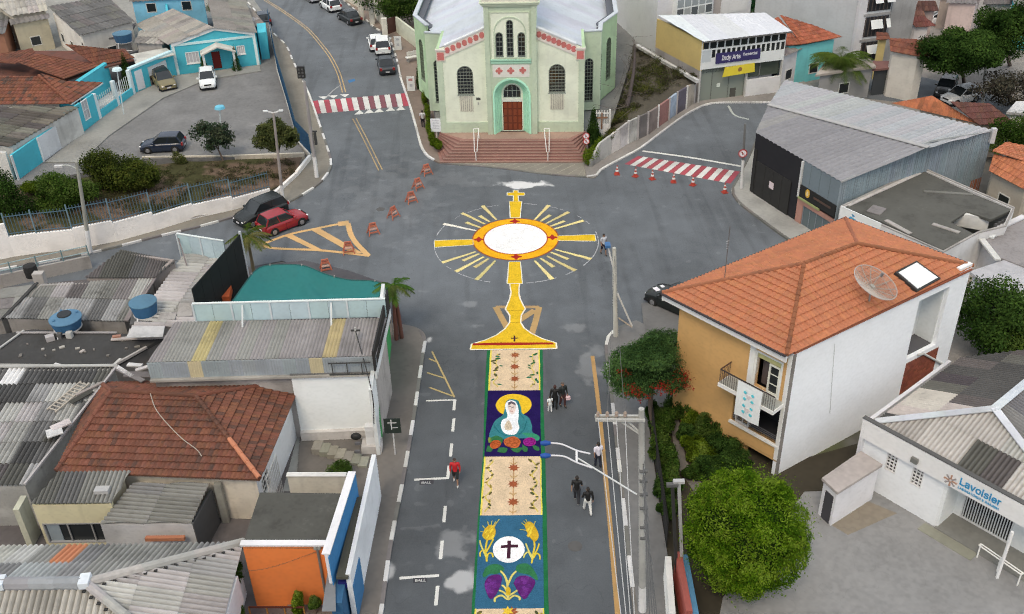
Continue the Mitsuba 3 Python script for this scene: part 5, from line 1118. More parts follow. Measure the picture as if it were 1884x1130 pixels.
def pickW(i, k, nx, ny): return (.46, .455, .44) if (i, k) in ((3, 0), (7, 1), (8, 1)) else (.085, .07, .06) if (i, k) in ((7, 2), (8, 2), (3, 2)) else R_.choice(FC[:3] + FP[3:])
sheets(w3_, T, FC, .22, .04, (1.0, 1.7), .6, 23, pick=pickW, j=.14); under(w3_, T, 0, (.30, .29, .27), d=.7)
part(w3_, 'verge', MB().beam(T[1] + UP * .05, T[2] + UP * .05, .35, .1), (.22, .20, .20), 'paint', .6); part(w3_, 'verge', MB().beam(T[0] + UP * .05, T[3] + UP * .05, .14, .08), (.05, .05, .05), 'paint', .4)
w4_ = thing('lean_to', 'flat grey board roof at the left edge beside the black water drum', 'shed')
T = P3((-90, 600, 2.6), (4, 588, 2.6), (66, 523, 2.9), (-60, 538, 2.9)); sheets(w4_, T, [(.24, .23, .22), (.20, .19, .18), (.30, .285, .27)], .9, .012, (1.1, 1.4), .6, 24); under(w4_, T, 0, (.3, .29, .28), d=.7)
part(w4_, 'edge_board', MB().beam(T[1] + UP * .05, T[2] + UP * .05, .1, .12), (.035, .035, .035), 'paint')
cg = thing('wall', 'low grey wall with pale blue railing along the side street at left edge', 'wall'); a, b = at(-20, 534), at(170, 492)
part(cg, 'base', MB().beam(a * [1, 1, 0] + UP * .5, b * [1, 1, 0] + UP * .5, .2, 1.0), (.34, .33, .31), 'paint', .7)
for i in range(5): p = a + (b - a) * i / 4; part(cg, 'post', MB().beam(p * [1, 1, 0] + UP * 1.0, p * [1, 1, 0] + UP * 1.9, .07), (.15, .22, .24), 'paint')
for z in (1.3, 1.8): part(cg, 'rail', MB().beam(a * [1, 1, 0] + UP * z, b * [1, 1, 0] + UP * z, .05), (.30, .42, .44), 'paint')
for x, y, c in ((60, 508, (.02, .02, .022)), (73, 512, (.42, .41, .39))): single('water_drum' if c[0] < .1 else 'concrete_block', lathe([(.0, 0), (.42, 0), (.45, .5), (.42, .85), (0, .9)], at(x, y, 2.1)) if c[0] < .1 else MB().box(at(x, y, 2.3), (.7, .5, .9)), c, 'black plastic water drum on the far left workshop roof' if c[0] < .1 else 'pale concrete block beside the black water drum', 'drum' if c[0] < .1 else 'block', 'paint', .3)
# water tanks
def tank(x, y, z, r, h, lid, label):
    k = thing('water_tank', label, 'water tank', 'blue water tanks'); p = at(x, y, z)
    part(k, 'body', lathe([(0, 0), (r * .86, 0), (r, h * .75), (r * 1.02, h), (r * .98, h)], p, 28), (.035, .12, .24), 'paint', .35, smooth=35)
    if lid == 'dome':
        part(k, 'lid', lathe([(r * 1.06, h), (r * 1.06, h + .05), (r * .62, h + .22), (r * .5, h + .27), (0, h + .28)], p, 28), (.09, .20, .30), 'paint', .25, smooth=35)
        part(k, 'hatch', lathe([(r * .46, h + .25), (r * .46, h + .34), (r * .40, h + .37), (0, h + .36)], p, 20), (.03, .038, .042), 'paint', .3)
        for a in (.6, 2.2, 4.0): part(k, 'stud', MB().box(p + UP * (h + .2) + [r * .8 * math.cos(a), r * .8 * math.sin(a), 0], (.12, .12, .08)), (.08, .2, .33), 'paint')
    else: part(k, 'lid', lathe([(r * 1.06, h), (r * 1.06, h + .06), (r * .6, h + .14), (0, h + .16)], p, 28), (.08, .19, .28), 'paint', .3, smooth=35)
    part(k, 'base_ring', lathe([(r * .92, -.06), (r * .92, 0), (0, 0.002)], p, 24), (.45, .45, .44), 'paint', .3)
    part(k, 'pipe', MB().tube(smooth_line([p + [-r * .3, -r, .1], p + [-r * .3, -r - .15, -.1], p + [-r * .2, -r - .2, -.6], p + [r * 1.2, -r - .3, -.65]], 3), .045, 6), (.74, .74, .73), 'plain', smooth=True); return k
tank(125, 601, 2.9, .92, .62, 'dome', 'blue water tank with black hatch in its domed lid'); tank(268, 576, 3.5, .80, .80, 'flat', 'plain blue water tank with a flat lid near the pale roof')
part('water_tank_001', 'support', MB().box(at(272, 582, 3.36), (2.0, 1.5, .14), .2), (.10, .10, .10), 'paint', .4)
part('water_tank', 'support', MB().box(at(125, 604, 2.6), (1.2, 1.0, .45), .1), (.30, .29, .28), 'paint', .5)
# dark flat slab with clutter
fs = thing('flat_roof', 'soot-black flat concrete roof with debris below the water tanks', 'flat roof')
T = P3((-60, 700, 2.7), (214, 671, 2.7), (306, 618, 2.7), (60, 606, 2.7), (-40, 622, 2.7)); g = poly(T)
part(fs, 'slab', slab(g, 2.5, 2.7), (.055, .053, .055), 'sheet', .75); under(fs, [*T], 0, (.25, .24, .23), d=.7, drop=.25)
c_ = ccw([p[:2] for p in T]); part(fs, 'edge', MB().beam(T[1] + UP * .05, at(270, 640, 2.7) + UP * .05, .14, .14), (.40, .39, .37), 'paint', .5)
R6 = random.Random(66); deb = ['roof_board', 'roof_brick']
for i in range(34):
    x, y = R6.uniform(10, 290), R6.uniform(622, 668)
    if not g.buffer(-.4).contains(Point(*at2(x, y, 2.7))): continue
    if i % 3: part(fs, 'debris', MB().box(at(x, y, 2.74), (R6.uniform(.08, .35), R6.uniform(.06, .2), .08), R6.uniform(0, 3)), jit(R6, (.30, .28, .26), .5), 'paint', .4)
for a, b, w, c in (((30, 612), (215, 612), .10, (.40, .39, .38)), ((205, 676), (222, 660), .16, (.5, .5, .49)), ((100, 670), (118, 675), .22, (.62, .62, .62)), ((205, 624), (303, 620), .30, (.48, .45, .42)), ((0, 640), (44, 608), .12, (.45, .44, .42)), ((0, 671), (212, 673), .10, (.36, .36, .35))):
    part(fs, 'board', MB().beam(at(*a, 2.8), at(*b, 2.8), w, .08), c, 'paint', .4)
for (x, y), s, c in (((92, 622), (.5, .4, .35), (.44, .43, .42)), ((128, 617), (.35, .3, .5), (.5, .5, .49)), ((110, 618), (.25, .3, .4), (.12, .12, .12)), ((248, 672), (.9, .3, .1), (.66, .66, .66)), ((262, 678), (.8, .25, .1), (.62, .61, .6)), ((215, 620), (.5, .2, .2), (.38, .2, .14))):
    part(fs, 'debris', MB().box(at(x, y, 2.85), s, R6.uniform(-.6, .6)), c, 'paint', .4)
# corrugated roof of the left house
lh = thing('workshop', 'low house under patched corrugated roof left of the clay-tiled house', 'building')
pl = P3((0, 676, 3.5), (216, 675, 3.5), (46, 893, 2.9)); q = onplane(pl, (-150, 897), (46, 893), (120, 795), (216, 675), (-150, 678))
def pickL(i, k, nx, ny):
    return (.66, .66, .665) if k == ny - 1 and i == nx - 6 else R_.choice(FD) if (k == ny - 1 and i % 4 < 3) or (i - k) % 6 in (1, 2) else R_.choice(FP[1:] + FC[:1])
q = [q[0], q[1], q[3], q[4]]
sheets(lh, q, FP, .25, .048, (1.05, 1.55), .4, 25, pick=pickL, j=.12); under(lh, q, 0, (.44, .44, .42), d=.6)
part(lh, 'ridge_strip', MB().beam(q[2] + UP * .1, q[3] + UP * .1, .2, .08), (.40, .40, .39), 'paint', .4); part(lh, 'verge', MB().beam(q[1] + UP * .06, q[2] + UP * .06, .12, .12), (.42, .41, .40), 'paint', .5)
part(lh, 'ladder', MB().add(*[np.zeros((0, 3)), np.zeros((0, 3), int)]), GREY) if 0 else None
ld = thing('ladder', 'wooden ladder lying flat on the patched corrugated roof', 'ladder'); a, b = (np.array(p) + UP * .16 for p in onplane(pl, (96, 760), (158, 708)))
sd = np.cross(b - a, UP); sd /= np.linalg.norm(sd)
for o in (-.3, .3): part(ld, 'rail', MB().beam(a + sd * o, b + sd * o, .07), (.42, .38, .32), 'paint')
for i in range(10): p = a + (b - a) * (i + .5) / 10; part(ld, 'rung', MB().beam(p - sd * .3, p + sd * .3, .05), (.44, .40, .34), 'paint')
sc_ = thing('scrap_sheets', 'loose scrap sheets and boards piled at the end of the corrugated roof', 'scrap')
for p, s, r, c in (((150, 730), (1.3, .35, .06), .9, (.06, .055, .05)), ((165, 715), (1.6, .18, .08), .8, (.30, .28, .25)), ((240, 690), (2.2, .3, .06), -.6, (.20, .19, .18)), ((228, 683), (1.6, .25, .06), -.7, (.60, .60, .60)), ((300, 690), (4.5, .5, .06), -.08, (.14, .135, .13)), ((112, 782), (1.0, .5, .08), .7, (.55, .52, .50)), ((100, 795), (.8, .7, .06), .5, (.64, .64, .63))):
    part(sc_, 'sheet', MB().box(at(*p, 3.55), s, r), c, 'sheet', .4)
# clay-tiled house
ct = thing('house', 'single-storey house with old brown clay-tiled hip roof and white side walls', 'house')
CT = (.175, .072, .047); zE = 3.1
BR, TR, BL, TL = P3((478, 883, zE), (555, 699, zE), (104, 868, zE), (186, 706, zE)); RA, RB = P3((205, 721, 4.5), (361, 730, 4.5))
for i, P in enumerate(([BL, BR, RB, RA], [BR, TR, RB], [TR, TL, RA, RB], [TL, BL, RA])): tiles(ct, P, CT, .25, .42, .15, 30 + i, .6, rise=.05, lip=.085, dark=(.115, .058, .042), pdark=.12)
for i, (a, b, c) in enumerate(((RA, RB, .8), (BR, RB, .9), (TR, RB, .8), (BL, RA, .8), (TL, RA, .8))): ridge(ct, a + UP * .07, b + UP * .07, hsv(CT, c * 1.1), .12, .42, .5, seed=i + 7)
ridge(ct, BR + UP * .13, BR + (RB - BR) * .45 + UP * .13, (.52, .21, .13), .13, .6, .2, name='new_ridge_tiles', j=.25)
cb = MB().tube(smooth_line([p + UP * .12 for p in onplane([BL, BR, RB], (277, 726), (290, 760), (330, 805), (362, 830), (372, 843))], 5), .022, 4); part(ct, 'cable', cb, (.42, .38, .33), 'plain')
g = poly([BL, BR, TR, TL]).buffer(-.35, join_style=2); L = ccw(g.exterior.coords[:-1])
ws = []
for G in walls(ct, L, 0, zE - .05, (.70, .70, .68), {}, skip=range(9)): ws.append(G)
for G in ws:
    south = G.out[1] < -.8; east = G.out[0] > .8
    hs = [rect(.5, 1.6, 1.0, 2.2)] if east else []
    wall(ct, G, rect(0, G.L, -.02, zE - .06), hs, (.70, .66, .56) if south else (.74, .76, .79), .18, d=.45 if south else .2)
    if east:
        window(ct, G, hs[0], WHITE, 3, 3); 
        gk = part(ct, 'grille', G.plate(rect(.0, 1.9, .05, 2.9), .10, .12).mesh().__class__() if 0 else MB().beam(G.P(0, 2.8, .5), G.P(1.9, 2.8, .5), .04), (.55, .55, .53), 'plain')
        for k in range(9): part(gk, 'grille_bar', MB().beam(G.P(.1 + k * .22, .1, .5), G.P(.1 + k * .22, 2.8, .5), .035), (.58, .58, .56), 'plain')
    part(ct, 'eaves_board', G.plate(rect(-.3, G.L + .3, zE - .16, zE - .02), .22, .27), (.30, .20, .15), 'paint', .4)
part(ct, 'stain_patch', MB().box(at(402, 900, 1.6) - UP * 0, (.9, .02, 2.4)), (.33, .32, .30), 'paint', .8) if 0 else None
# yellow room and its two lean-to roofs
yr = thing('outbuilding', 'cream outbuilding with dark window opening under rust-stained corrugated sheets', 'building')
T = P3((56, 928, 2.9), (206, 926, 2.9), (241, 866, 3.3), (108, 868, 3.3)); sheets(yr, T, FC, .24, .045, (1.0, 1.9), .5, 41, j=.2); 
G = Face(at2(58, 928, 2.85), at2(204, 926, 2.85), 0); op = rect(.15, G.L - .15, .2, 1.55)
wall(yr, G, rect(0, G.L, -.02, 2.8), [op], (.62, .57, .38), .2, mitre=(0, 0), d=.3); window(yr, G, op, (.30, .31, .31), 3, 1, .14, .07, .06)
part(yr, 'pale_pane', G.plate(rect(.25, .9, .26, 1.5), -.13, -.10), (.26, .30, .34), 'gloss'); under(yr, T, 0, (.56, .52, .38), d=.5, drop=.15, ins=.3, noface=(0, -1))
part(yr, 'grey_box', MB().box(onplane(T, (189, 905))[0] + UP * .12, (.7, .4, .2)), (.40, .40, .40), 'paint', .3); part(yr, 'side_wall', MB().box(at(50, 960, 1.3), (.3, 1.0, 2.6)), (.52, .50, .40), 'paint', .6)
lt = thing('lean_to', 'grey corrugated lean-to roof with sideways ribs below the clay-tiled house', 'shed')
q = P3((184, 963, 2.4), (353, 962, 2.4), (386, 889, 2.75), (243, 889, 2.75)); sheets(lt, [q[1], q[2], q[3], q[0]], [(.20, .20, .19), (.17, .17, .165), (.23, .23, .22)], .25, .048, (1.0, 2.0), .45, 42, j=.12)
G = Face(q[0][:2], q[1][:2], 0); wall(lt, G, rect(0, G.L, 0, 2.3), [], (.52, .52, .50), .15, mitre=(0, 0), d=.55); G = Face(q[1][:2] + np.array([.05, 0]), q[2][:2] + np.array([.05, 0]), 0); wall(lt, G, rect(0, G.L, 0, 2.3), [], (.08, .08, .08), .15, mitre=(0, 0), d=.5)
part(lt, 'brick_strip', MB().beam(at(268, 991, 1.7), at(340, 990, 1.7), .2, .2), (.42, .17, .09), 'paint', .4); part(lt, 'down_pipe', MB().beam(at(400, 890, 2.6), at(400, 890, 2.6) * [1, 1, 0], .35, .3), (.30, .30, .28), 'paint', .6)
# bottom-left hip roof
bh = thing('house', 'house with large pale corrugated hip roof in the bottom left corner', 'house')
AP = at(158, 1074, 4.8); HB = at(448, 999, 3.1); HR = HB.copy(); AL = np.array([AP[0] - 12, AP[1] + .25, 4.8]); SB = HB + np.array([.15, -7.6, 0]); WB = np.array([HB[0] - 16, HB[1] + .35, 3.1])
rowc = lambda c: (lambda i, k, nx, ny: jit(R_, R_.choice(c), .08))
sheets(bh, [HB, WB, AL, AP], [(.26, .26, .25), (.30, .30, .29), (.23, .23, .225)], .24, .045, (1.05, 1.7), .4, 51, j=.08, pick=lambda i, k, nx, ny: (.56, .24, .13) if (i, k) == (7, 0) else (.50, .50, .47) if i > 8 and k == 0 else (.38, .41, .40) if (i, k) in ((7, 1), (8, 1)) else R_.choice([(.27, .27, .26), (.31, .31, .30), (.24, .24, .235)]))
sheets(bh, [SB, HB, AP], FP, .28, .055, (1.1, 1.9), .25, 52, j=.07)
sheets(bh, [np.array([WB[0], SB[1], 3.1]), SB, AP, AL], [(.44, .42, .38), (.40, .39, .35), (.47, .45, .41)], .28, .055, (1.1, 1.9), .3, 53, j=.07)
def rc(a, b, c, n, w=.2):
    for i in range(n): part(bh, 'ridge_cap', MB().tube([a + (b - a) * i / n + UP * .06, a + (b - a) * (i + 1.04) / n + UP * .04], [w, w * 1.05], 8), jit(R_, c, .1), 'sheet', .3, smooth=40)
rc(AP, HB, (.40, .39, .37), 6); rc(AP, SB, (.40, .39, .38), 6)
rc(AL, AP - np.array([.2, 0, 0]), (.30, .31, .33), 11, .28)
for p in (AP, AP - np.array([3.6, -.05, 0])): part(bh, 'white_cap', MB().box(p + UP * .16, (.42, .62, .32), .1), (.66, .72, .76), 'paint', .2)
for a, b in ((AP, HB), (SB, AP)):
    off = np.cross(b - a, UP); off /= np.linalg.norm(off); m = MB(); n = 16
    if off[1] > 0: off = -off
    for i in range(n): p = a + (b - a) * (i + .5) / n; m.box(p + off * .28 - UP * .02, (.14, .14, .05))
    part(bh, 'ridge_teeth', m, (.03, .03, .03), 'plain', kind='stuff')
T = [HB, WB, np.array([WB[0], SB[1], 3.1]), SB]; g = poly(T).buffer(-.3, join_style=2)
for G in walls(bh, ccw(g.exterior.coords[:-1]), 0, 3.0, (.68, .68, .72), d=.25): pass
part(bh, 'side_wall', MB().box((SB[0] - .12, SB[1] + 4.2, 2.2), (.2, 3.0, 1.6)), (.62, .62, .66), 'paint', .2)
# orange walled yard, black flat roof and blue parapet by the street
oy = thing('house', 'flat-roofed street building with sooty slab, blue parapet and bright orange yard wall', 'building')
ZO = 4.0; q = P3((478, 906, ZO), (638, 908, ZO), (612, 1004, ZO), (446, 1004, ZO)); g = poly(q)
part(oy, 'slab', slab(g, ZO - .2, ZO), (.085, .08, .075), 'sheet', .8)
G = Face(q[3][:2], q[2][:2], 0); wall(oy, G, rect(0, G.L, -.02, ZO), [], (.70, .20, .05), .2, mitre=(0, 0), d=.14, label='bright orange yard wall')
part(oy, 'white_coping', G.plate(rect(-.1, G.L, ZO, ZO + .10), -.25, .06), (.74, .74, .76), 'paint', .25)
for z, a, b in ((.75, .2, .62), ): 
    part(oy, 'yard_rail', MB().beam(G.P(G.L * .0, 1.0, .9), G.P(G.L * .62, 1.0, .9), .07), (.08, .02, .012), 'plain')
    for s in (0, .2, .4, .62): part(oy, 'yard_post', MB().beam(G.P(G.L * s, 0, .9), G.P(G.L * s, 1.0, .9), .06), (.28, .12, .03), 'plain')
par = Face(at2(608, 1012, 4.3), at2(652, 872, 4.3), 0)
part(oy, 'parapet', par.plate(rect(-.3, par.L, 0, 4.3), -.2, -.02), (.74, .74, .75), 'paint', .25); part(oy, 'blue_face', par.plate(rect(-.4, par.L + .1, .1, 4.26), -.019, .03), (.045, .20, .42), 'paint', .2)
part(oy, 'white_top', par.plate(rect(-.3, par.L + .1, 4.3, 4.37), -.32, .05), (.74, .74, .76), 'paint', .2)
can = poly([at(x, y, 3.0) for x, y in [(655, 915), (676, 912), (640, 1062), (618, 1062)]]); part(oy, 'canopy', slab(can, 2.85, 3.0), (.075, .07, .06), 'sheet', .6)
ws_ = Face(at2(646, 1052, 3.0), at2(692, 838, 3.0), 0); part(oy, 'white_street_wall', ws_.plate(rect(-.2, ws_.L, 0, 3.06), -.22, .0), (.70, .73, .76), 'paint', .25); part(oy, 'blue_street_door', ws_.plate(rect(-.1, 1.6, 0, 2.2), .0, .05), (.05, .17, .35), 'paint', .2)
part(oy, 'grey_side_roof', MB().hexa([*P3((592, 1125, 2.4), (618, 1125, 2.4), (606, 1030, 2.4), (616, 1030, 2.4)), *P3((592, 1125, 2.5), (618, 1125, 2.5), (606, 1030, 2.5), (616, 1030, 2.5))]), (.20, .21, .22), 'paint', .4)
part(oy, 'blue_shutter', MB().box(at(632, 1095, 1.2), (.5, 3.0, 2.4)), (.03, .11, .22), 'paint', .2); part(oy, 'blue_crate', MB().box(at(634, 1070, 2.3), (.5, .5, .4)), (.01, .012, .12), 'paint')
lw = thing('wall', 'low cream wall between the black flat roof and the small garden', 'wall'); a, b = at(533, 900, 2.4), at(640, 900, 2.4); G = Face(a, b, 0); part(lw, 'face', G.plate(rect(0, G.L, 0, 3.25), -.2, .0), (.68, .65, .55), 'paint', .4); part(lw, 'cap', G.plate(rect(-.05, G.L, 3.25, 3.31), -.25, .05), (.72, .71, .68), 'paint', .4)
for i in range(7): part(lw, 'stone_step', MB().box(at(585 + i * 14, 826 + i * 4, .2) * [1, 1, 0] + UP * (.30 - .04 * i), (.50, .8, .4), -.1), jit(R_, (.27, .26, .22), .12), 'pave', .6)
struct('garden_ground', slab(gpoly([(548, 800), (690, 800), (680, 900), (520, 905)]), -.04, .03), (.30, .30, .285), 'pave', .4)
sm = thing('service_mast', 'thin dark service mast in front of the orange yard wall', 'mast'); p = at(602, 1110, .3); part(sm, 'pole', MB().tube([p * [1, 1, 0], p * [1, 1, 0] + UP * 4.0], .06, 7), (.14, .13, .12), 'paint'); part(sm, 'insulator', MB().box(p * [1, 1, 0] + UP * 3.9, (.3, .1, .14)), (.25, .25, .24), 'plain'); part(sm, 'cable', MB().tube(smooth_line([p * [1, 1, 0] + UP * 3.7, p * [1, 1, 0] + [-2.5, -.2, 2.9], p * [1, 1, 0] + [-5, -.4, 3.0]], 5), .012, 4), (.02, .02, .02), 'plain')
# ------------------------------------------------------------------ raised lot, retaining wall and turquoise buildings on the left
ZL0 = .6
struct('lot', slab(gpoly([(-150, 350), (60, 338), (265, 292), (420, 289), (562, 283), (548, 262), (530, 196), (511, 136), (494, 40), (330, 30), (-50, 190)], ZL0), -.05, ZL0), (.165, .168, .172), 'pave', .5)
struct('lot_walkway', slab(gpoly([(84, 300), (128, 266), (183, 222), (250, 172), (326, 140), (478, 121), (480, 132), (380, 148), (300, 182), (200, 252), (150, 300)], ZL0), ZL0 - .05, ZL0 + .1), (.24, .236, .225), 'pave', .5)
k = thing('lot_wall', 'low cream wall along the front edge of the raised parking lot', 'wall'); L = [at(262, 290, ZL0), at(420, 288, ZL0), at(560, 283, ZL0)]
for a, b in zip(L[:-1], L[1:]): part(k, 'face', MB().beam(a - UP * .45, b - UP * .45, .22, 1.1), (.56, .51, .42), 'paint', .5)
# planted bank between the lot and the street wall
BK = [(-60, 470), (28, 470), (143, 455), (288, 420), (431, 383), (520, 352), (560, 300), (545, 292), (420, 297), (265, 300), (100, 345), (-60, 350)]
bank = gpoly(BK[:6] , .2); V = []; lo = smooth_line(np.array([at2(*p, .15) for p in [(-60, 476), (28, 468), (143, 453), (288, 419), (431, 382), (540, 330)]]), 6); hi = smooth_line(np.array([at2(*p, ZL0) for p in [(-60, 352), (60, 342), (180, 320), (300, 300), (430, 293), (556, 288)]]), 6)
nb_ = len(lo)
for j in range(9):
    for i in range(nb_):
        s = j / 8; q = lo[i] * (1 - s) + hi[i] * s; V.append((q[0], q[1], .25 + (ZL0 - .3) * s + .25 * (meshkit.fbm(np.array([[q[0] * .8, q[1] * .8, 0]]), 3)[0] - .5)))
struct('bank', MB().add(V, [[j * nb_ + i, j * nb_ + i + 1, (j + 1) * nb_ + i + 1, (j + 1) * nb_ + i] for j in range(8) for i in range(nb_ - 1)]), GREY, 'earth', smooth=True)
rw = thing('retaining_wall', 'long white stepped retaining wall along the curving street', 'wall')
FBL = (.085, .15, .20)
SEG = [((-60, 490), (28, 472), 421, 0), ((28, 472), (77, 465), 433, 393), ((77, 465), (143, 458), 427, 387), ((143, 458), (216, 444), 414, 374), ((216, 444), (288, 424), 401, 360), ((288, 424), (359, 402), 386, 347), ((359, 402), (431, 386), 370, 334), ((431, 386), (500, 367), 357, 325), ((500, 367), (549, 323), 338, 0), ((549, 323), (573, 293), 300, 0)]
fe = thing('railing_fence', 'blue iron bar fence standing on the white stepped retaining wall', 'fence')
for (a, b, ty, fy) in SEG:
    A_, B_ = at(*a, .13), at(*b, .13); m = (A_ + B_) / 2; z = zfor(m, ty); t = (B_ - A_) / np.linalg.norm(B_ - A_); n = np.array([t[1], -t[0], 0])
    part(rw, 'wall_segment', MB().hexa([*(p + o for o in (UP * -.2,) for p in (A_, B_)), A_ - n * .25 - UP * .2, B_ - n * .25 - UP * .2, *((p * [1, 1, 0] + UP * z) for p in (A_, B_, A_ - n * .25, B_ - n * .25))]), (.84, .83, .80), 'paint', .26)
    if fy: fence_bars(fe, A_ - n * .12, B_ - n * .12, z, zfor(m, fy), .22, .035, FBL, post=True); part(fe, 'post', MB().beam((*(A_ - n * .12)[:2], z - .1), (*(A_ - n * .12)[:2], zfor(m, fy) + .12), .09), (.14, .22, .28), 'paint')
bf = thing('railing_fence', 'tall dark blue bar fence beside the pavement above the zebra crossing', 'fence')
FL_ = [at2(*p, .13) for p in ((573, 292), (549, 266), (531, 200), (513, 139), (503, 90), (497, 52))]
for a, b in zip(FL_[:-1], FL_[1:]):
    fence_bars(bf, a, b, .55, 2.5, .2, .06, (.022, .07, .14)); part(bf, 'base', MB().beam((*a, .35), (*b, .35), .22, .5), (.58, .58, .56), 'paint', .4)
    m = (a + b) / 2
    part(bf, 'advert_panel', MB().beam((*a, 1.5), (*b, 1.5), .02, 1.3), (.02, .075, .16), 'paint', .3)
# compound: F0 is the wall facing the lot
CTL = (.185, .072, .045)
TQ = (.075, .46, .58)
cp_ = thing('house', 'turquoise single-storey house with clay-tiled hips facing the parking lot', 'house')
f0, f1 = at2(33, 332, ZL0), at2(250, 173, ZL0); F0 = Face(f0, f1, ZL0); HT = zfor(at2(130, 264, ZL0), 212) - ZL0
win = rect(*F0.rect(148, 188, 168, 216)); uW = F0.uv(82, 298)[0]; uX = F0.uv(127, 264)[0]; uG0, uG1 = F0.uv(182, 215)[0], F0.uv(229, 186)[0]
wall(cp_, F0, Polygon([(0, 0), (uG0, 0), (uG0, HT - .1), (uX + .2, HT - .1), (uX + .2, HT - .5), (0, HT - .5)]), [win], TQ, .2, mitre=(1, 0), d=.15)
window(cp_, F0, win, (.72, .73, .73), 2, 2, .08, .08, .05, glass=(.45, .47, .48))
part(cp_, 'white_gate', F0.plate(rect(uW, uX, .02, HT - .55), .0, .04), (.66, .68, .70), 'paint', .2); part(cp_, 'gate_trim', F0.plate(rect(uW - .2, uW, 0, HT - .5), .0, .06), (.76, .78, .78), 'paint'); part(cp_, 'gate_trim', F0.plate(rect(uX, uX + .2, 0, HT - .5), .0, .06), (.45, .72, .78), 'paint')
part(cp_, 'corner_trim', F0.plate(rect(-.02, .22, 0, HT - .5), .0, .05), (.70, .72, .72), 'paint')
part(cp_, 'low_wall', F0.plate(rect(uG0, F0.L, 0, .8), -.2, .0), TQ, 'paint', .15)
gr_ = part(cp_, 'white_railing', F0.plate(rect(uG0 + .1, uG1 + .3, 1.15, 1.2), -.1, -.06), WHITE, 'plain')
for u in np.arange(uG0 + .1, F0.L - .3, .35): part(gr_, 'railing_bar', F0.plate(rect(u, u + .05, .8, 2.2), -.12, -.08), (.72, .75, .76), 'plain')
for u in (uG0, (uG0 + F0.L) / 2, F0.L - .4): part(cp_, 'pillar', F0.plate(rect(u, u + .4, 0, 2.6), -.3, .04), (.62, .74, .76), 'paint', .15)
GB = Face(F0.P(uG0 - 1, 0, -3)[:2], F0.P(F0.L + 1, 0, -3)[:2], ZL0); wall(cp_, GB, rect(0, GB.L, 0, 3.0), [rect(2, 3.2, .8, 2.2)], TQ, .2, mitre=(0, 0), d=.15); window(cp_, GB, rect(2, 3.2, .8, 2.2), WHITE, 2, 1)
part(cp_, 'porch_floor', F0.plate(rect(uG0, F0.L, .1, .16), -3, -.2), (.55, .53, .50), 'paint', .3)
zc = HT + ZL0 + .1
c1, c2 = P3((130, 191, zc), (188, 152, zc)); h1, h2 = at(72, 140, zc + 1.3), at(118, 141, zc + 1.3); l1, l2 = at(-90, 193, zc + .2), at(-70, 141, zc + 1.3)
for i, P in enumerate(([l1, c1, h1, l2], [c1, c2, h2, h1])): tiles(cp_, P, CTL, .34, .5, .22, 60 + i, .5, rise=.06, lip=.05, dark=(.10, .055, .04), pdark=.15)
part(cp_, 'roof_infill', slab(poly([at(x, y, zc) for x, y in ((-90, 141), (60, 145), (122, 145), (184, 124), (246, 108), (230, 88), (120, 92), (60, 92), (-70, 112))]), zc - .25, zc - .1), (.13, .06, .045), 'sheet', .6)
ridge(cp_, c1 + UP * .06, h1 + UP * .06, hsv(CTL, 1.05), .15, .5)
q = P3((118, 146, zc + .6), (184, 121, zc), (66, 96, zc + 1.4), (30, 118, zc + 1.3)); tiles(cp_, q, hsv(CTL, .95), .34, .5, .22, 63, .55, rise=.06, lip=.05)
q = P3((176, 121, zc), (248, 106, zc), (224, 86, zc + 1.2), (120, 92, zc + 1.2)); tiles(cp_, q, hsv(CTL, .9), .34, .5, .2, 64, .55, rise=.06, lip=.05)
q = P3((28, 118, zc + 1.2), (64, 97, zc + 1.3), (60, 90, zc + 1.2), (-60, 110, zc + .6)); tiles(cp_, q, hsv(CTL, .8), .34, .5, .2, 65, .55)
for i, (a, b) in enumerate((((122, 143), (184, 122)), ((176, 121), (248, 106)), ((130, 192), (188, 153)))): part(cp_, 'white_eave', MB().beam(at(*a, zc - .08), at(*b, zc - .08), .22, .12), (.72, .74, .74), 'paint', .2)
part(cp_, 'inner_wall', MB().beam(at(150, 175, 2.2), at(200, 140, 2.2), .3, 2.8), TQ, 'paint', .2)
part(cp_, 'back_wall', MB().beam(F0.P(0, 1.0, -.3), F0.P(0, 1.0, -9), .2, 3.2), (.62, .62, .6), 'paint', .4)
sd_ = thing('shed', 'shed with dark streaky corrugated roof at the near end of the turquoise house', 'shed')
q = P3((22, 269, zc - .2), (146, 197, zc - .2), (-20, 194, zc + .25), (-160, 270, zc + .2)); sheets(sd_, q, [(.10, .095, .085), (.13, .125, .11), (.085, .08, .075), (.17, .16, .14)], .45, .06, (1.1, 2.2), .6, 71, j=.15); under(sd_, [q[0], q[1], q[2], q[3]], 0, (.60, .60, .58), d=.5)
part(sd_, 'white_fence', MB().beam(at(-40, 330, .9), at(28, 322, .9), .15, 1.6), (.72, .72, .7), 'paint', .4)
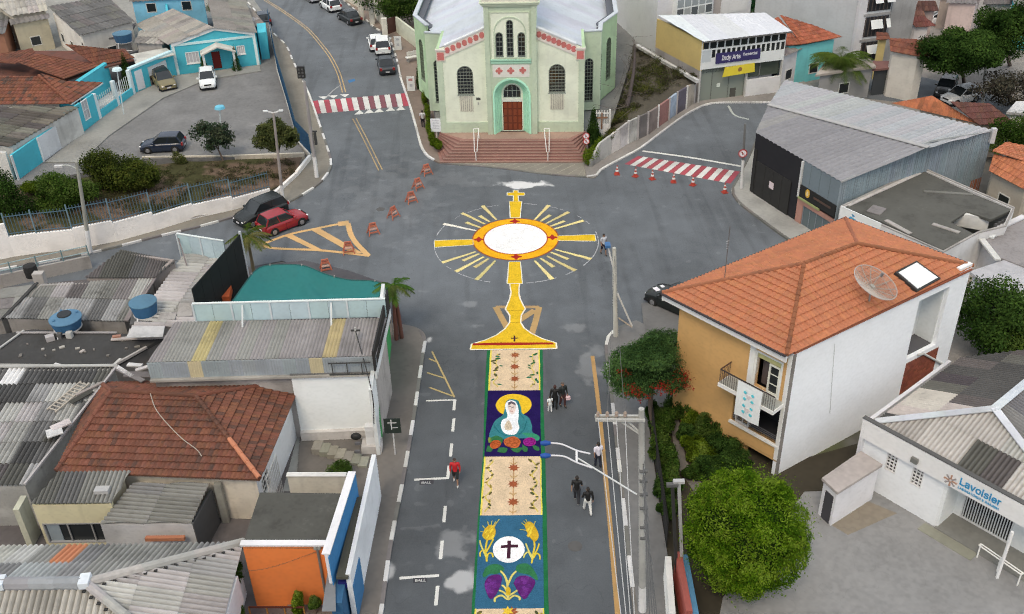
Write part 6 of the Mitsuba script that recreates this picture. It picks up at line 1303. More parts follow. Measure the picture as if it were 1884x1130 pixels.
# garage block and the gabled hall
gb = thing('garage', 'turquoise garage block with white rolling door between house and gabled hall', 'garage')
g0, g1 = at2(251, 172, ZL0), at2(326, 139, ZL0); G = Face(g0, g1, ZL0); hg = zfor(at2(288, 155, ZL0), 112) - ZL0
op = rect(*F0.rect(0, 0, 1, 1)) if 0 else rect(G.uv(279, 160)[0], G.uv(314, 146)[0], 0, hg * .82)
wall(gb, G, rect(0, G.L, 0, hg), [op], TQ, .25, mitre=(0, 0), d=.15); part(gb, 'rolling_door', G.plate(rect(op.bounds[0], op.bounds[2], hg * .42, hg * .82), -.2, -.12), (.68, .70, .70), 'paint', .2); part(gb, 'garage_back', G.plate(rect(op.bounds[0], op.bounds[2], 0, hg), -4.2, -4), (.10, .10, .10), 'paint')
part(gb, 'top_band', G.plate(rect(-.1, G.L, hg, hg + .2), -.4, .1), (.50, .72, .76), 'paint', .2); q = P3((250, 118, hg + ZL0), (322, 100, hg + ZL0), (306, 88, hg + ZL0), (240, 100, hg + ZL0)); part(gb, 'roof_slab', slab(poly(q), hg + ZL0 - .1, hg + ZL0), (.52, .50, .47), 'paint', .5)
part(gb, 'white_panel_door', G.plate(rect(.3, 1.3, .2, 2.2), .0, .05), (.66, .69, .70), 'paint', .2)
hl_ = thing('hall', 'turquoise gabled hall with red door, little porch and broad grey roof', 'building')
a, b = at2(326, 138, ZL0), at2(478, 119, ZL0); G = Face(a, b, ZL0); he = zfor(a, 82) - ZL0; hp = G.uv(394, 51)[1] - 0; hp = hp - 0
up_ = G.uv(394, 51); hw = up_[1]
wn = [rect(*G.rect(340, 97, 369, 115)), rect(*G.rect(434, 85, 452, 99))]; dd = rect(*G.rect(388, 96, 409, 124)); dd = rect(dd.bounds[0], dd.bounds[2], .12, dd.bounds[3])
he2 = G.uv(470, 60)[1]
wall(hl_, G, Polygon([(0, 0), (G.L, 0), (G.L, he2), up_, (0, he)]), wn + [dd], TQ, .25, mitre=(1, 1), d=.15)
for w in wn: window(hl_, G, w, (.74, .75, .75), 4, 1, .08, .08, .08, .08, glass=(.50, .52, .53))
part(hl_, 'door', G.plate(dd, -.2, -.1), (.20, .022, .015), 'paint', .15)
for s in ((0, he, *up_), (*up_, G.L, he2)): part(hl_, 'white_verge', G.plate(Polygon([(s[0], s[1] - .25), (s[2], s[3] - .25), (s[2], s[3] + .1), (s[0], s[1] + .1)]), .0, .15), (.74, .76, .76), 'paint', .15)
part(hl_, 'cross_band', G.plate(rect(.1, G.L - .1, he - .25, he + .0), .0, .08), (.55, .75, .78), 'paint', .15)
for u in (.0, G.L - .3): part(hl_, 'pilaster', G.plate(rect(u, u + .3, 0, he), .0, .08), (.66, .78, .80), 'paint', .15)
pu0, pu1 = G.uv(368, 97)[0], G.uv(432, 90)[0]; pm = (pu0 + pu1) / 2; pv = G.uv(368, 96)[1]; pt = G.uv(400, 80)[1]
for s0_, s1_ in (((pu0, pv), (pm, pt)), ((pm, pt), (pu1, pv))): part(hl_, 'porch_roof', G.plate(Polygon([s0_, s1_, (s1_[0], s1_[1] + .15), (s0_[0], s0_[1] + .15)]), .0, 1.6), (.55, .53, .48), 'paint', .3)
for u in (pu0 + .25, pu1 - .25): part(hl_, 'porch_post', G.plate(rect(u - .12, u + .12, 0, pv + .05), 1.2, 1.45), (.72, .74, .74), 'paint', .15)
bkv = -G.out; D_ = 17.0
e0_, e1_, r0_ = G.P(-.25, he + .05, .3), G.P(G.L + .25, he2 + .05, .3), G.P(up_[0], up_[1] + .1, .3)
gc = [(.30, .28, .25), (.27, .26, .24), (.34, .32, .285)]
pl245 = onplane([e0_, r0_, r0_ + bkv * D_], (247, 46), (318, 16)); sheets(hl_, [pl245[0], e0_, r0_, pl245[1]], gc, .5, .03, (1.1, 2.4), .4, 81, j=.08); sheets(hl_, [e1_, e1_ + bkv * D_, r0_ + bkv * D_, r0_], [(.20, .195, .18), (.23, .22, .20)], .5, .03, (1.1, 2.4), .5, 82, j=.08)
for p, h in ((G.P(0, 0), he), (G.P(G.L, 0), he2)): part(hl_, 'side_wall', MB().beam(p + UP * (h / 2 - .05), p + bkv * D_ + UP * (h / 2 - .05), .25, h), hsv(TQ, .9) if p is not None else TQ, 'paint', .3)
pc = MB().hexa([*P3((482, 110, ZL0), (497, 108, ZL0), (480, 92, ZL0), (496, 90, ZL0)), *(p + UP * 3.0 for p in P3((482, 110, ZL0), (497, 108, ZL0), (480, 92, ZL0), (496, 90, ZL0)))])
single('gatehouse', pc, TQ, 'narrow turquoise wall block between the gabled hall and the blue fence', 'wall', 'paint', .2)
# roofs behind
def simple_house(name, label, roof, z0, wallc, rc, kind='sheet', seed=0, wins=(), d=.3, pitch=.5, rj=.1, cat='house'):
    """roof: list of slopes (3-D outlines, eave first); walls follow the union of their plan."""
    k = thing(name, label, cat); pl = shapely.union_all([poly(P) for P in roof]).buffer(.02).simplify(.05)
    for i, P in enumerate(roof):
        if kind == 'tile': tiles(k, P, rc if isinstance(rc, tuple) else rc[0], .38, .55, .18, seed + i, .45, rise=.06, lip=.045)
        elif kind == 'sheet': sheets(k, P, rc if isinstance(rc, list) else [rc], pitch, .035, (1.1, 2.4), .5, seed + i, j=rj)
        else: part(k, 'roof_slab', slab(poly(P), P[0][2] - .2, P[0][2]), rc, 'sheet', .5)
    ze = min(p[2] for P in roof for p in P) - .05; g = pl.buffer(-.3, join_style=2)
    g = max(g.geoms, key=lambda q: q.area) if hasattr(g, 'geoms') else g
    Fs_ = walls(k, ccw(g.exterior.coords[:-1]), z0, ze, wallc, d=d)
    for G in Fs_:
        if G.out[1] < .2 and G.L > 2.5:
            for n in range(int(G.L // 3)):
                if ze - z0 < 1.8: continue
                u = G.L * (n + .5) / int(G.L // 3); h = ze - z0
                for fl in range(max(1, int(h // 2.1))):
                    w = rect(u - .5, u + .5, fl * 2.2 + .85, fl * 2.2 + 1.8); 
                    if w.bounds[3] > h - .2: continue
                    f = part(k, 'window', G.plate(w.buffer(.08, join_style=2).difference(w), .0, .05), (.60, .60, .58), 'paint', .2); part(f, 'pane', G.plate(w, .003, .015), GLASS)
    return k, Fs_
simple_house('house', 'white-walled house under broad dark grey roof behind the clay tiles', [P3((147, 66, 3.9), (248, 40, 3.9), (196, -8, 4.6), (88, 12, 4.6))], 0, (.62, .60, .55), [(.115, .115, .115), (.14, .138, .135)], seed=91, wins=1)
simple_house('house', 'old house with stained cream walls and wavy grey roof at the top left', [P3((20, 47, 3.6), (92, 34, 3.6), (90, 24, 3.9), (16, 36, 3.9))], 0, (.50, .46, .34), [(.20, .19, .18)], seed=92)
simple_house('house', 'house with pale ribbed roof in the top left corner', [P3((20, 30, 4.2), (88, 20, 4.2), (78, -20, 5.2), (-40, -12, 5.2))], 0, (.45, .40, .33), [(.42, .40, .35), (.36, .34, .31)], seed=93)
simple_house('house', 'weathered brick house cut off by the left edge beyond the clay roofs', [P3((-60, 70, 3.2), (10, 62, 3.2), (20, 18, 4.0), (-60, 20, 4.0))], 0, (.32, .16, .10), [(.15, .145, .14)], seed=94)
simple_house('house', 'pale blue house with white windows behind the gabled hall', [P3((238, 4, 4.4), (378, -4, 4.4), (372, -40, 5.2), (236, -34, 5.2))], 0, (.22, .56, .76), [(.17, .14, .13)], seed=95)
simple_house('house', 'low annex with soot-stained flat roof behind the blue tank', [P3((150, 80, 2.8), (240, 62, 2.8), (250, 42, 2.8), (150, 68, 2.8))], 0, (.4, .38, .35), (.13, .125, .12), 'flat', 96)
simple_house('house', 'annex with pale patched roof beside the gabled hall', [P3((246, 80, 3.6), (300, 82, 3.6), (316, 62, 3.8), (258, 56, 3.8))], 0, (.45, .43, .40), [(.33, .31, .28), (.25, .24, .22)], seed=97)
simple_house('house', 'turquoise house with brown roof beside the far end of the street', [P3((384, 14, 3.4), (448, 20, 3.4), (440, -12, 4.2), (380, -14, 4.2))], 0, TQ, [(.22, .20, .18)], seed=98)
simple_house('house', 'brown and white roof strip between hall and curving street', [P3((452, 46, 3.2), (494, 52, 3.2), (448, -4, 3.6), (404, 6, 3.6))], 0, TQ, [(.25, .22, .20), (.40, .39, .37)], seed=99)
struct('ground_paved', slab(gpoly([(-200, 420), (60, 340), (330, 30), (495, 40), (440, -40), (-200, -40)]), -.06, .02), (.24, .235, .22), 'pave', .5)
tk = tank(228, 76, 3.6, .95, .85, 'flat', 'small bright blue water tank on the roofs behind the turquoise house'); part(tk, 'stand', MB().box(at(228, 84, 3.0), (1.2, 1.2, 1.6)), (.35, .33, .3), 'paint', .5)
# ---- beside the church: street wall, earth bank, yard
struct('church_yard', slab(gpoly([(1078, 240), (1112, 270), (1168, 90), (1150, 20), (1060, -40), (830, -40), (770, 40), (806, 240)], 1.2), -.05, 1.2), (.19, .185, .18), 'pave', .5)
bw_ = thing('boundary_wall', 'stained white and grey panelled boundary wall climbing beside the right-hand street', 'wall')
WB_ = [(1087, 308), (1104, 297), (1125, 283), (1141, 274), (1155, 265), (1173, 257), (1191, 249), (1210, 235), (1230, 221), (1244, 211), (1262, 200), (1277, 190)]; WT = [296, 264, 248, 236, 225, 216, 208, 196, 182, 171, 160, 152]
WC = [(.42, .42, .40), (.46, .46, .44), (.62, .61, .59), (.60, .59, .57), (.52, .51, .49), (.20, .19, .18), (.24, .20, .18), (.30, .16, .15), (.36, .45, .56), (.12, .11, .14), (.44, .40, .34)]
topl = []
for i in range(len(WB_) - 1):
    a, b = at(*WB_[i], .1), at(*WB_[i + 1], .1); za, zb_ = zfor(a, WT[i]), zfor(b, WT[i + 1]); t = b - a; t /= np.linalg.norm(t); n = np.array([t[1], -t[0], 0]); b2 = b - t * .05
    part(bw_, 'panel', MB().hexa([a, b2, a - n * .2, b2 - n * .2, *(p * [1, 1, 0] + UP * z for p, z in ((a, za), (b2, zb_), (a - n * .2, za), (b2 - n * .2, zb_)))]), WC[i], 'paint', .75)
    if i > 2: part(bw_, 'post', MB().beam(b, b * [1, 1, 0] + UP * (zb_ + .15), .16), (.40, .39, .38) if i % 3 else (.6, .6, .6), 'paint', .5)
    topl.append((a - n * .2) * [1, 1, 0] + UP * (za - .15))
topl.append(b * [1, 1, 0] + UP * (zb_ - .15))
lo = smooth_line(np.array(topl[2:]), 4); hi = smooth_line(np.array([at(*p) for p in ((1119, 258, 1.25), (1134, 215, 1.4), (1150, 165, 1.8), (1162, 110, 2.2), (1168, 80, 2.6), (1205, 103, 3.0), (1245, 126, 3.0), (1283, 146, 3.0))]), 6)
hi = np.stack([np.interp(np.linspace(0, 1, len(lo)), np.linspace(0, 1, len(hi)), hi[:, c]) for c in range(3)], 1); nb_ = len(lo); V = []
for j in range(11):
    s = j / 10; q = lo * (1 - s) + hi * s; q[:, 2] += .5 * (meshkit.fbm(q * .7, 3) - .5) * (1 if 0 < j < 10 else .2); V.append(q)
struct('earth_bank', MB().add(np.vstack(V), [[j * nb_ + i, j * nb_ + i + 1, (j + 1) * nb_ + i + 1, (j + 1) * nb_ + i] for j in range(10) for i in range(nb_ - 1)]), (.085, .075, .06), 'pave', 0, smooth=True)
cw = thing('wall', 'thin white coping wall along the top of the earth bank', 'wall'); L = [at(*p, 3.05) for p in ((1172, 84), (1205, 104), (1245, 127), (1284, 150))]
for a, b in zip(L[:-1], L[1:]): part(cw, 'coping', MB().beam(a, b, .35, .3), (.56, .56, .55), 'paint', .4)
cg_ = thing('gate', 'white barred gate with a brown wooden cross at the church corner', 'gate'); a, b = at2(1092, 246, 1.2), at2(1121, 246, 1.2); fence_bars(cg_, a, b, 1.2, 3.4, .22, .06, WHITE, 'gate_bar'); 
part(cg_, 'lower_panel', MB().beam((*a, 1.7), (*b, 1.7), .05, .9), (.72, .72, .72), 'paint'); m = (a + b) / 2 - np.array([0, .1]); part(cg_, 'cross', MB().beam((*m, 1.7), (*m, 3.2), .12).beam((m[0] - .5, m[1], 2.75), (m[0] + .5, m[1], 2.75), .12), (.24, .13, .08), 'paint', .2)
part(cg_, 'gate_post', MB().beam((*b, .1), (*b, 3.5), .16), (.62, .62, .60), 'paint', .2)
# ---- white block, shop, tower block and far houses on the right
ab = thing('apartment_building', 'tall white apartment block with a glazed bay window behind the church', 'building')
z0 = 1.5; A0, A1, A2_ = at2(1128, 30, z0), at2(1205, 101, z0), at2(1376, 66, z0); A3 = A2_ + (A0 - A1)
L = [A0, A1, A2_, A3]; L = ccw(L); Hh = 15
for G in walls(ab, L, 0, Hh, (.66, .665, .68), d=.12): pass
G = Face(A1, A2_, 0); bx0, bz0, bx1, bz1 = *G.uv(1236, 48), *G.uv(1304, 2)
bb = part(ab, 'bay', G.plate(rect(bx0, bx1, bz0 - .2, bz1 + 4), .0, .7), (.74, .75, .75), 'paint', .1)
nb2 = 5
for r_ in range(4):
    for i in range(nb2):
        u0, u1 = bx0 + (bx1 - bx0) * (i + .08) / nb2, bx0 + (bx1 - bx0) * (i + .92) / nb2; v0 = bz0 + (bz1 - bz0) * (r_ + .08) / 2; v1 = bz0 + (bz1 - bz0) * (r_ + .92) / 2
        part(bb, 'bay_pane', G.plate(rect(u0, u1, v0, v1), .70, .72), (.30, .35, .36) if r_ % 2 == 0 else ((.36, .38, .39) if i % 2 else (.10, .11, .12)), 'gloss')
part(ab, 'window_frame', G.plate(rect(*G.uv(1326, 24), *G.uv(1374, 4)[0:1], G.uv(1374, 4)[1] + 2) if 0 else rect(G.uv(1326, 20)[0], G.uv(1374, 10)[0], G.uv(1350, 22)[1], G.uv(1350, 2)[1] + 2), .0, .05), (.72, .72, .72), 'paint'); part(ab, 'brick_strip', G.plate(rect(G.uv(1312, 20)[0], G.uv(1325, 20)[0], G.uv(1316, 34)[1], Hh), .0, .04), (.42, .38, .37), 'paint', .3)
shp = thing('shop_building', 'ochre and white shop building with a window band, navy sign and yellow banner', 'building')
S1 = at2(1283, 191, 0); S2 = at2(1434, 171, 0); S0 = at2(1205, 103, 2.4); GF = Face(S1, S2, 0)
zt, zm = zfor(S1, 76), zfor(S1, 129); hS = GF.L
nP, nW = GF.rect(1285, 75, 1432, 45), None
rowz = lambda y, x=1283: GF.uv(x, y)[1]
wz0, wz1, wz2 = zm + (zt - zm) * .36, zm + (zt - zm) * .66, zt - .06
upper = rect(0, GF.L, zm, zt)
n = 17; hs = [rect(GF.L * (i + .08) / n, GF.L * (i + .92) / n, wz0, wz1) for i in range(2, n)] + [rect(GF.L * (i + .03) / 11, GF.L * (i + .97) / 11, wz1 + .09, wz2) for i in range(11)]
wall(shp, GF, upper, hs, (.70, .73, .74), .2, mitre=(0, 0), d=.12)
for h in hs: window(shp, GF, h, (.72, .74, .74), 1, 1, .1, .03, .03)
part(shp, 'glass_corner', GF.plate(rect(.1, GF.L * 2 / n, wz0 - .3, wz1), .0, .03), (.50, .56, .57), 'gloss')
sg = rect(GF.uv(1317, 105)[0], GF.uv(1399, 88)[0], zm + .45, zm + 1.45); part(shp, 'sign_board', GF.plate(sg, .0, .12), (.035, .03, .12), 'paint', .1)
letters(shp, GF, 'Indy Arte', sg.bounds[0] + .6, sg.bounds[1] + .3, .45, (.70, .70, .74), 'sign_lettering', .12, (sg.bounds[2] - sg.bounds[0]) * .42); letters(shp, GF, 'Comercial', sg.bounds[0] + (sg.bounds[2] - sg.bounds[0]) * .60, sg.bounds[1] + .5, .28, (.66, .66, .70), 'sign_lettering', .12, (sg.bounds[2] - sg.bounds[0]) * .33)
yb = GF.uv(1328, 125)[0], GF.uv(1388, 112)[0]; part(shp, 'yellow_banner', GF.plate(Polygon([(yb[0], zm - .9), (yb[1], zm - .75), (yb[1] - .1, zm + .15), (yb[0] + .2, zm + .05)]), .25, .30), (.72, .58, .05), 'paint', .08); part(shp, 'banner_mark', GF.plate(Point((yb[0] + yb[1]) / 2 + .1, zm - .32).buffer(.22), .30, .31), (.28, .14, .05), 'paint')
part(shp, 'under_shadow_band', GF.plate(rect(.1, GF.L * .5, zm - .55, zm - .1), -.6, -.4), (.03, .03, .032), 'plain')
gl = GF.uv(1371, 160)[0]
part(shp, 'glazed_front', GF.plate(rect(.1, gl, 0, zm), -.5, -.4), (.23, .25, .23), 'gloss'); 
for u in (.6 * gl / 2, gl * .66): part(shp, 'mullion', GF.plate(rect(u, u + .06, 0, zm - .3), -.4, -.35), (.15, .16, .15), 'paint')
part(shp, 'notice', GF.plate(rect(gl * .42, gl * .42 + .35, 1.3, 1.7), -.39, -.37), (.66, .70, .66), 'paint'); part(shp, 'small_door', GF.plate(rect(gl * .72, gl * .72 + .6, .05, 1.0), -.39, -.36), (.08, .08, .07), 'paint')
part(shp, 'right_wall', GF.plate(rect(gl + .05, GF.L, 0, zm * .52), -.2, .0), (.68, .69, .69), 'paint', .3); part(shp, 'right_window', GF.plate(rect(gl + .05, GF.L - .1, zm * .55, zm), -.6, -.5), (.06, .075, .06), 'gloss'); part(shp, 'window_post', GF.plate(rect(gl + 1.6, gl + 1.66, zm * .52, zm), -.5, -.42), (.2, .2, .2), 'paint')
for u in (0.0, gl, GF.L - .12): part(shp, 'pillar', GF.plate(rect(u, u + .12, 0, zm), -.3, .02), (.55, .55, .54), 'paint', .3)
GY = Face(S0, S1, 0); part(shp, 'ochre_side', GY.plate(rect(0, GY.L, zm - .1, zt), -.2, .0), (.60, .46, .20), 'paint', .12, label='plain ochre side wall'); part(shp, 'grey_side', GY.plate(rect(0, GY.L, 0, zm - .1), -.2, -.01), (.42, .41, .40), 'paint', .5)
bkS = -GF.out
q = [GF.P(-.15, zt + .1, .5), GF.P(GF.L + .3, zt + .1, .5), GF.P(GF.L + .3, zt + .45, .5) + bkS * 5.5, GF.P(-.15, zt + .45, .5) + (np.array([*S0, 0]) - np.array([*S1, 0]))]
sheets(shp, q, [(.60, .63, .66), (.57, .60, .63)], .6, .015, (2.0, 30), .08, 5, j=.03, mat='paint'); part(shp, 'roof_edge', MB().beam(q[0] - UP * .06, q[1] - UP * .06, .08, .12), (.12, .12, .12), 'paint')
pL = ccw([S0, S1, S2, S2 + bkS[:2] * 7]); part(shp, 'rear_block', slab(Polygon(pL).buffer(-.7), 0, zt - .2), (.5, .5, .5), 'paint', .2)
tb = thing('office_building', 'tall grey tower block with dark glazed side and tilted white window panes', 'building')
T0, T1, T2 = at2(1384, 60, 2.0), at2(1574, 118, 1.0), at2(1622, 112, 1.0); T1_ = T1; t = T2 - T1; L = ccw([T0, T1, T2, T2 + (T0 - T1)])
for G in walls(tb, L, 0, 16, (.52, .53, .55), d=.15): pass
part(tb, 'grey_wing', slab(Polygon(ccw([T2 + np.array([.2, .3]), T2 + np.array([3.2, 1.6]), T2 + np.array([2.0, 9]), T2 + np.array([-.5, 7])])), 0, 14), (.36, .36, .36), 'paint', .4)
G = Face(T1, T2, 0)
for f in range(5):
    v = 1.2 + f * 2.6
    rowk = part(tb, 'window_band', G.plate(rect(.3, G.L - .1, v, v + 2.0), .0, .06), (.025, .025, .028), 'gloss'); part(tb, 'floor_band', G.plate(rect(0, G.L, v - .5, v - .25), .0, .10), (.30, .30, .30), 'paint')
    for i in range(6): u = .3 + (G.L - .4) * i / 6; part(rowk, 'mullion', G.plate(rect(u, u + .07, v, v + 2.0), .06, .12), (.10, .08, .07), 'paint')
    if f in (0, 1, 2, 3):
        for i in range(1, 6):
            if (i + f) % 5 == 0: continue
            u = .3 + (G.L - .4) * i / 6; p = [G.P(u + .1, v + 1.7, .12), G.P(u + .55, v + 1.7, .12), G.P(u + .1, v + .9, .55), G.P(u + .55, v + .9, .55)]
            part(rowk, 'tilted_pane', MB().hexa([*p, *(x + G.out * .03 for x in p)]), (.70, .73, .74), 'paint', .05)
part(tb, 'white_corner', G.plate(rect(-.6, .25, 0, 16), -.4, .05), (.62, .64, .66), 'paint', .15)
OR = (.40, .135, .065); DR = (.20, .075, .050)
simple_house('house', 'turquoise house with orange clay roof left of the tower block', [P3((1474, 82, 4.2), (1549, 68, 4.2), (1504, 42, 5.4), (1430, 36, 5.4)), P3((1372, 88, 4.0), (1474, 82, 4.2), (1430, 36, 5.4), (1400, 46, 5.4))], 0, (.18, .58, .60), (.33, .105, .06), 'tile', 101)
simple_house('house', 'white lean-to house with grey roof next to the shop', [P3((1434, 108, 3.6), (1478, 90, 3.6), (1470, 76, 4.0), (1432, 82, 4.0))], 0, (.68, .69, .70), [(.26, .24, .23)], seed=102)
simple_house('house', 'flat concrete terrace roof below the turquoise house', [P3((1500, 138, 3.2), (1612, 122, 3.2), (1600, 108, 3.2), (1520, 112, 3.2))], 0, (.30, .30, .30), (.36, .33, .29), 'flat', 103)
simple_house('house', 'dark-fronted garage beside the cream house with maroon roof', [P3((1604, 128, 2.8), (1644, 124, 2.8), (1642, 112, 2.8), (1606, 112, 2.8))], 0, (.05, .055, .065), (.2, .1, .09), 'flat', 104)
simple_house('house', 'two-storey white house with maroon tiled roof under the big trees', [P3((1638, 94, 4.6), (1690, 104, 4.6), (1688, 74, 5.6), (1636, 68, 5.6)), P3((1690, 104, 4.6), (1712, 102, 4.6), (1698, 74, 5.6), (1688, 74, 5.6))], 0, (.64, .61, .55), DR, 'tile', 105)
simple_house('house', 'yellow-walled house with small tiled roof behind the white house', [P3((1612, 74, 4.2), (1638, 72, 4.2), (1634, 60, 4.6), (1612, 60, 4.6))], 0, (.62, .50, .22), DR, 'tile', 106)
simple_house('house', 'long low house with bright orange roof just behind the warehouse', [P3((1800, 228, 3.2), (1640, 190, 3.2), (1640, 184, 3.9), (1718, 178, 4.2))], 0, (.60, .55, .48), (.47, .17, .085), 'tile', 107)
simple_house('house', 'house with dark brown tiled hip roof behind the warehouse', [P3((1800, 230, 3.2), (1866, 226, 3.2), (1822, 190, 4.4), (1746, 190, 4.4))], 0, (.42, .34, .28), (.125, .055, .045), 'tile', 108)
simple_house('house', 'house with broad orange tiled roof at right edge beside the warehouse', [P3((1820, 314, 3.2), (1884, 348, 3.2), (1990, 330, 4.6), (1826, 278, 4.4)), P3((1826, 278, 4.4), (1990, 330, 4.6), (1960, 280, 3.4), (1850, 268, 3.4))], 0, (.45, .40, .35), (.42, .155, .08), 'tile', 109)
simple_house('house', 'white flat-roofed house at right edge near the far street', [P3((1852, 206, 3.2), (1920, 212, 3.2), (1960, 186, 3.2), (1870, 186, 3.2))], 0, (.68, .67, .64), (.50, .52, .52), 'flat', 110)
simple_house('house', 'pinkish white house with grey roof at the top right', [P3((1740, 6, 4.0), (1800, 8, 4.0), (1812, -12, 4.4), (1748, -12, 4.4))], 0, (.62, .52, .49), [(.20, .18, .18)], seed=111)
simple_house('house', 'house with maroon roof and pale gable beside the white car', [P3((1684, 50, 3.4), (1722, 48, 3.4), (1700, 30, 4.2), (1668, 32, 4.2))], 0, (.62, .61, .60), (.17, .065, .055), 'tile', 112)
simple_house('house', 'turquoise house cut off by the top right corner', [P3((1872, 20, 4.2), (1960, 30, 4.2), (1950, -20, 4.6), (1860, -10, 4.6))], 0, (.10, .48, .56), [(.2, .19, .18)], seed=113)
for i, (x, y, w, c, r, l) in enumerate(((1705, 6, 44, (.40, .33, .30), (.12, .06, .05), 'dark-roofed house left of the pinkish house at the top'), (1688, 24, 34, (.5, .48, .45), (.20, .10, .08), 'small house with rusty roof in front of the dark-roofed one'), (1660, 6, 60, (.36, .30, .27), (.16, .075, .06), 'rows of small brown-roofed house beyond the tower block'), (1838, -6, 60, (.40, .38, .36), (.14, .13, .13), 'grey-roofed house at the very top right'), (1500, -30, 90, (.5, .5, .5), (.2, .19, .18), 'house hidden behind the tower block'), (1760, -18, 70, (.5, .45, .4), (.24, .11, .08), 'brown-roofed house on the top right skyline'), (1600, 30, 30, (.45, .42, .4), (.2, .1, .08), 'small tiled house tucked beside the tower block'))):
    simple_house('house', l, [P3((x - w / 2, y + 14, 3.6), (x + w / 2, y + 14, 3.6), (x + w / 2 - 6, y - 4, 4.4), (x - w / 2 + 6, y - 4, 4.4))], 0, c, r, 'tile', 120 + i)
struct('ground_paved', slab(gpoly([(1560, 178), (1884, 262), (2100, 330), (2100, -60), (1400, -60), (1380, 150)]), -.07, .0), (.22, .215, .20), 'pave', .5)
# ---- low roofs between warehouse and orange-roofed house
fh_ = thing('flat_roof_house', 'low building with dark patched flat roof and blue-splashed white front beside the warehouse', 'building')
q = P3((1552, 380, 3.6), (1697, 314, 3.6), (1791, 357, 3.6), (1862, 386, 3.6), (1823, 404, 3.6), (1779, 389, 3.6), (1749, 409, 3.6), (1793, 431, 3.6), (1734, 460, 3.6), (1625, 409, 3.6)); g = poly(q)
part(fh_, 'roof', slab(g, 3.4, 3.6), (.10, .097, .09), 'sheet', .6)
for (a, b, w, c) in (((1700, 352), (1790, 358), .3, (.17, .165, .155)), ((1630, 405), (1675, 430), .35, (.36, .35, .33)), ((1560, 378), (1692, 318), .3, (.50, .49, .47)), ((1716, 412), (1765, 428), .35, (.34, .33, .31)), ((1600, 383), (1625, 390), 1.2, (.22, .215, .205))): part(fh_, 'roof_patch', MB().beam(at(*a, 3.63), at(*b, 3.63), w, .06), c, 'sheet', .4)
bd = gpoly([(1545, 384), (1735, 468), (1800, 432), (1850, 420), (1866, 386), (1697, 312)], 3.5)
for G in walls(fh_, ccw(bd.exterior.coords[:-1]), 0, 3.62, (.66, .66, .65), d=.3):
    part(fh_, 'parapet', G.plate(rect(0, G.L, 3.62, 3.70), -.12, .02), (.36, .35, .33), 'paint', .6)
    if G.out[0] < -.2 and G.out[1] < -.3 and G.L > 6:
        part(fh_, 'mural', G.plate(rect(.1, G.L * .42, 1.6, 3.78), .0, .06), (.76, .78, .80), 'paint', .05)
        for u, v, r_, c in ((1.2, 3.1, .30, (.08, .35, .55)), (1.25, 2.7, .42, (.05, .30, .52)), (1.2, 3.45, .12, (.10, .25, .45)), (3.2, 3.0, .45, (.02, .12, .35)), (3.4, 2.6, .3, (.05, .30, .55)), (2.6, 2.4, .2, (.08, .35, .55))): part(fh_, 'blue_splash', G.plate(rough(affinity.scale(Point(u, v).buffer(r_, 6), 1.3, .7), .12, int(u * 10)), .06, .07), c, 'paint', .05)
part(fh_, 'light_well', MB().box(at(1790, 400, 3.0), (2.2, 1.6, 1.0), -.5), (.7, .7, .69), 'paint', .3)
gs_ = thing('flat_roof_house', 'low building with pale grey flat roof and white edges at the right edge', 'building')
q = P3((1800, 436, 3.0), (1884, 400, 3.0), (2000, 440, 3.0), (1960, 520, 3.0), (1830, 470, 3.0)); part(gs_, 'roof', slab(poly(q), 2.8, 3.0), (.27, .265, .26), 'sheet', .5); under(gs_, q, 0, (.60, .61, .62), d=.4)
for (a, b, w, c) in (((1812, 432), (1884, 398), .4, (.66, .66, .67)), ((1806, 440), (1836, 478), .4, (.62, .62, .61)), ((1808, 430), (1830, 436), .5, (.72, .73, .74))): part(gs_, 'edge_board', MB().beam(at(*a, 3.1), at(*b, 3.1), w, .12), c, 'paint', .3)
for i in range(4): part(gs_, 'vent', MB().box(at(1832 + i * 6, 414 - i * 3, 3.3), (.18, .1, .25)), (.08, .08, .08), 'plain')
wh_ = thing('house', 'white house with small grille window at the right edge below the grey slab', 'house')
q = P3((1786, 500, 2.9), (1884, 468, 2.9), (2000, 500, 2.9), (1960, 600, 2.9), (1830, 535, 2.9)); part(wh_, 'roof', slab(poly(q).buffer(.05), 2.75, 2.92), (.44, .45, .46), 'sheet', .3)
for G in walls(wh_, ccw(poly(q).buffer(-.15, join_style=2).exterior.coords[:-1]), 0, 2.8, (.66, .69, .71), d=.3):
    w = rect(*G.rect(1846, 546, 1866, 566))
    if G.out[1] < -.3 and G.L > 3 and .3 < w.bounds[0] < G.L - 1.5: w = rect(w.bounds[0], w.bounds[0] + 1.1, max(w.bounds[1], .9), max(w.bounds[1], .9) + .9); f = part(wh_, 'window', G.plate(w.buffer(.08, join_style=2).difference(w), .0, .06), (.72, .72, .72), 'paint'); part(f, 'pane', G.plate(w, .003, .02), GLASS); [part(f, 'window_bar', G.plate(rect(w.bounds[0] + .2 * i, w.bounds[0] + .2 * i + .03, w.bounds[1], w.bounds[3]), .03, .05), (.6, .6, .6), 'plain') for i in range(1, 6)]
struct('yard', slab(gpoly([(1480, 440), (1900, 520), (2000, 700), (1800, 720), (1500, 480)]), -.06, .03), (.25, .245, .23), 'pave', .5)
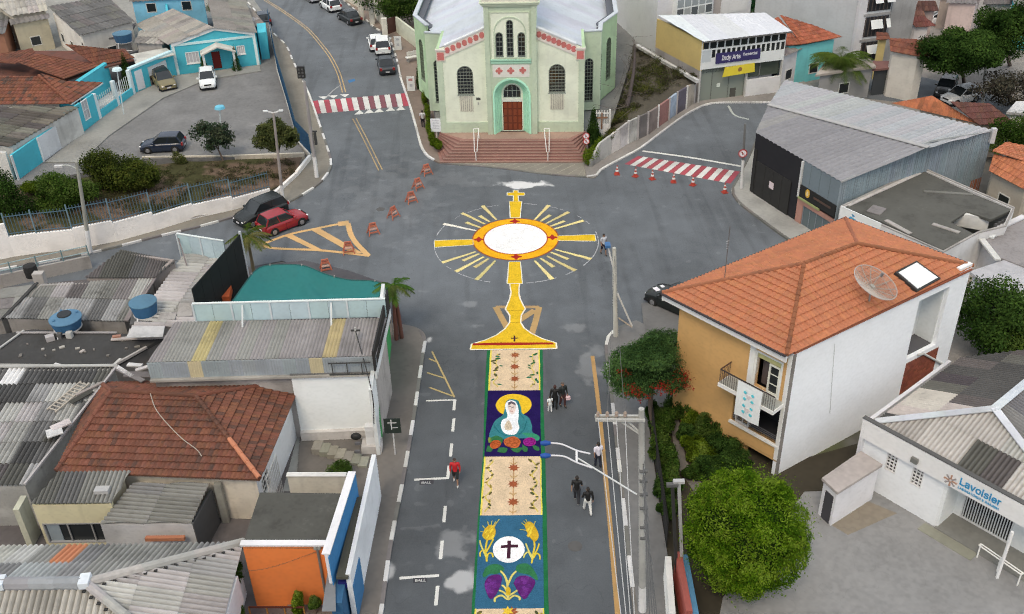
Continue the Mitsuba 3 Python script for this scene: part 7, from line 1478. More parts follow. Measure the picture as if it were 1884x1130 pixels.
# ------------------------------------------------------------------ vegetation
def leaves(blobs, n, size, cols, seed, shell=.35, freq=1.1, gap=.0, up=.35, droop=.0, wide=.5):
    """Leaf-sized faces through the volume of several ellipsoids (centre, radii): vertices, faces, colour codes."""
    R = np.random.default_rng(seed); w = np.array([np.prod(r) ** (2 / 3) for c, r in blobs]); ch_ = R.choice(len(blobs), n, p=w / w.sum())
    C = np.array([b[0] for b in blobs])[ch_]; S = np.array([b[1] for b in blobs])[ch_]
    d = R.normal(size=(n, 3)); d /= np.linalg.norm(d, axis=1, keepdims=True); r = (shell ** 3 + (1 - shell ** 3) * R.random(n)) ** (1 / 3) * (1 + .10 * R.normal(size=n))
    p = C + d * S * r[:, None]; f = meshkit.fbm(p * freq + seed, 3, seed); keep = (f > gap) & (p[:, 2] > .05); p, d, f = p[keep], d[keep], f[keep]; n = len(p)
    nrm = d * .6 + R.normal(size=(n, 3)) * .55 + np.array([0, 0, up]); nrm /= np.linalg.norm(nrm, axis=1, keepdims=True)
    t = np.cross(nrm, R.normal(size=(n, 3))); t[:, 2] -= droop; t /= np.linalg.norm(t, axis=1, keepdims=True) + 1e-9; b = np.cross(nrm, t)
    L = size * R.uniform(.6, 1.4, n)[:, None]; V = np.stack([p - t * L * .5, p + b * L * wide * .5, p + t * L * .5, p - b * L * wide * .5], 1).reshape(-1, 3)
    i = np.arange(n)[:, None] * 4; F = np.vstack([i + [0, 1, 2], i + [0, 2, 3]])
    k = np.array([pack(c) for c in cols]); q = np.clip(((f - .5) * 2.2 + .5 + R.normal(size=n) * .16) * len(cols), 0, len(cols) - 1).astype(int)
    return V, F, np.repeat(k[q], 4)
def foliage(key, name, blobs, n, size, cols, seed, **kw):
    V, F, c = leaves(blobs, n, size, cols, seed, **kw); k = fresh(key + '__' + name)
    scene[k] = mikit.ply(trimesh.Trimesh(V, F, process=False), 'mat_leaf', smooth=False, uv=np.stack([c, np.full(len(c), .35)], 1)); return k
def trunk(key, base, top, r, seed, blobs=(), col=(.12, .095, .07), limbs=4):
    R = np.random.default_rng(seed); base, top = np.array(base, float), np.array(top, float); m = MB()
    P = np.array([base + (top - base) * s + np.array([R.normal() * .06, R.normal() * .06, 0]) * (s > 0) * (top - base)[2] * .3 for s in np.linspace(0, 1, 6)]); m.tube(smooth_line(P, 3), np.linspace(r, r * .55, 16), 8)
    for i in range(limbs):
        if not blobs: break
        c, s = blobs[i % len(blobs)]; e = np.array(c) + R.normal(size=3) * np.array(s) * .35; st_ = P[3 + i % 2]; mid = (st_ + e) / 2 + UP * .2
        m.tube(smooth_line([st_, mid, e], 4), np.linspace(r * .45, r * .12, 9), 6)
    return part(key, 'trunk', m, col, 'paint', .4, smooth=True)
def blobcloud(c, r, n, seed, k=.42, spread=.75):
    R = np.random.default_rng(seed); c, r = np.array(c, float), np.array(r, float); out = [(c, r * .72)]
    for i in range(n): d = R.normal(size=3); d /= np.linalg.norm(d); d[2] = d[2] * .8 + .1; s = k * R.uniform(.75, 1.25); out.append((c + d * r * spread, r * s))
    return out
def tree(name, label, base, c, r, n, size, cols, seed, nb=9, tr=.16, cat='tree', group=None, **kw):
    k = thing(name, label, cat, group); bl = blobcloud(c, r, nb, seed, kw.pop('bk', .42), kw.pop('spread', .75)); foliage(k, 'crown', bl, n, size, cols, seed, **kw)
    trunk(k, base, np.array(c) - UP * r[2] * .3, tr, seed, bl); return k
G_BR = [(.055, .095, .008), (.088, .145, .013), (.125, .19, .022), (.17, .235, .04)]; G_DK = [(.016, .036, .010), (.026, .058, .014), (.04, .085, .02), (.06, .11, .026)]
G_MD = [(.028, .06, .012), (.045, .095, .018), (.07, .125, .025), (.095, .15, .035)]; G_OL = [(.04, .055, .02), (.065, .085, .03), (.09, .11, .04), (.12, .13, .05)]
# clipped bright tree by the yard
c = at(1372, 978, 3.2); rx = (at(1489, 978, 3.2)[0] - at(1255, 978, 3.2)[0]) / 2
k = thing('clipped_tree', 'large bright green tree clipped to a ball beside the concrete yard', 'tree')
R = np.random.default_rng(5); bl = [(c, np.array([rx * .93, rx * .93, rx * .98]))]
for i in range(60):
    d = R.normal(size=3); d /= np.linalg.norm(d); bl.append((c + d * rx * .84, np.full(3, rx * R.uniform(.14, .22))))
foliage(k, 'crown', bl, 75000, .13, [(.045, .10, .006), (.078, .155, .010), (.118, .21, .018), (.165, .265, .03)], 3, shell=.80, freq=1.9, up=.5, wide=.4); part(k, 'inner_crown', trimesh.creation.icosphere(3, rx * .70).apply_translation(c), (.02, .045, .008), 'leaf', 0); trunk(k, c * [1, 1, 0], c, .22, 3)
# flowering tree before the ochre house
c = at(1200, 670, 4.4); k = thing('flowering_tree', 'dark feathery tree with scattered red blossom in front of the ochre house', 'tree'); bl = blobcloud(c, (2.35, 2.0, 1.75), 16, 8, .42, .85)
foliage(k, 'crown', bl, 52000, .17, [(.028, .062, .022), (.045, .095, .03), (.065, .13, .042), (.095, .165, .055)], 8, shell=.3, freq=1.3, gap=.30, droop=.5, wide=.28)
fb = [(at(x, y, 4.6), np.array([.5, .45, .4])) for x, y in ((1146, 690), (1158, 718), (1255, 690), (1266, 705), (1238, 712), (1182, 728), (1215, 715), (1170, 660))]; foliage(k, 'blossom', fb, 1200, .10, [(.20, .012, .012), (.30, .02, .018), (.24, .03, .02)], 9, gap=.45, freq=2.4)
trunk(k, c * [1, 1, 0] + [.3, -.4, 0], c, .17, 8, bl)
# garden at the foot of the house
struct('garden_ground', slab(gpoly([(1188, 742), (1260, 700), (1460, 850), (1640, 800), (1620, 900), (1480, 905), (1330, 1100), (1300, 1250), (1262, 1250), (1240, 1100), (1216, 950)]), -.06, .05), (.05, .045, .032), 'pave', 0)
struct('garden_path', slab(gpoly([(1228, 745), (1243, 742), (1262, 850), (1300, 905), (1282, 915), (1245, 860)]), .0, .09), (.17, .16, .145), 'pave', .4)
for i, (x, y, z, r, g, l) in enumerate(((1206, 765, .7, (.6, .8, .8), G_DK, 'dark hedge shrub at the top end of the iron railing'), (1214, 812, .7, (.65, .9, .9), G_MD, 'hedge shrub second along the iron railing'), (1226, 872, .7, (.65, .9, .8), G_MD, 'hedge shrub third along the iron railing'), (1262, 748, .9, (.8, .8, 1.0), G_MD, 'tall shrub under the right side of the red blossom'), (1264, 795, .7, (.6, .6, .7), G_DK, 'small dark bush between two bright bushes by the path'), (1296, 790, .9, (.9, .7, .9), G_MD, 'leafy shrub against the ochre wall below the balcony'), (1292, 838, .6, (.8, .7, .7), G_BR, 'yellow-green bush at the bend of the garden path'), (1345, 850, .8, (1.1, .7, .8), G_DK, 'dark shrub in front of the ochre ground floor'), (1230, 935, .6, (.6, .8, .7), G_DK, 'dark shrub behind the gate posts'), (1275, 868, .5, (.6, .5, .5), G_MD, 'low plant at the end of the garden path'), (1218, 778, .8, (.8, .8, .9), G_MD, 'rounded green shrub nearest the street under the flowering tree'), (1222, 840, .7, (.75, .9, .85), G_MD, 'green shrub beside the dark street railing'), (1276, 772, .8, (.7, .6, .9), G_BR, 'yellow-green shrub at the foot of the ochre wall'), (1278, 818, .8, (.75, .65, .8), G_BR, 'bright green rounded bush beside the garden path'), (1318, 818, .7, (1.2, .9, .9), G_DK, 'dark bush beneath the ochre overhang'), (1312, 862, .6, (1.0, .7, .7), G_DK, 'low dark bush behind the clipped ball tree'), (1228, 900, .6, (.7, .7, .7), G_DK, 'dark shrub by the garden gate'), (1250, 735, 1.0, (1.1, .8, .9), G_DK, 'dark undergrowth below the red blossom'))):
    k = thing('shrub', l, 'shrub'); foliage(k, 'foliage', blobcloud(at(x, y, z), r, 6, 20 + i), 5200, .13, g, 20 + i, freq=1.6, gap=.3); trunk(k, at(x, y, z) * [1, 1, 0], at(x, y, z), .05, i)
# palms
def palm(name, label, base, h, n, fl, seed, trunk_col, cols, stems=1, lean=(0, 0)):
    k = thing(name, label, 'palm tree'); R = np.random.default_rng(seed); base = np.array(base, float); top = base + [lean[0], lean[1], h]
    for s in range(stems):
        o = np.array([math.cos(s * 2.1), math.sin(s * 2.1), 0]) * (.22 if stems > 1 else 0)
        part(k, 'trunk', MB().tube(smooth_line([base + o, base + o * .7 + (top - base) * .5, top - UP * .1], 5), np.linspace(.14, .09, 11), 8), trunk_col, 'paint', .4, smooth=True)
    cr = part(k, 'crown', MB().tube([top - UP * .5, top + UP * .1], [.16, .10], 8), hsv(cols[1], .9), 'leaf', .2)
    for i in range(n):
        a = i * 2.4 + R.normal() * .2; el = R.uniform(.1, 1.1); d = np.array([math.cos(a), math.sin(a), 0]); P = np.array([top + d * fl * s * math.cos(el * (1 - s)) * 1.0 + UP * (fl * (math.sin(el) * s - .75 * s * s)) for s in np.linspace(0, 1, 9)])
        m = MB(); m.tube(P, np.linspace(.025, .008, 9), 4); T = np.gradient(P, axis=0); sd = np.cross(d, UP)
        Q = along(P, fl / 22)
        for j, q in enumerate(Q[1:]):
            s = j / len(Q); L = fl * .32 * math.sin(math.pi * min(1, .15 + s * .9)) + .05; tt = P[-1] - P[0]; tt /= np.linalg.norm(tt)
            for sg in (-1, 1):
                e = q + sd * sg * L * .8 + tt * L * .45 - UP * L * R.uniform(.25, .6); w = tt * .04; m.add([q - w, q + w, e], [[0, 1, 2]])
        part(k, 'frond', m, cols[i % len(cols)], 'leaf', .3)
    return k
palm('palm_tree', 'young palm standing at the corner of the green netting, beside the red car', at(468, 505, 0), 3.1, 15, 1.7, 3, (.17, .14, .09), [(.05, .085, .018), (.09, .12, .03), (.14, .14, .05)])
palm('palm_tree', 'slim palm with reddish stems on the pavement corner by the black board', at(733, 622, .12), 4.0, 13, 1.35, 4, (.19, .075, .055), [(.05, .11, .02), (.08, .16, .03), (.07, .10, .03)], 3)
palm('palm_tree', 'broad yellow-green palm rising behind the warehouse roof', at(1537, 176, 0), 3.6, 44, 3.0, 6, (.15, .12, .08), [(.07, .12, .02), (.10, .15, .03), (.06, .09, .02)])
# lot and bank
tree('tree', 'small thin-leaved tree on the edge of the parking lot', at(412, 298, .4), at(392, 252, 2.6), (1.9, 1.4, 1.5), 5200, .22, [(.03, .045, .028), (.045, .07, .04), (.07, .095, .055)], 31, 8, .09, gap=.42, freq=1.2)
tree('tree', 'olive-green tree in front of the tall blue bar fence', at(515, 318, .4), at(506, 252, 3.6), (1.8, 1.4, 1.7), 8000, .22, G_OL, 32, 9, .12, gap=.34)
tree('bush', 'large olive-green bush on the bank beside the cream lot wall', at(225, 350, .3), at(222, 318, 2.0), (3.3, 2.0, 2.2), 20000, .2, [(.03, .045, .012), (.05, .07, .018), (.075, .10, .022), (.11, .13, .03)], 33, 14, .12, 'bush', gap=.26)
tree('bush', 'green bush behind the blue railings, left of the largest bush', at(112, 395, .3), at(110, 352, 1.7), (2.9, 1.9, 1.8), 18000, .18, G_MD, 34, 10, .1, 'bush', gap=.28)
tree('bush', 'dark green bush at the far left edge above the white wall', at(5, 405, .3), at(4, 366, 1.8), (2.4, 1.7, 2.1), 15000, .18, G_DK, 35, 10, .1, 'bush', gap=.26)
tree('bush', 'bright weedy shrub on the bank below the turquoise house corner', at(80, 350, .5), at(75, 345, 1.0), (1.5, .9, .7), 5000, .15, G_BR[:3], 36, 6, .06, 'bush', gap=.34)
tree('bush', 'spindly yellow-green shrub against the cream lot wall', at(330, 302, .4), at(328, 292, 1.0), (.9, .6, .7), 1500, .15, G_OL, 37, 5, .04, 'bush', gap=.36)
R8 = np.random.default_rng(12); P = []
for i in range(900):
    t = R8.random(); x = 40 + 500 * t; y = np.interp(x, [0, 300, 540], [430, 385, 320]) - R8.random() * np.interp(x, [0, 300, 540], [70, 75, 25]); P.append((at(x, y, .45), np.array([.3, .3, .3])))
V, F_, c_ = leaves(P, 30000, .19, [(.045, .052, .022), (.07, .065, .034), (.095, .08, .05), (.04, .058, .018)], 13, gap=.45, freq=.7, wide=.25); k = thing('bank_weeds', 'dry weeds and low scrub covering the bank behind the railings', 'weeds', kind='stuff'); scene[k] = mikit.ply(trimesh.Trimesh(V, F_, process=False), 'mat_leaf', uv=np.stack([c_, np.full(len(c_), .2)], 1))
P = [(lo[int(a * (len(lo) - 1))] * (1 - b) + hi[int(a * (len(lo) - 1))] * b + UP * .2, np.array([.45, .45, .25])) for a, b in R8.random((500, 2)) * [1, .8] + [0, .16]]
V, F_, c_ = leaves(P, 17000, .24, [(.055, .05, .035), (.085, .07, .05), (.06, .07, .02), (.10, .11, .03)], 14, gap=.42, freq=.5, wide=.2); k = thing('bank_scrub', 'brown and olive scrub covering the earth bank beside the church', 'scrub', kind='stuff'); scene[k] = mikit.ply(trimesh.Trimesh(V, F_, process=False), 'mat_leaf', uv=np.stack([c_, np.full(len(c_), .2)], 1))
k = thing('dead_tree', 'bare dark tree trunk with twigs leaning along the church side bank', 'tree'); a, b = at(1148, 226, 1.3), at(1168, 84, 4.6)
part(k, 'trunk', MB().tube(smooth_line([a, (a + b) / 2 + [.3, 0, .8], b], 6), np.linspace(.22, .1, 13), 7), (.07, .06, .055), 'paint', .4, smooth=True); m = MB()
for i in range(26): s = R8.random(); p = a * (1 - s) + b * s + UP * .6; m.tube([p, p + R8.normal(size=3) * [.7, .6, .5] + UP * .3, p + R8.normal(size=3) * [1.3, 1.0, .8]], [.03, .02, .01], 4)
part(k, 'twigs', m, (.11, .095, .085), 'paint', .3, kind='stuff')
# church planting and cypresses
def cypress(label, x, yb, yt, z0, r, n, cols, seed, cat='cypress'):
    b = at(x, yb, z0); h = zfor(b, yt) - z0; k = thing('cypress' if cat == 'cypress' else 'hedge', label, cat); foliage(k, 'foliage', [(b + UP * h * s, np.array([r * (1.15 - s * 1.0), r * (1.15 - s * 1.0), h * .16])) for s in np.linspace(.1, .92, 9)], n, .16, cols, seed, shell=.5, wide=.35); trunk(k, b, b + UP * h * .6, .07, seed)
cypress('tall narrow cypress in a planter by the turquoise gate', 240, 164, 100, ZL0, .8, 3600, G_DK, 51); cypress('cypress left of the red hall door', 378, 136, 98, ZL0, .5, 1800, G_DK, 52); cypress('cypress right of the red hall door', 437, 131, 86, ZL0, .5, 1800, G_DK, 53)
cypress('dark cone-shaped cypress at the right corner of the church', 1091, 262, 200, .9, .75, 5200, G_DK, 54); cypress('tree with dark crown behind the hall at the top left', 397, 18, -8, 0, 1.3, 3000, G_MD, 55)
for i, (pp, r, g, l) in enumerate(((((789, 232), (786, 205), (781, 180), (778, 160), (794, 252)), (.32, .75, .8), G_BR[:3], 'yellow-green climbing hedge along the left side of the church'), (((1082, 288), (1092, 282), (1101, 272), (1106, 264)), (.5, .6, .75), G_BR[:3], 'clipped yellow-green hedge beside the church steps'), (((800, 262), (806, 266)), (.35, .4, .4), G_BR[:3], 'small green bush under the white notice board'), (((772, 150), (774, 130), (776, 110)), (.4, .6, 1.5), G_DK, 'dark upright hedge against the left church wall'))):
    k = thing('hedge', l, 'hedge'); foliage(k, 'foliage', [(at(x, y, .9), np.array(r)) for x, y in pp], 4200, .15, g, 60 + i, gap=.2); part(k, 'stems', MB().tube([at(*pp[0], .1), at(*pp[0], .9)], .04, 5), (.1, .08, .06), 'paint')
# far trees
for i, (xb, yb, x, y, z, r, n, g, l) in enumerate(((1774, 158, 1766, 100, 4.6, (3.5, 4.2, 2.3), 42000, G_DK, 'wide dark flat-topped tree beyond the warehouse'), (1858, 120, 1852, 66, 5.2, (3.2, 3.8, 3.2), 30000, G_DK, 'big dark tree at the top right edge behind the flat-topped one'), (1880, 275, 1874, 246, 2.6, (2.6, 2.2, 2.2), 9000, G_MD, 'round green tree at right edge above the orange roof'), (1862, 190, 1862, 168, 2.4, (3.0, 2.4, 1.8), 6000, [(.05, .045, .035), (.075, .07, .055), (.10, .095, .075)], 'greyish half-bare tree beside the far street'), (1830, 640, 1832, 585, 2.4, (2.4, 3.2, 2.2), 16000, G_DK, 'dark green garden tree behind the tall white wall'), (1870, 640, 1872, 640, 1.6, (1.8, 1.8, 1.4), 8000, G_MD, 'green hedge tree at the right edge above the clinic roof'), (720, 10, 716, 2, 3.0, (4, 3, 2.4), 8000, G_DK, 'dark tree behind the cream wall at the top of the street'), (752, 14, 752, 4, 3.2, (3.5, 3, 2.6), 8000, G_MD, 'green tree left of the church roof'), (1390, 22, 1392, 16, 4.0, (2.6, 1.5, 1.2), 3000, [(.02, .08, .03), (.03, .10, .04)], 'green shrub on the terrace behind the white shop roof'))):
    tree('tree', l, at(xb, yb, 0), at(x, y, z), r, n, .24 if y < 200 else .2, g, 70 + i, 12, .2, gap=.30, freq=.6)
for x, y, z, r, l in ((622, 868, .8, (1.0, .7, .7), 'green bush in the small yard beside the cream wall'), (432, 1060, 2.2, (.5, .5, .6), 'dark shrub beside the left end of the orange wall'), (548, 1112, .8, (.35, .35, .9), 'yellow-green potted plant before the orange wall'), (430, 1125, 1.2, (.45, .4, .5), 'dark plant at the bottom edge by the orange yard'), (578, 1108, .9, (.3, .3, .5), 'small plant near the orange yard corner')):
    k = thing('shrub', l, 'shrub'); foliage(k, 'foliage', blobcloud(at(x, y, z), r, 5, int(x)), 3600, .11, G_MD if x != 548 else G_BR, int(x), gap=.3, freq=1.5); trunk(k, at(x, y, z) * [1, 1, 0], at(x, y, z), .04, int(x))
# ------------------------------------------------------------------ cars
def car(label, front, rear, col, kind='hatch', z=0.0, roofcol=None, key='parked_car', roof_stripe=None, group=None):
    """front, rear: plan points of the two bumpers on the ground (only their direction and middle count)."""
    k = thing(key, label, 'car', group); f, r = np.array(front[:2], float), np.array(rear[:2], float); t = (f - r) / np.linalg.norm(f - r); mid = (f + r) / 2
    L, W, Hh = {'hatch': (3.9, 1.70, 1.50), 'sedan': (4.4, 1.74, 1.45), 'suv': (4.3, 1.82, 1.66)}[kind]; ex = np.array([t[0], t[1], 0]); ey = np.array([-t[1], t[0], 0])
    def P(x, y, h): return np.array([*mid, z]) + ex * x + ey * y + UP * h
    def grid(st, ring):
        V = [P(x, y, h) for x, ys in st for y, h in ring(x, *ys)]; m = len(V) // len(st); F = []
        for i in range(len(st) - 1):
            for j in range(m - 1): F.append([i * m + j, i * m + j + 1, (i + 1) * m + j + 1, (i + 1) * m + j])
        V = np.array(V); F = [[a, b, c] for q in F for a, b, c in ((q[0], q[1], q[2]), (q[0], q[2], q[3]))]
        for e in (0, len(st) - 1):
            o = e * m; F += [[o, o + j, o + j + 1] if e == 0 else [o, o + j + 1, o + j] for j in range(1, m - 1)]
        return V, np.array(F)
    h2 = L / 2; belt = .60 * Hh; w2 = W / 2
    st = [(-h2, (.80, .34, .82)), (-h2 + .10, (.92, .22, .94)), (-h2 + .5, (.99, .17, 1.0)), (-.2, (1, .17, 1.0)), (h2 - 1.25, (1, .17, 1.0)), (h2 - .95, (.99, .17, .965)), (h2 - .35, (.95, .19, .84)), (h2 - .08, (.84, .24, .70)), (h2, (.70, .34, .56))]
    ring = lambda x, w, lo, hi: [(-w2 * w * .93, lo), (-w2 * w, lo + .22), (-w2 * w, belt * hi * .78), (-w2 * w * .93, belt * hi), (-w2 * w * .5, belt * hi + .025), (0, belt * hi + .03), (w2 * w * .5, belt * hi + .025), (w2 * w * .93, belt * hi), (w2 * w, belt * hi * .78), (w2 * w, lo + .22), (w2 * w * .93, lo)]
    part(k, 'body', MB().add(*grid(st, ring)), col, 'gloss', 0, smooth=38)
    rb = -h2 + (.12 if kind != 'sedan' else .85); rt = -h2 + (.45 if kind != 'sedan' else 1.35); ft, fb = h2 - 1.85, h2 - 1.10
    cst = [(rb, (.86, .0)), (rt, (.80, .94)), ((rt + ft) / 2, (.79, 1.0)), (ft, (.78, .96)), (fb, (.86, .0))]
    def cring(x, w, s): hh = belt + (Hh - belt) * s; return [(-w2 * .90, belt - .02), (-w2 * (.90 - .12 * s), hh - .05 * s), (-w2 * (.86 - .14 * s), hh), (0, hh + .03 * s), (w2 * (.86 - .14 * s), hh), (w2 * (.90 - .12 * s), hh - .05 * s), (w2 * .90, belt - .02)]
    part(k, 'glasshouse', MB().add(*grid(cst, cring)), GLASS, smooth=30)
    rc_ = roofcol or col
    rst = [(rt - .02, (.80, .955)), ((rt + ft) / 2, (.79, 1.015)), (ft + .02, (.78, .975))]
    def rring(x, w, s): hh = belt + (Hh - belt) * s; return [(-w2 * .765, hh - .075), (-w2 * .72, hh + .005), (0, hh + .04), (w2 * .72, hh + .005), (w2 * .765, hh - .075)]
    part(k, 'roof', MB().add(*grid(rst, rring)), rc_, 'gloss', 0, smooth=30)
    for sg in (-1, 1):
        m = MB(); 
        for xa, ha, xb, hb, w in ((rb + .02, belt, rt, belt + (Hh - belt) * .93, .10), (fb - .02, belt, ft, belt + (Hh - belt) * .95, .07), ((rb + fb) / 2 - .1, belt, (rt + ft) / 2 - .05, Hh - .03, .07)): m.beam(P(xa, sg * w2 * .90, ha), P(xb, sg * w2 * .775, hb - .03), w, .05, up=ey)
        part(k, 'window_pillars', m, col, 'gloss', 0); part(k, 'wing_mirror', MB().box(P(fb - .25, sg * (w2 + .08), belt + .08), (.16, .22, .13), math.atan2(t[1], t[0])), col, 'gloss'); part(k, 'headlight', MB().add(*lathe([(0, -.03), (.14, 0), (.10, .04), (0, .05)], P(h2 - .12, sg * w2 * .66, .62), 10).vertices[None].reshape(1, -1, 3), lathe([(0, -.03), (.14, 0), (.10, .04), (0, .05)], n=10).faces), (.70, .72, .74), 'gloss'); part(k, 'tail_light', MB().box(P(-h2 + .05, sg * w2 * .78, belt * .86), (.14, .24, .26), math.atan2(t[1], t[0])), (.28, .012, .014), 'gloss')
        part(k, 'door_handle', MB().box(P(.1, sg * (w2 + .005), belt * .80), (.18, .03, .035), math.atan2(t[1], t[0])), hsv(col, .7), 'gloss'); part(k, 'door_seam', MB().box(P(-.15, sg * (w2 + .001), .50), (.02, .012, .58), math.atan2(t[1], t[0])), (.01, .01, .01), 'plain')
        for x in (-L * .31, L * .31):
            c0, c1 = P(x, sg * (w2 - .17), .31), P(x, sg * (w2 + .015), .31); d = (c1 - c0) / np.linalg.norm(c1 - c0)
            w = part(k, 'wheel', MB().tube([c0, c0 + d * .02, c1 - d * .02, c1], [.27, .31, .31, .27], 18), (.016, .016, .017), 'plain'); part(w, 'rim', MB().tube([c1 - d * .01, c1 + d * .012], [.20, .18], 12), (.36, .37, .38), 'metal')
            part(k, 'wheel_arch', MB().tube([c1 - d * .10, c1 - d * .012], .37, 16), (.012, .012, .012), 'plain')
    for x, n_, w in ((h2 + .005, 'number_plate', .4), (-h2 - .005, 'number_plate', .4)): part(k, n_, MB().box(P(x, 0, .46), (.03, w, .13), math.atan2(t[1], t[0])), (.55, .56, .57), 'paint')
    part(k, 'grille', MB().box(P(h2 - .03, 0, .62), (.07, W * .42, .14), math.atan2(t[1], t[0])), (.02, .02, .02), 'plain'); part(k, 'bumper_trim', MB().box(P(0, 0, .24), (L * .97, W * .93, .14), math.atan2(t[1], t[0])), (.014, .014, .015), 'plain')
    return k, P
BK = (.010, .011, .013)
car('black car parked against the white stepped wall, next to the red car', at(447, 416), at(516, 388), BK, 'suv'); car('red hatchback beside the black car on the curving street', at(556, 405), at(487, 431), (.27, .012, .022), 'hatch')
car('dark navy car parked along the front edge of the lot', at(268, 277, ZL0), at(336, 274, ZL0), (.018, .025, .05), 'hatch', ZL0); car('white car parked before the gabled hall', at(384, 166, ZL0), at(383, 146, ZL0), (.72, .73, .74), 'hatch', ZL0)
car('black and olive-gold car parked before the garage', at(312, 168, ZL0), at(294, 148, ZL0), (.18, .155, .08), 'suv', ZL0, BK); car('dark blue car half hidden behind the turquoise wall block', at(478, 30), at(492, 56), (.02, .03, .05), 'hatch')
car('white car, farther of the two parked by the church kerb', at(703, 82), at(706, 104), (.74, .75, .76), 'suv'); car('dark grey sedan parked nearest the zebra crossing on the church side', at(708, 116), at(714, 140), (.025, .03, .036), 'sedan'); car('white hatchback partly hidden behind the white car by the church kerb', at(690, 76), at(695, 98), (.74, .75, .76), 'hatch')
car('black sedan parked last in the row beside the cream wall', at(628, 30), at(660, 49), (.014, .015, .018), 'sedan'); car('white hatchback parked between the silver and black cars', at(594, 8), at(624, 26), (.74, .75, .76), 'hatch'); car('silver car at the top end of the row beside the cream wall', at(560, -8), at(588, 8), (.42, .44, .46), 'hatch')
k, Pc = car('black car with white door panels parked behind the orange-roofed house', at(1211, 552), at(1277, 581), BK, 'suv'); part(k, 'white_emblem', MB().box(Pc(1.5, .25, .985), (.35, .5, .02), .4), (.70, .72, .74), 'paint'); part(k, 'white_emblem', MB().box(Pc(1.42, -.3, .985), (.25, .3, .02), .4), (.70, .72, .74), 'paint'); part(k, 'white_door_panel', MB().box(Pc(-.3, -.92, .55), (1.4, .02, .4), math.atan2(*(at(1211, 552) - at(1277, 581))[1::-1])), (.6, .6, .6), 'paint')
car('white sedan parked far away near the pinkish house', at(1712, 42), at(1748, 46), (.76, .77, .78), 'sedan'); car('pale car glimpsed behind the orange roof on the far street', at(1752, 190), at(1778, 184), (.5, .53, .56), 'hatch'); car('dark small car on the far street by the grey tree', at(1735, 178), at(1742, 165), (.03, .03, .03), 'hatch')
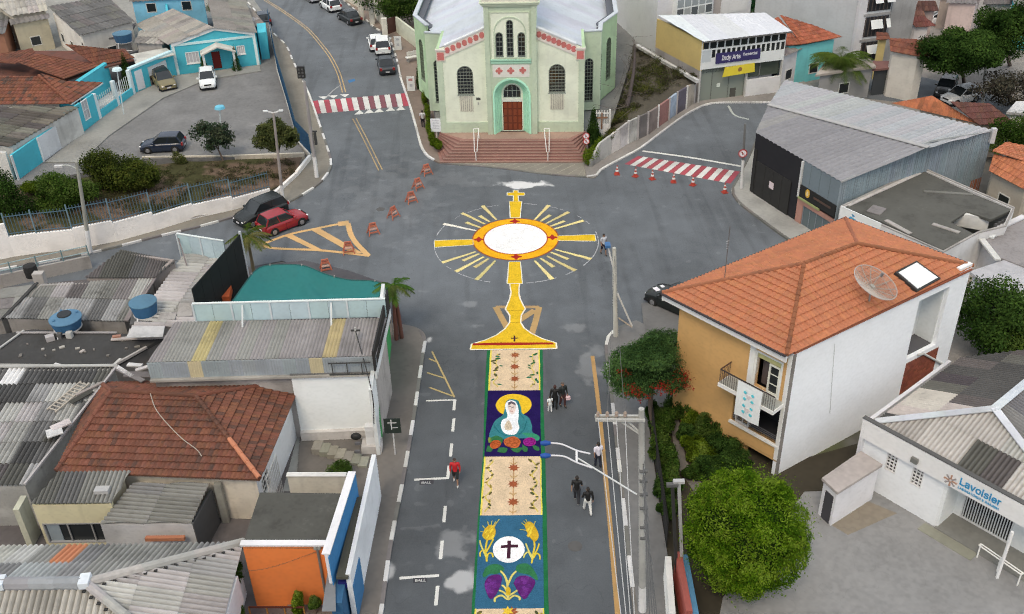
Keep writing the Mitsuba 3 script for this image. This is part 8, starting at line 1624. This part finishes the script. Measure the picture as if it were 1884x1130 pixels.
# ------------------------------------------------------------------ people
import manifold3d as m3
def hullchain(B, edge=.06, it=6):
    """One smooth body from bones (a, ra, b, rb)."""
    M = None
    for a, ra, b, rb in B:
        s = [trimesh.creation.icosphere(1, r).apply_translation(p) for p, r in ((a, ra), (b, rb))]; h = m3.Manifold.hull_points(np.vstack([x.vertices for x in s]))
        M = h if M is None else M + h
    M = M.refine_to_length(edge); q = M.to_mesh(); m = trimesh.Trimesh(q.vert_properties[:, :3], q.tri_verts, process=True); trimesh.smoothing.filter_taubin(m, iterations=it); return m
def person(label, foot, face, top, legs, h=1.70, hair=(.02, .015, .012), step=.22, arm=(.15, -.1), long_sleeve=False, shorts=False, skin=(.30, .17, .11), shoes=(.03, .03, .03), hold=None, lean=0.0, z0=0.0):
    k = thing('person', label, 'person'); foot = np.array([*foot[:2], z0], float); fd = np.array([math.cos(face), math.sin(face), 0]); sd = np.array([-fd[1], fd[0], 0]); s = h / 1.7
    def P(f, l, u): return foot + fd * (f + lean * u) * s + sd * l * s + UP * u * s
    hip, chest, neck, head = P(0, 0, .92), P(.01, 0, 1.30), P(.0, 0, 1.45), P(.03, 0, 1.59); B = [(hip, .125 * s, P(0, 0, 1.10), .115 * s), (P(0, 0, 1.10), .115 * s, chest, .135 * s), (chest, .12 * s, neck, .055 * s), (neck, .05 * s, P(.01, 0, 1.52), .05 * s), (P(.0, 0, 1.60), .092 * s, P(.035, 0, 1.56), .072 * s), (P(.08, 0, 1.57), .02 * s, P(.112, 0, 1.555), .014 * s)]
    for sg in (-1, 1): B += [(P(0, sg * .085, 1.575), .018 * s, P(0, sg * .098, 1.59), .016 * s)]
    limbs = {}
    for i, sg in enumerate((-1, 1)):
        st_ = step * (1 if sg > 0 else -1); kn, an = P(st_ * .55 + .04, sg * .10, .50), P(st_ if st_ > 0 else st_ - .05, sg * .10, .09 if st_ >= 0 else .13); hp = P(0, sg * .09, .90); toe = an + (fd * .17 - UP * .055) * s; limbs[sg] = (hp, kn, an, toe)
        B += [(hp, .088 * s, kn, .058 * s), (kn, .056 * s, an, .038 * s), (an, .038 * s, toe, .030 * s)]
        aw = arm[i]; sh = P(0, sg * .19, 1.38); el = P(aw * .4 - .03, sg * .25, 1.10); wr = P(aw, sg * .25, .88 + abs(aw) * .45); limbs[sg] += (sh, el, wr)
        B += [(P(0, sg * .08, 1.36), .07 * s, sh, .058 * s), (sh, .05 * s, el, .038 * s), (el, .036 * s, wr, .026 * s)]
        hd = (wr - el) / np.linalg.norm(wr - el); pm = wr + hd * .07 * s; B.append((wr, .024 * s, pm, .030 * s))
        for j in range(4): q = pm + fd * (.027 - .018 * j) * s; B.append((q, .0095 * s, q + hd * (.075, .085, .08, .06)[j] * s - sd * sg * .02 * s, .008 * s))
        B.append((wr + hd * .03 * s + fd * .03 * s, .010 * s, pm + fd * .055 * s, .009 * s))
    emit(fresh(k + '__body'), hullchain(B, .05), skin, 'plain', smooth=True)
    T = [(P(0, 0, .86), .145 * s, P(0, 0, 1.10), .135 * s), (P(0, 0, 1.10), .135 * s, P(.01, 0, 1.31), .155 * s), (P(.01, 0, 1.31), .14 * s, P(0, 0, 1.42), .085 * s)]
    for sg in (-1, 1):
        hp, kn, an, toe, sh, el, wr = limbs[sg]; T += [(P(0, sg * .08, 1.36), .085 * s, sh, .075 * s), (sh, .072 * s, el if long_sleeve else sh * .35 + el * .65, .058 * s)] + ([(el, .055 * s, wr, .040 * s)] if long_sleeve else [])
    part(k, 'top', hullchain(T), top, 'plain', smooth=True)
    Lg = [(P(0, 0, .84), .148 * s, P(0, 0, .96), .138 * s)]
    for sg in (-1, 1): hp, kn, an, toe, sh, el, wr = limbs[sg]; Lg += [(hp, .108 * s, kn, .078 * s)] + ([] if shorts else [(kn, .076 * s, an + UP * .02, .056 * s)]); part(k, 'shoe', hullchain([(an - UP * .03 * s, .052 * s, toe, .042 * s)], .05, 3), shoes, 'plain', smooth=True)
    part(k, 'shorts' if shorts else 'trousers', hullchain(Lg), legs, 'plain', smooth=True)
    part(k, 'hair', hullchain([(P(-.025, 0, 1.63), .094 * s, P(.03, 0, 1.665), .070 * s), (P(-.045, 0, 1.60), .075 * s, P(-.05, 0, 1.53), .05 * s)], .04, 4), hair, 'plain', smooth=True)
    for sg in (-1, 1): part(k, 'eye', trimesh.creation.icosphere(1, .011 * s).apply_translation(P(.100, sg * .032, 1.59)), (.02, .015, .012), 'plain')
    part(k, 'mouth', MB().beam(P(.098, -.022, 1.525), P(.098, .022, 1.525), .012 * s), (.24, .08, .07), 'plain')
    return k, limbs, P
N = math.pi / 2
person('person in a red jacket and dark shorts walking on the left lane', at(839, 889), -N, (.46, .015, .02), (.02, .02, .022), 1.72, hair=(.05, .03, .025), long_sleeve=True, shorts=True, arm=(.05, .08), shoes=(.5, .5, .5))
k, lm, _ = person('person in black standing left in the couple beside the praying woman panel', at(1021, 752), N - .2, (.012, .012, .014), (.012, .012, .014), 1.70, hair=(.05, .022, .018), long_sleeve=True, step=.06)
k, lm, _ = person('person in dark coat holding a pink bag, right in the couple', at(1035, 748), -N + .5, (.022, .024, .024), (.07, .03, .03), 1.76, hair=(.10, .085, .075), long_sleeve=True, step=.08, arm=(.25, .1))
bg = thing('bag', 'pale pink carrier bag held by the person in the dark coat', 'bag'); w = lm[1][6] + UP * -.08; part(bg, 'body', hullchain([(w - UP * .22 + [.10, 0, 0], .10, w - UP * .22 - [.10, 0, 0], .10), (w - UP * .34 + [.12, 0, 0], .10, w - UP * .34 - [.12, 0, 0], .10)], .06, 3), (.72, .52, .54), 'plain', smooth=True); part(bg, 'handle', MB().tube([w - UP * .14 + [.07, 0, 0], w + UP * .01, w - UP * .14 - [.07, 0, 0]], .012, 5), (.6, .4, .42), 'plain')
person('child dressed in white beside the couple in black', at(1012, 758), N + .3, (.74, .75, .76), (.70, .71, .72), 1.15, hair=(.03, .02, .018), step=.08, shoes=(.6, .6, .6))
person('person in a white shirt and dark trousers near the yellow edge line', at(1100, 859), N + .3, (.70, .68, .76), (.02, .025, .045), 1.70, step=.10)
person('person dressed all in black, left of the pair walking up the lane', at(1061, 924), N - .15, (.012, .012, .013), (.03, .032, .036), 1.78, step=.20, arm=(.2, -.1), shoes=(.4, .4, .4)); person('person in black top and white trousers, right of the walking pair', at(1081, 943), N + .2, (.012, .012, .014), (.70, .70, .69), 1.70, step=.26, long_sleeve=True, arm=(-.1, .2), shoes=(.6, .6, .6))
person('person in a pale shirt and black shorts at the right tip of the monstrance', at(1110, 468), -N + .4, (.46, .48, .54), (.012, .014, .025), 1.68, step=.2, shorts=True); person('person in a white top and black trousers on the pavement beside the church', at(779, 237), N, (.55, .53, .55), (.015, .014, .016), 1.70, step=.08, z0=.14)
# ------------------------------------------------------------------ barriers and cones
def barrier(label, x, y, a):
    k = thing('barrier', label, 'barrier', None); p = at(x, y); ex = np.array([math.cos(a), math.sin(a), 0]) * .8; ey = np.array([-ex[1], ex[0], 0]); OG = (.46, .15, .09); UP = np.array([0, 0, .82])
    for sg in (-1, 1):
        for o in (-.5, .5): part(k, 'leg', MB().beam(p + ex * o * 1.05 + ey * sg * .42, p + ex * o * .5 + UP * 1.1, .065), OG, 'paint', .2)
        for h, c in ((.28, OG), (.58, (.60, .40, .33)), (.85, OG)): w = .5 * 1.05 - .25 * h; q = p + ey * sg * .42 * (1 - h / 1.1) + UP * h; part(k, 'rail', MB().beam(q - ex * w, q + ex * w, .05, .12), jit(R_, c, .15), 'paint', .25)
    part(k, 'top_bar', MB().beam(p - ex * .32 + UP * 1.1, p + ex * .32 + UP * 1.1, .10), OG, 'paint', .2)
for i, (x, y, l) in enumerate(((785, 321, 'orange folding barrier nearest the church steps'), (769, 347, 'second orange barrier from the church, close to the third'), (757, 372, 'third orange barrier from the church'), (724, 400, 'fourth orange barrier from the church'), (687, 430, 'orange barrier between the row and the painted yellow triangle'), (642, 465, 'orange barrier standing inside the tip of the painted yellow triangle'), (600, 498, 'orange barrier on the pavement behind the green netting'))): barrier(l, x, y, (.6, .7, .5, .9, .4, .2, .3)[i])
for i, (x, y) in enumerate(((1135, 321), (1169, 325), (1200, 330), (1239, 335.5), (1274.5, 341), (1333, 354.5))):
    k = thing('traffic_cone', ('leftmost traffic cone before the right zebra crossing', 'second traffic cone from the left at the right crossing', 'third traffic cone from the left at the right crossing', 'fourth traffic cone from the left at the right crossing', 'fifth traffic cone, second from the right', 'rightmost traffic cone near the warehouse kerb')[i], 'traffic cone', 'traffic cones before the right crossing'); p = at(x, y)
    part(k, 'base', MB().box(p + UP * .03, (.46, .46, .06), i), (.36, .05, .035), 'paint'); fr = lambda h: .20 - .17 * h / .85
    for j, (h0, h1, c) in enumerate(((.06, .30, (.42, .055, .035)), (.30, .46, (.72, .72, .72)), (.46, .60, (.42, .055, .035)), (.60, .72, (.72, .72, .72)), (.72, .86, (.42, .055, .035)))): part(k, 'white_band' if j % 2 else 'cone', lathe([(fr(h0), h0), (fr(h1), h1), (0, h1 + .001)], p, 14), c, 'paint')
# ------------------------------------------------------------------ poles, wires, signs
def pole(label, base, top, r, white=0, col=(.32, .315, .30), cat='utility pole', key='utility_pole'):
    k = thing(key, label, cat); b, t = np.array(base, float), np.array(top, float); d = (t - b); L = np.linalg.norm(d); d = d / L
    part(k, 'shaft', MB().tube([b, t], [r, r * .7], 10), col, 'paint', .4, smooth=40)
    if white: part(k, 'white_base', MB().tube([b, b + d * white], [r * 1.08, r * 1.0], 10), (.72, .72, .71), 'paint', .3, smooth=40)
    return k, b, t, d
def toppx(b, x, y):
    """Point of a leaning pole over the base b that meets the survey mark (x, y): taken in the upright plane through b facing the camera."""
    F_ = Face(b[:2] - [1, 0], b[:2] + [1, 0], 0); u, v = F_.uv(x, y); return F_.P(u, v)
b = at(583, 326, .13); k, b, t, d = pole('tall concrete pole with white base beside the left zebra crossing', b, toppx(b, 560, 150), .16, 1.9); part(k, 'bracket', MB().beam(b + d * 4.2, b + d * 4.2 + [.5, 0, 0], .1), (.05, .05, .05), 'plain'); part(k, 'fuse_box', MB().box(b + d * 3.6 + [.32, -.1, 0], (.2, .25, 1.1)), (.04, .04, .045), 'plain')
tl = thing('traffic_light', 'black traffic light box on top of the tall pole by the left crossing', 'traffic light'); p = toppx(b, 554, 133); part(tl, 'housing', MB().box(p, (.6, .3, .95)), (.02, .02, .022), 'plain'); part(tl, 'mast', MB().beam(t, p - UP * .4, .1), (.5, .5, .5), 'metal'); [part(tl, 'lens', MB().box(p + [dx, -.16, dz], (.16, .03, .16)), (.09, .09, .09), 'gloss') for dx in (-.14, .14) for dz in (-.28, 0, .28)]
b = at(521, 371, .13); k, b, t, d = pole('slimmer pole with white base at the end of the white stepped wall', b, toppx(b, 503, 208), .13, 1.5, (.30, .28, .25)); [part(k, 'lamp_arm', MB().beam(t, t + [o, 0, .15], .08), (.6, .6, .6), 'plain') for o in (-.5, .5)]; [part(k, 'lamp_head', MB().box(t + [o, 0, .18], (.35, .18, .1)), (.66, .68, .68), 'plain') for o in (-.6, .6)]
b = at(166, 464, .13); k, b, t, d = pole('pole with tall white base and curved lamp arm by the street at left', b, toppx(b, 141, 298), .16, 1.9, (.30, .31, .27)); q = toppx(b, 108, 306); part(k, 'lamp_arm', MB().tube(smooth_line([t - UP * .6, (t + q) / 2 - UP * .1, q], 4), .05, 6), (.4, .42, .4), 'plain'); part(k, 'lamp_head', MB().box(q, (.6, .25, .14)), (.5, .52, .52), 'plain')
b = at(1133, 618, .13); k, b, t, d = pole('pale concrete pole with stay rods behind the flowering tree', b, toppx(b, 1130, 456), .17, 0, (.55, .55, .52)); part(k, 'stay', MB().beam(toppx(b, 1136, 540), toppx(b, 1163, 600), .1), (.62, .62, .61), 'paint'); part(k, 'stay', MB().beam(toppx(b, 1138, 585), toppx(b, 1163, 602), .06), (.5, .42, .33), 'paint'); part(k, 'lamp_arm', MB().tube([toppx(b, 1130, 500), toppx(b, 1119, 455)], .05, 6), (.7, .7, .7), 'plain'); part(k, 'blue_lamp_head', MB().box(toppx(b, 1118, 451), (.32, .5, .18)), (.05, .15, .33), 'plain'); part(k, 'white_box', MB().box(toppx(b, 1138, 638), (.5, .3, .5)), (.68, .67, .66), 'paint')
b = at(1182, 1123, .13); tp = toppx(b, 1180, 752); k, b, t, d = pole('near concrete pole with white base, crossarm and wires at right of the street', b, tp, .17, 1.6, (.42, .415, .40))
EP = k; ca, cb_ = toppx(b, 1095, 769), toppx(b, 1186, 770)
for o in (-.12, .12): part(k, 'crossarm', MB().beam(ca + UP * .0 + [0, o, 0], cb_ + [0, o, 0], .09, .12), (.50, .50, .48), 'paint', .3)
for x, y in ((1140, 782), (1150, 779)): part(k, 'brace', MB().beam(toppx(b, x, y - 8), toppx(b, 1179, y + 18), .06), (.5, .5, .49), 'paint')
for i, x in enumerate((1100, 1117, 1134, 1150)): part(k, 'insulator', lathe([(.05, 0), (.08, .06), (.05, .12), (.08, .18), (.04, .26), (0, .26)], toppx(b, x, 767), 8), (.30, .24, .20), 'plain')
for y in (862, 880, 905, 930, 965, 985): part(k, 'clamp', MB().box(b + d * (np.linalg.norm(toppx(b, 1181, y) - b)) + [.06, -.15, 0], (.34, .18, .08)), (.12, .12, .125), 'plain')
la1 = toppx(b, 1172, 910); zl = 8.0
j0 = at(1061, 842, zl); part(k, 'lamp_arm', MB().tube([la1, j0], .04, 6), (.56, .57, .58), 'plain', smooth=True)
for (L, hx) in (([(1086, 835), (1061, 829), (1035, 818), (1013, 815)], 994), ([(1090, 861), (1061, 851), (1038, 840), (1013, 838)], 994)):
    P_ = [at(x, y, zl) for x, y in L]; part(k, 'lamp_tube', MB().tube(smooth_line(P_, 5), .04, 6), (.60, .61, .62), 'plain', smooth=True); e = at(hx, L[-1][1] + 1, zl); part(k, 'blue_lamp_head', MB().tube([P_[-1], (P_[-1] + e) / 2, e], [.07, .13, .08], 8), (.012, .075, .30), 'plain', smooth=True)
part(k, 'lamp_tube', MB().tube([at(1061, 829, zl), at(1061, 851, zl)], .05, 6), (.70, .71, .72), 'plain')
wr_ = thing('overhead_wires', 'pale overhead wires running from the crossarm towards the bottom edge', 'wires')
for i, (x, y, x2) in enumerate(((1100, 766, 1152), (1117, 766, 1160), (1134, 768, 1166), (1150, 768, 1172), (1183, 850, 1200), (1185, 872, 1206), (1186, 890, 1212), (1184, 905, 1218))):
    a = toppx(b, x, y); e = at(x2, 1180, a[2]); e = a + (e - a) * 1.6; P_ = [a + (e - a) * s - UP * .5 * 4 * s * (1 - s) for s in np.linspace(0, 1, 14)]
    part(wr_, 'wire', MB().tube(P_, .014 if i < 4 else .018, 4), (.50, .51, .52) if i < 4 else (.10, .10, .10), 'plain')
    if i > 3: part(wr_, 'cable_loop', MB().tube([P_[s] + UP * (.10 * (-1) ** s) + [.06 * (-1) ** s, 0, 0] for s in range(5)], .016, 4), (.12, .12, .12), 'plain')
a0 = toppx(at(1133, 618, .13), 1131, 470)
for i, (x, y) in enumerate(((1117, 766), (1150, 768))): e = toppx(b, x, y); part(wr_, 'wire', MB().tube([a0 + (e - a0) * s - UP * .5 * 4 * s * (1 - s) for s in np.linspace(0, 1, 12)], .010, 4), (.12, .12, .12), 'plain')
b = at(1364, 346, .13); k, b, t, d = pole('slim pole with white base and round sign at the warehouse kerb', b, toppx(b, 1371, 228), .12, 2.5, (.16, .16, .16))
def round_sign(label, p, r=.33, n=np.array([0, -1., 0])):
    k = thing('traffic_sign', label, 'traffic sign'); F_ = Face(p[:2] - [1, 0], p[:2] + [1, 0], 0); q = Point(1, p[2]); part(k, 'disc', F_.plate(q.buffer(r, 12), .14, .16), (.46, .05, .05), 'paint', .1); part(k, 'face', F_.plate(q.buffer(r * .76, 12), .16, .168), (.74, .74, .75), 'paint', .1); part(k, 'bar', F_.plate(affinity.rotate(sbox(1 - r * .7, p[2] - r * .09, 1 + r * .7, p[2] + r * .09), -45), .168, .174), (.46, .05, .05), 'paint', .1); part(k, 'letter', F_.plate(sbox(1 - .05, p[2] - .14, 1 + .0, p[2] + .14), .1685, .172), (.02, .02, .02), 'paint'); return k
round_sign('round red-rimmed sign on the slim pole by the warehouse', toppx(b, 1366, 281), .36)
b = at(1082, 300, .1); p1 = toppx(b, 1078, 249); k, _, _, _ = pole('thin post carrying two round signs at the church steps', b, p1 + UP * .4, .04, 0, (.3, .3, .3), 'sign post', 'sign_post'); round_sign('upper round red-rimmed sign on the post by the church steps', p1, .3); round_sign('lower round red-rimmed sign on the post by the church steps', toppx(b, 1078.5, 259), .28)
def board(label, x, y, xt, yt, w, h, face, marks, z=.13, key='notice_board', back=None):
    k = thing(key, label, 'sign'); b = at(x, y, z); p = toppx(b, xt, yt); F_ = Face(p[:2] - [1, 0], p[:2] + [1, 0], 0); part(k, 'post', MB().tube([b, p], .04, 6), (.55, .55, .55), 'plain'); part(k, 'panel', F_.plate(sbox(1 - w / 2, p[2] - h / 2, 1 + w / 2, p[2] + h / 2), .05, .09), face, 'paint', .15)
    for dx, dz, mw, mh, c in marks: part(k, 'mark', F_.plate(sbox(1 + dx - mw / 2, p[2] + dz - mh / 2, 1 + dx + mw / 2, p[2] + dz + mh / 2), .09, .096), c, 'paint')
    return k
GRY = (.45, .47, .50)
board('white notice board on a post at the left corner of the church steps', 804, 266, 802, 230, .95, 1.25, (.74, .76, .78), [(0, .45 - .15 * i, .6 - .1 * (i % 2), .05, GRY) for i in range(6)])
for x, y, l, c in ((724, 57, 'white upright sign board farthest up the church pavement', GRY), (732, 92, 'white upright sign board beside the parked white cars', GRY), (756, 167, 'white sign board with red mark near the zebra crossing', (.45, .2, .2))): board(l, x, y, x, y - 12, .8, 1.7, (.72, .73, .74), [(0, .5, .4, .25, c), (0, -.1, .3, .3, GRY)])
k = board('square black sign seen from behind with white bracket on the left pavement', 727, 836, 722, 782, .9, 1.0, (.022, .028, .027), [(-.05, .1, .06, .7, (.6, .6, .6)), (0, .22, .5, .06, (.6, .6, .6)), (.15, -.12, .3, .05, (.55, .55, .55))])
bn = thing('bench', 'white bench on the brown pavement beside the church wall', 'bench'); p = at(763, 112, .13); part(bn, 'seat', MB().box(p + UP * .5, (2.0, .6, .1), .5), (.68, .68, .66), 'paint'); part(bn, 'backrest', MB().box(p + UP * .85 + [.1, .3, 0], (2.0, .1, .4), .5), (.66, .66, .64), 'paint'); [part(bn, 'leg', MB().box(p + UP * .22 + [o * .7, o * .4, 0], (.12, .5, .44), .5), (.3, .3, .3), 'paint') for o in (-1, 1)]
for x, y, xt, yt, l, c in ((408, 262, 404, 198, 'lamp post with pale blue cap in the parking lot', (.14, .46, .62)), (228, 212, 215, 128, 'tall slim lamp post with pale cap by the turquoise gate', (.55, .70, .75))):
    k = thing('lamp_post', l, 'lamp post'); b = at(x, y, ZL0); p = toppx(b, xt, yt); part(k, 'post', MB().tube([b, p], .05, 6), (.6, .68, .7), 'plain'); part(k, 'lamp_cap', lathe([(.1, -.1), (.48, -.08), (.40, .12), (.0, .26)], p, 16), c, 'plain', smooth=40)
b = at(1808, 192, 0); k, b, t, d = pole('grey lamp pole with curved arm beside the far street', b, toppx(b, 1815, 95), .14, 0, (.42, .42, .40), 'street lamp', 'street_lamp'); q = toppx(b, 1765, 92); part(k, 'lamp_arm', MB().tube(smooth_line([toppx(b, 1811, 128), toppx(b, 1796, 122), toppx(b, 1780, 100), q], 5), .06, 6), (.5, .5, .49), 'plain'); part(k, 'lamp_head', MB().box(q, (.8, .3, .15)), (.5, .5, .5), 'plain')
# cream street walls at the top, street railing and gate of the garden, shop flag board
ww = thing('wall', 'cream garden wall along the parked cars at the top of the street', 'wall')
for a, b in (((600, -22), (664, 16)), ((684, 22), (708, 52))): p, q = at(*a, .13), at(*b, .13); part(ww, 'face', MB().beam(p + UP * 1.0, q + UP * 1.0, .25, 2.0), (.62, .60, .50), 'paint', .3)
for x, y in ((664, 18), (684, 26), (708, 54)): part(ww, 'pillar', MB().box(at(x, y, 1.3), (.6, .6, 2.6)), (.66, .64, .56), 'paint', .3)
fence_bars(ww, at2(664, 18), at2(684, 26), .1, 2.2, .3, .06, (.2, .2, .19), 'gate_bar')
part(ww, 'brown_gate', MB().beam(at(711, 50, 1.0), at(728, 44, 1.0), .1, 1.8), (.10, .05, .04), 'paint'); part(ww, 'church_wall', MB().beam(at(730, 46, 1.0), at(774, 80, 1.0), .25, 2.0), (.58, .60, .48), 'paint', .3)
gf = thing('garden_railing', 'dark iron railing between the right pavement and the garden', 'fence'); L = [at2(*p) for p in ((1192, 742), (1204, 850), (1218, 950), (1226, 1010))]
for a, b in zip(L[:-1], L[1:]): fence_bars(gf, a, b, .1, 1.9, .16, .035, (.015, .015, .016)); part(gf, 'mesh_panel', MB().beam((*a, .75), (*b, .75), .03, 1.3), (.012, .013, .012), 'plain')
for x, y, xt, yt, l in ((1246, 1075, 1237, 892, 'dark gate post carrying a small lamp by the garden'), (1256, 1072, 1249, 886, 'pale gate pipe next to the dark gate post')):
    k = thing('gate_post', l, 'post'); b = at(x, y, .1); t = toppx(b, xt, yt); part(k, 'post', MB().beam(b, t, .14), (.03, .03, .03) if x < 1250 else (.36, .36, .36), 'paint'); part(k, 'cap', MB().box(t, (.5, .2, .14)), (.1, .1, .1) if x < 1250 else (.4, .4, .4), 'paint')
fb_ = thing('painted_wall', 'low white wall with red and blue painted end panels at the bottom right', 'wall')
for i, (xa, xb, c, z1) in enumerate(((1228, 1240, (.70, .70, .69), 1.6), (1246, 1252, (.36, .09, .07), 1.9), (1258, 1268, (.08, .24, .40), 1.7))): a, b = at(xa + (20 if i else 8), 1150, 1.0), at(xa, 1040, 1.0); part(fb_, ('white_panel', 'red_panel', 'blue_panel')[i], MB().beam(a * [1, 1, 0] + UP * z1 / 2, b * [1, 1, 0] + UP * z1 / 2, .28, z1), c, 'paint', .3)
# small marks on the road
for x, y in ((700, 385), (1058, 1005)): part(road, 'manhole_cover', lathe([(.36, -.01), (.36, .006), (0, .0062)], at(x, y), 20), (.10, .10, .10), 'paint', .4)
for x, y in ((646, 150), (1000, 0)): part(road, 'blue_patch', slab(gpoly([(640, 148), (652, 145), (654, 149), (642, 153)]), .001, .006), (.05, .17, .36), 'paint', .2) if y else None
for x, y in ((785, 887.5), (773, 1068)):
    part(road, 'dark_label', slab(gpoly([(x - 13, y - 4), (x + 13, y - 5), (x + 13, y + 3.5), (x - 13, y + 4.5)]), .001, .006), (.045, .045, .047), 'paint', .3); m = meshkit.text_mesh('BALL', .16, .003, True); m.apply_translation([*at2(x - 10, y + 2.8), .006]); part(road, 'white_letters', m, (.5, .5, .5), 'paint', .3)
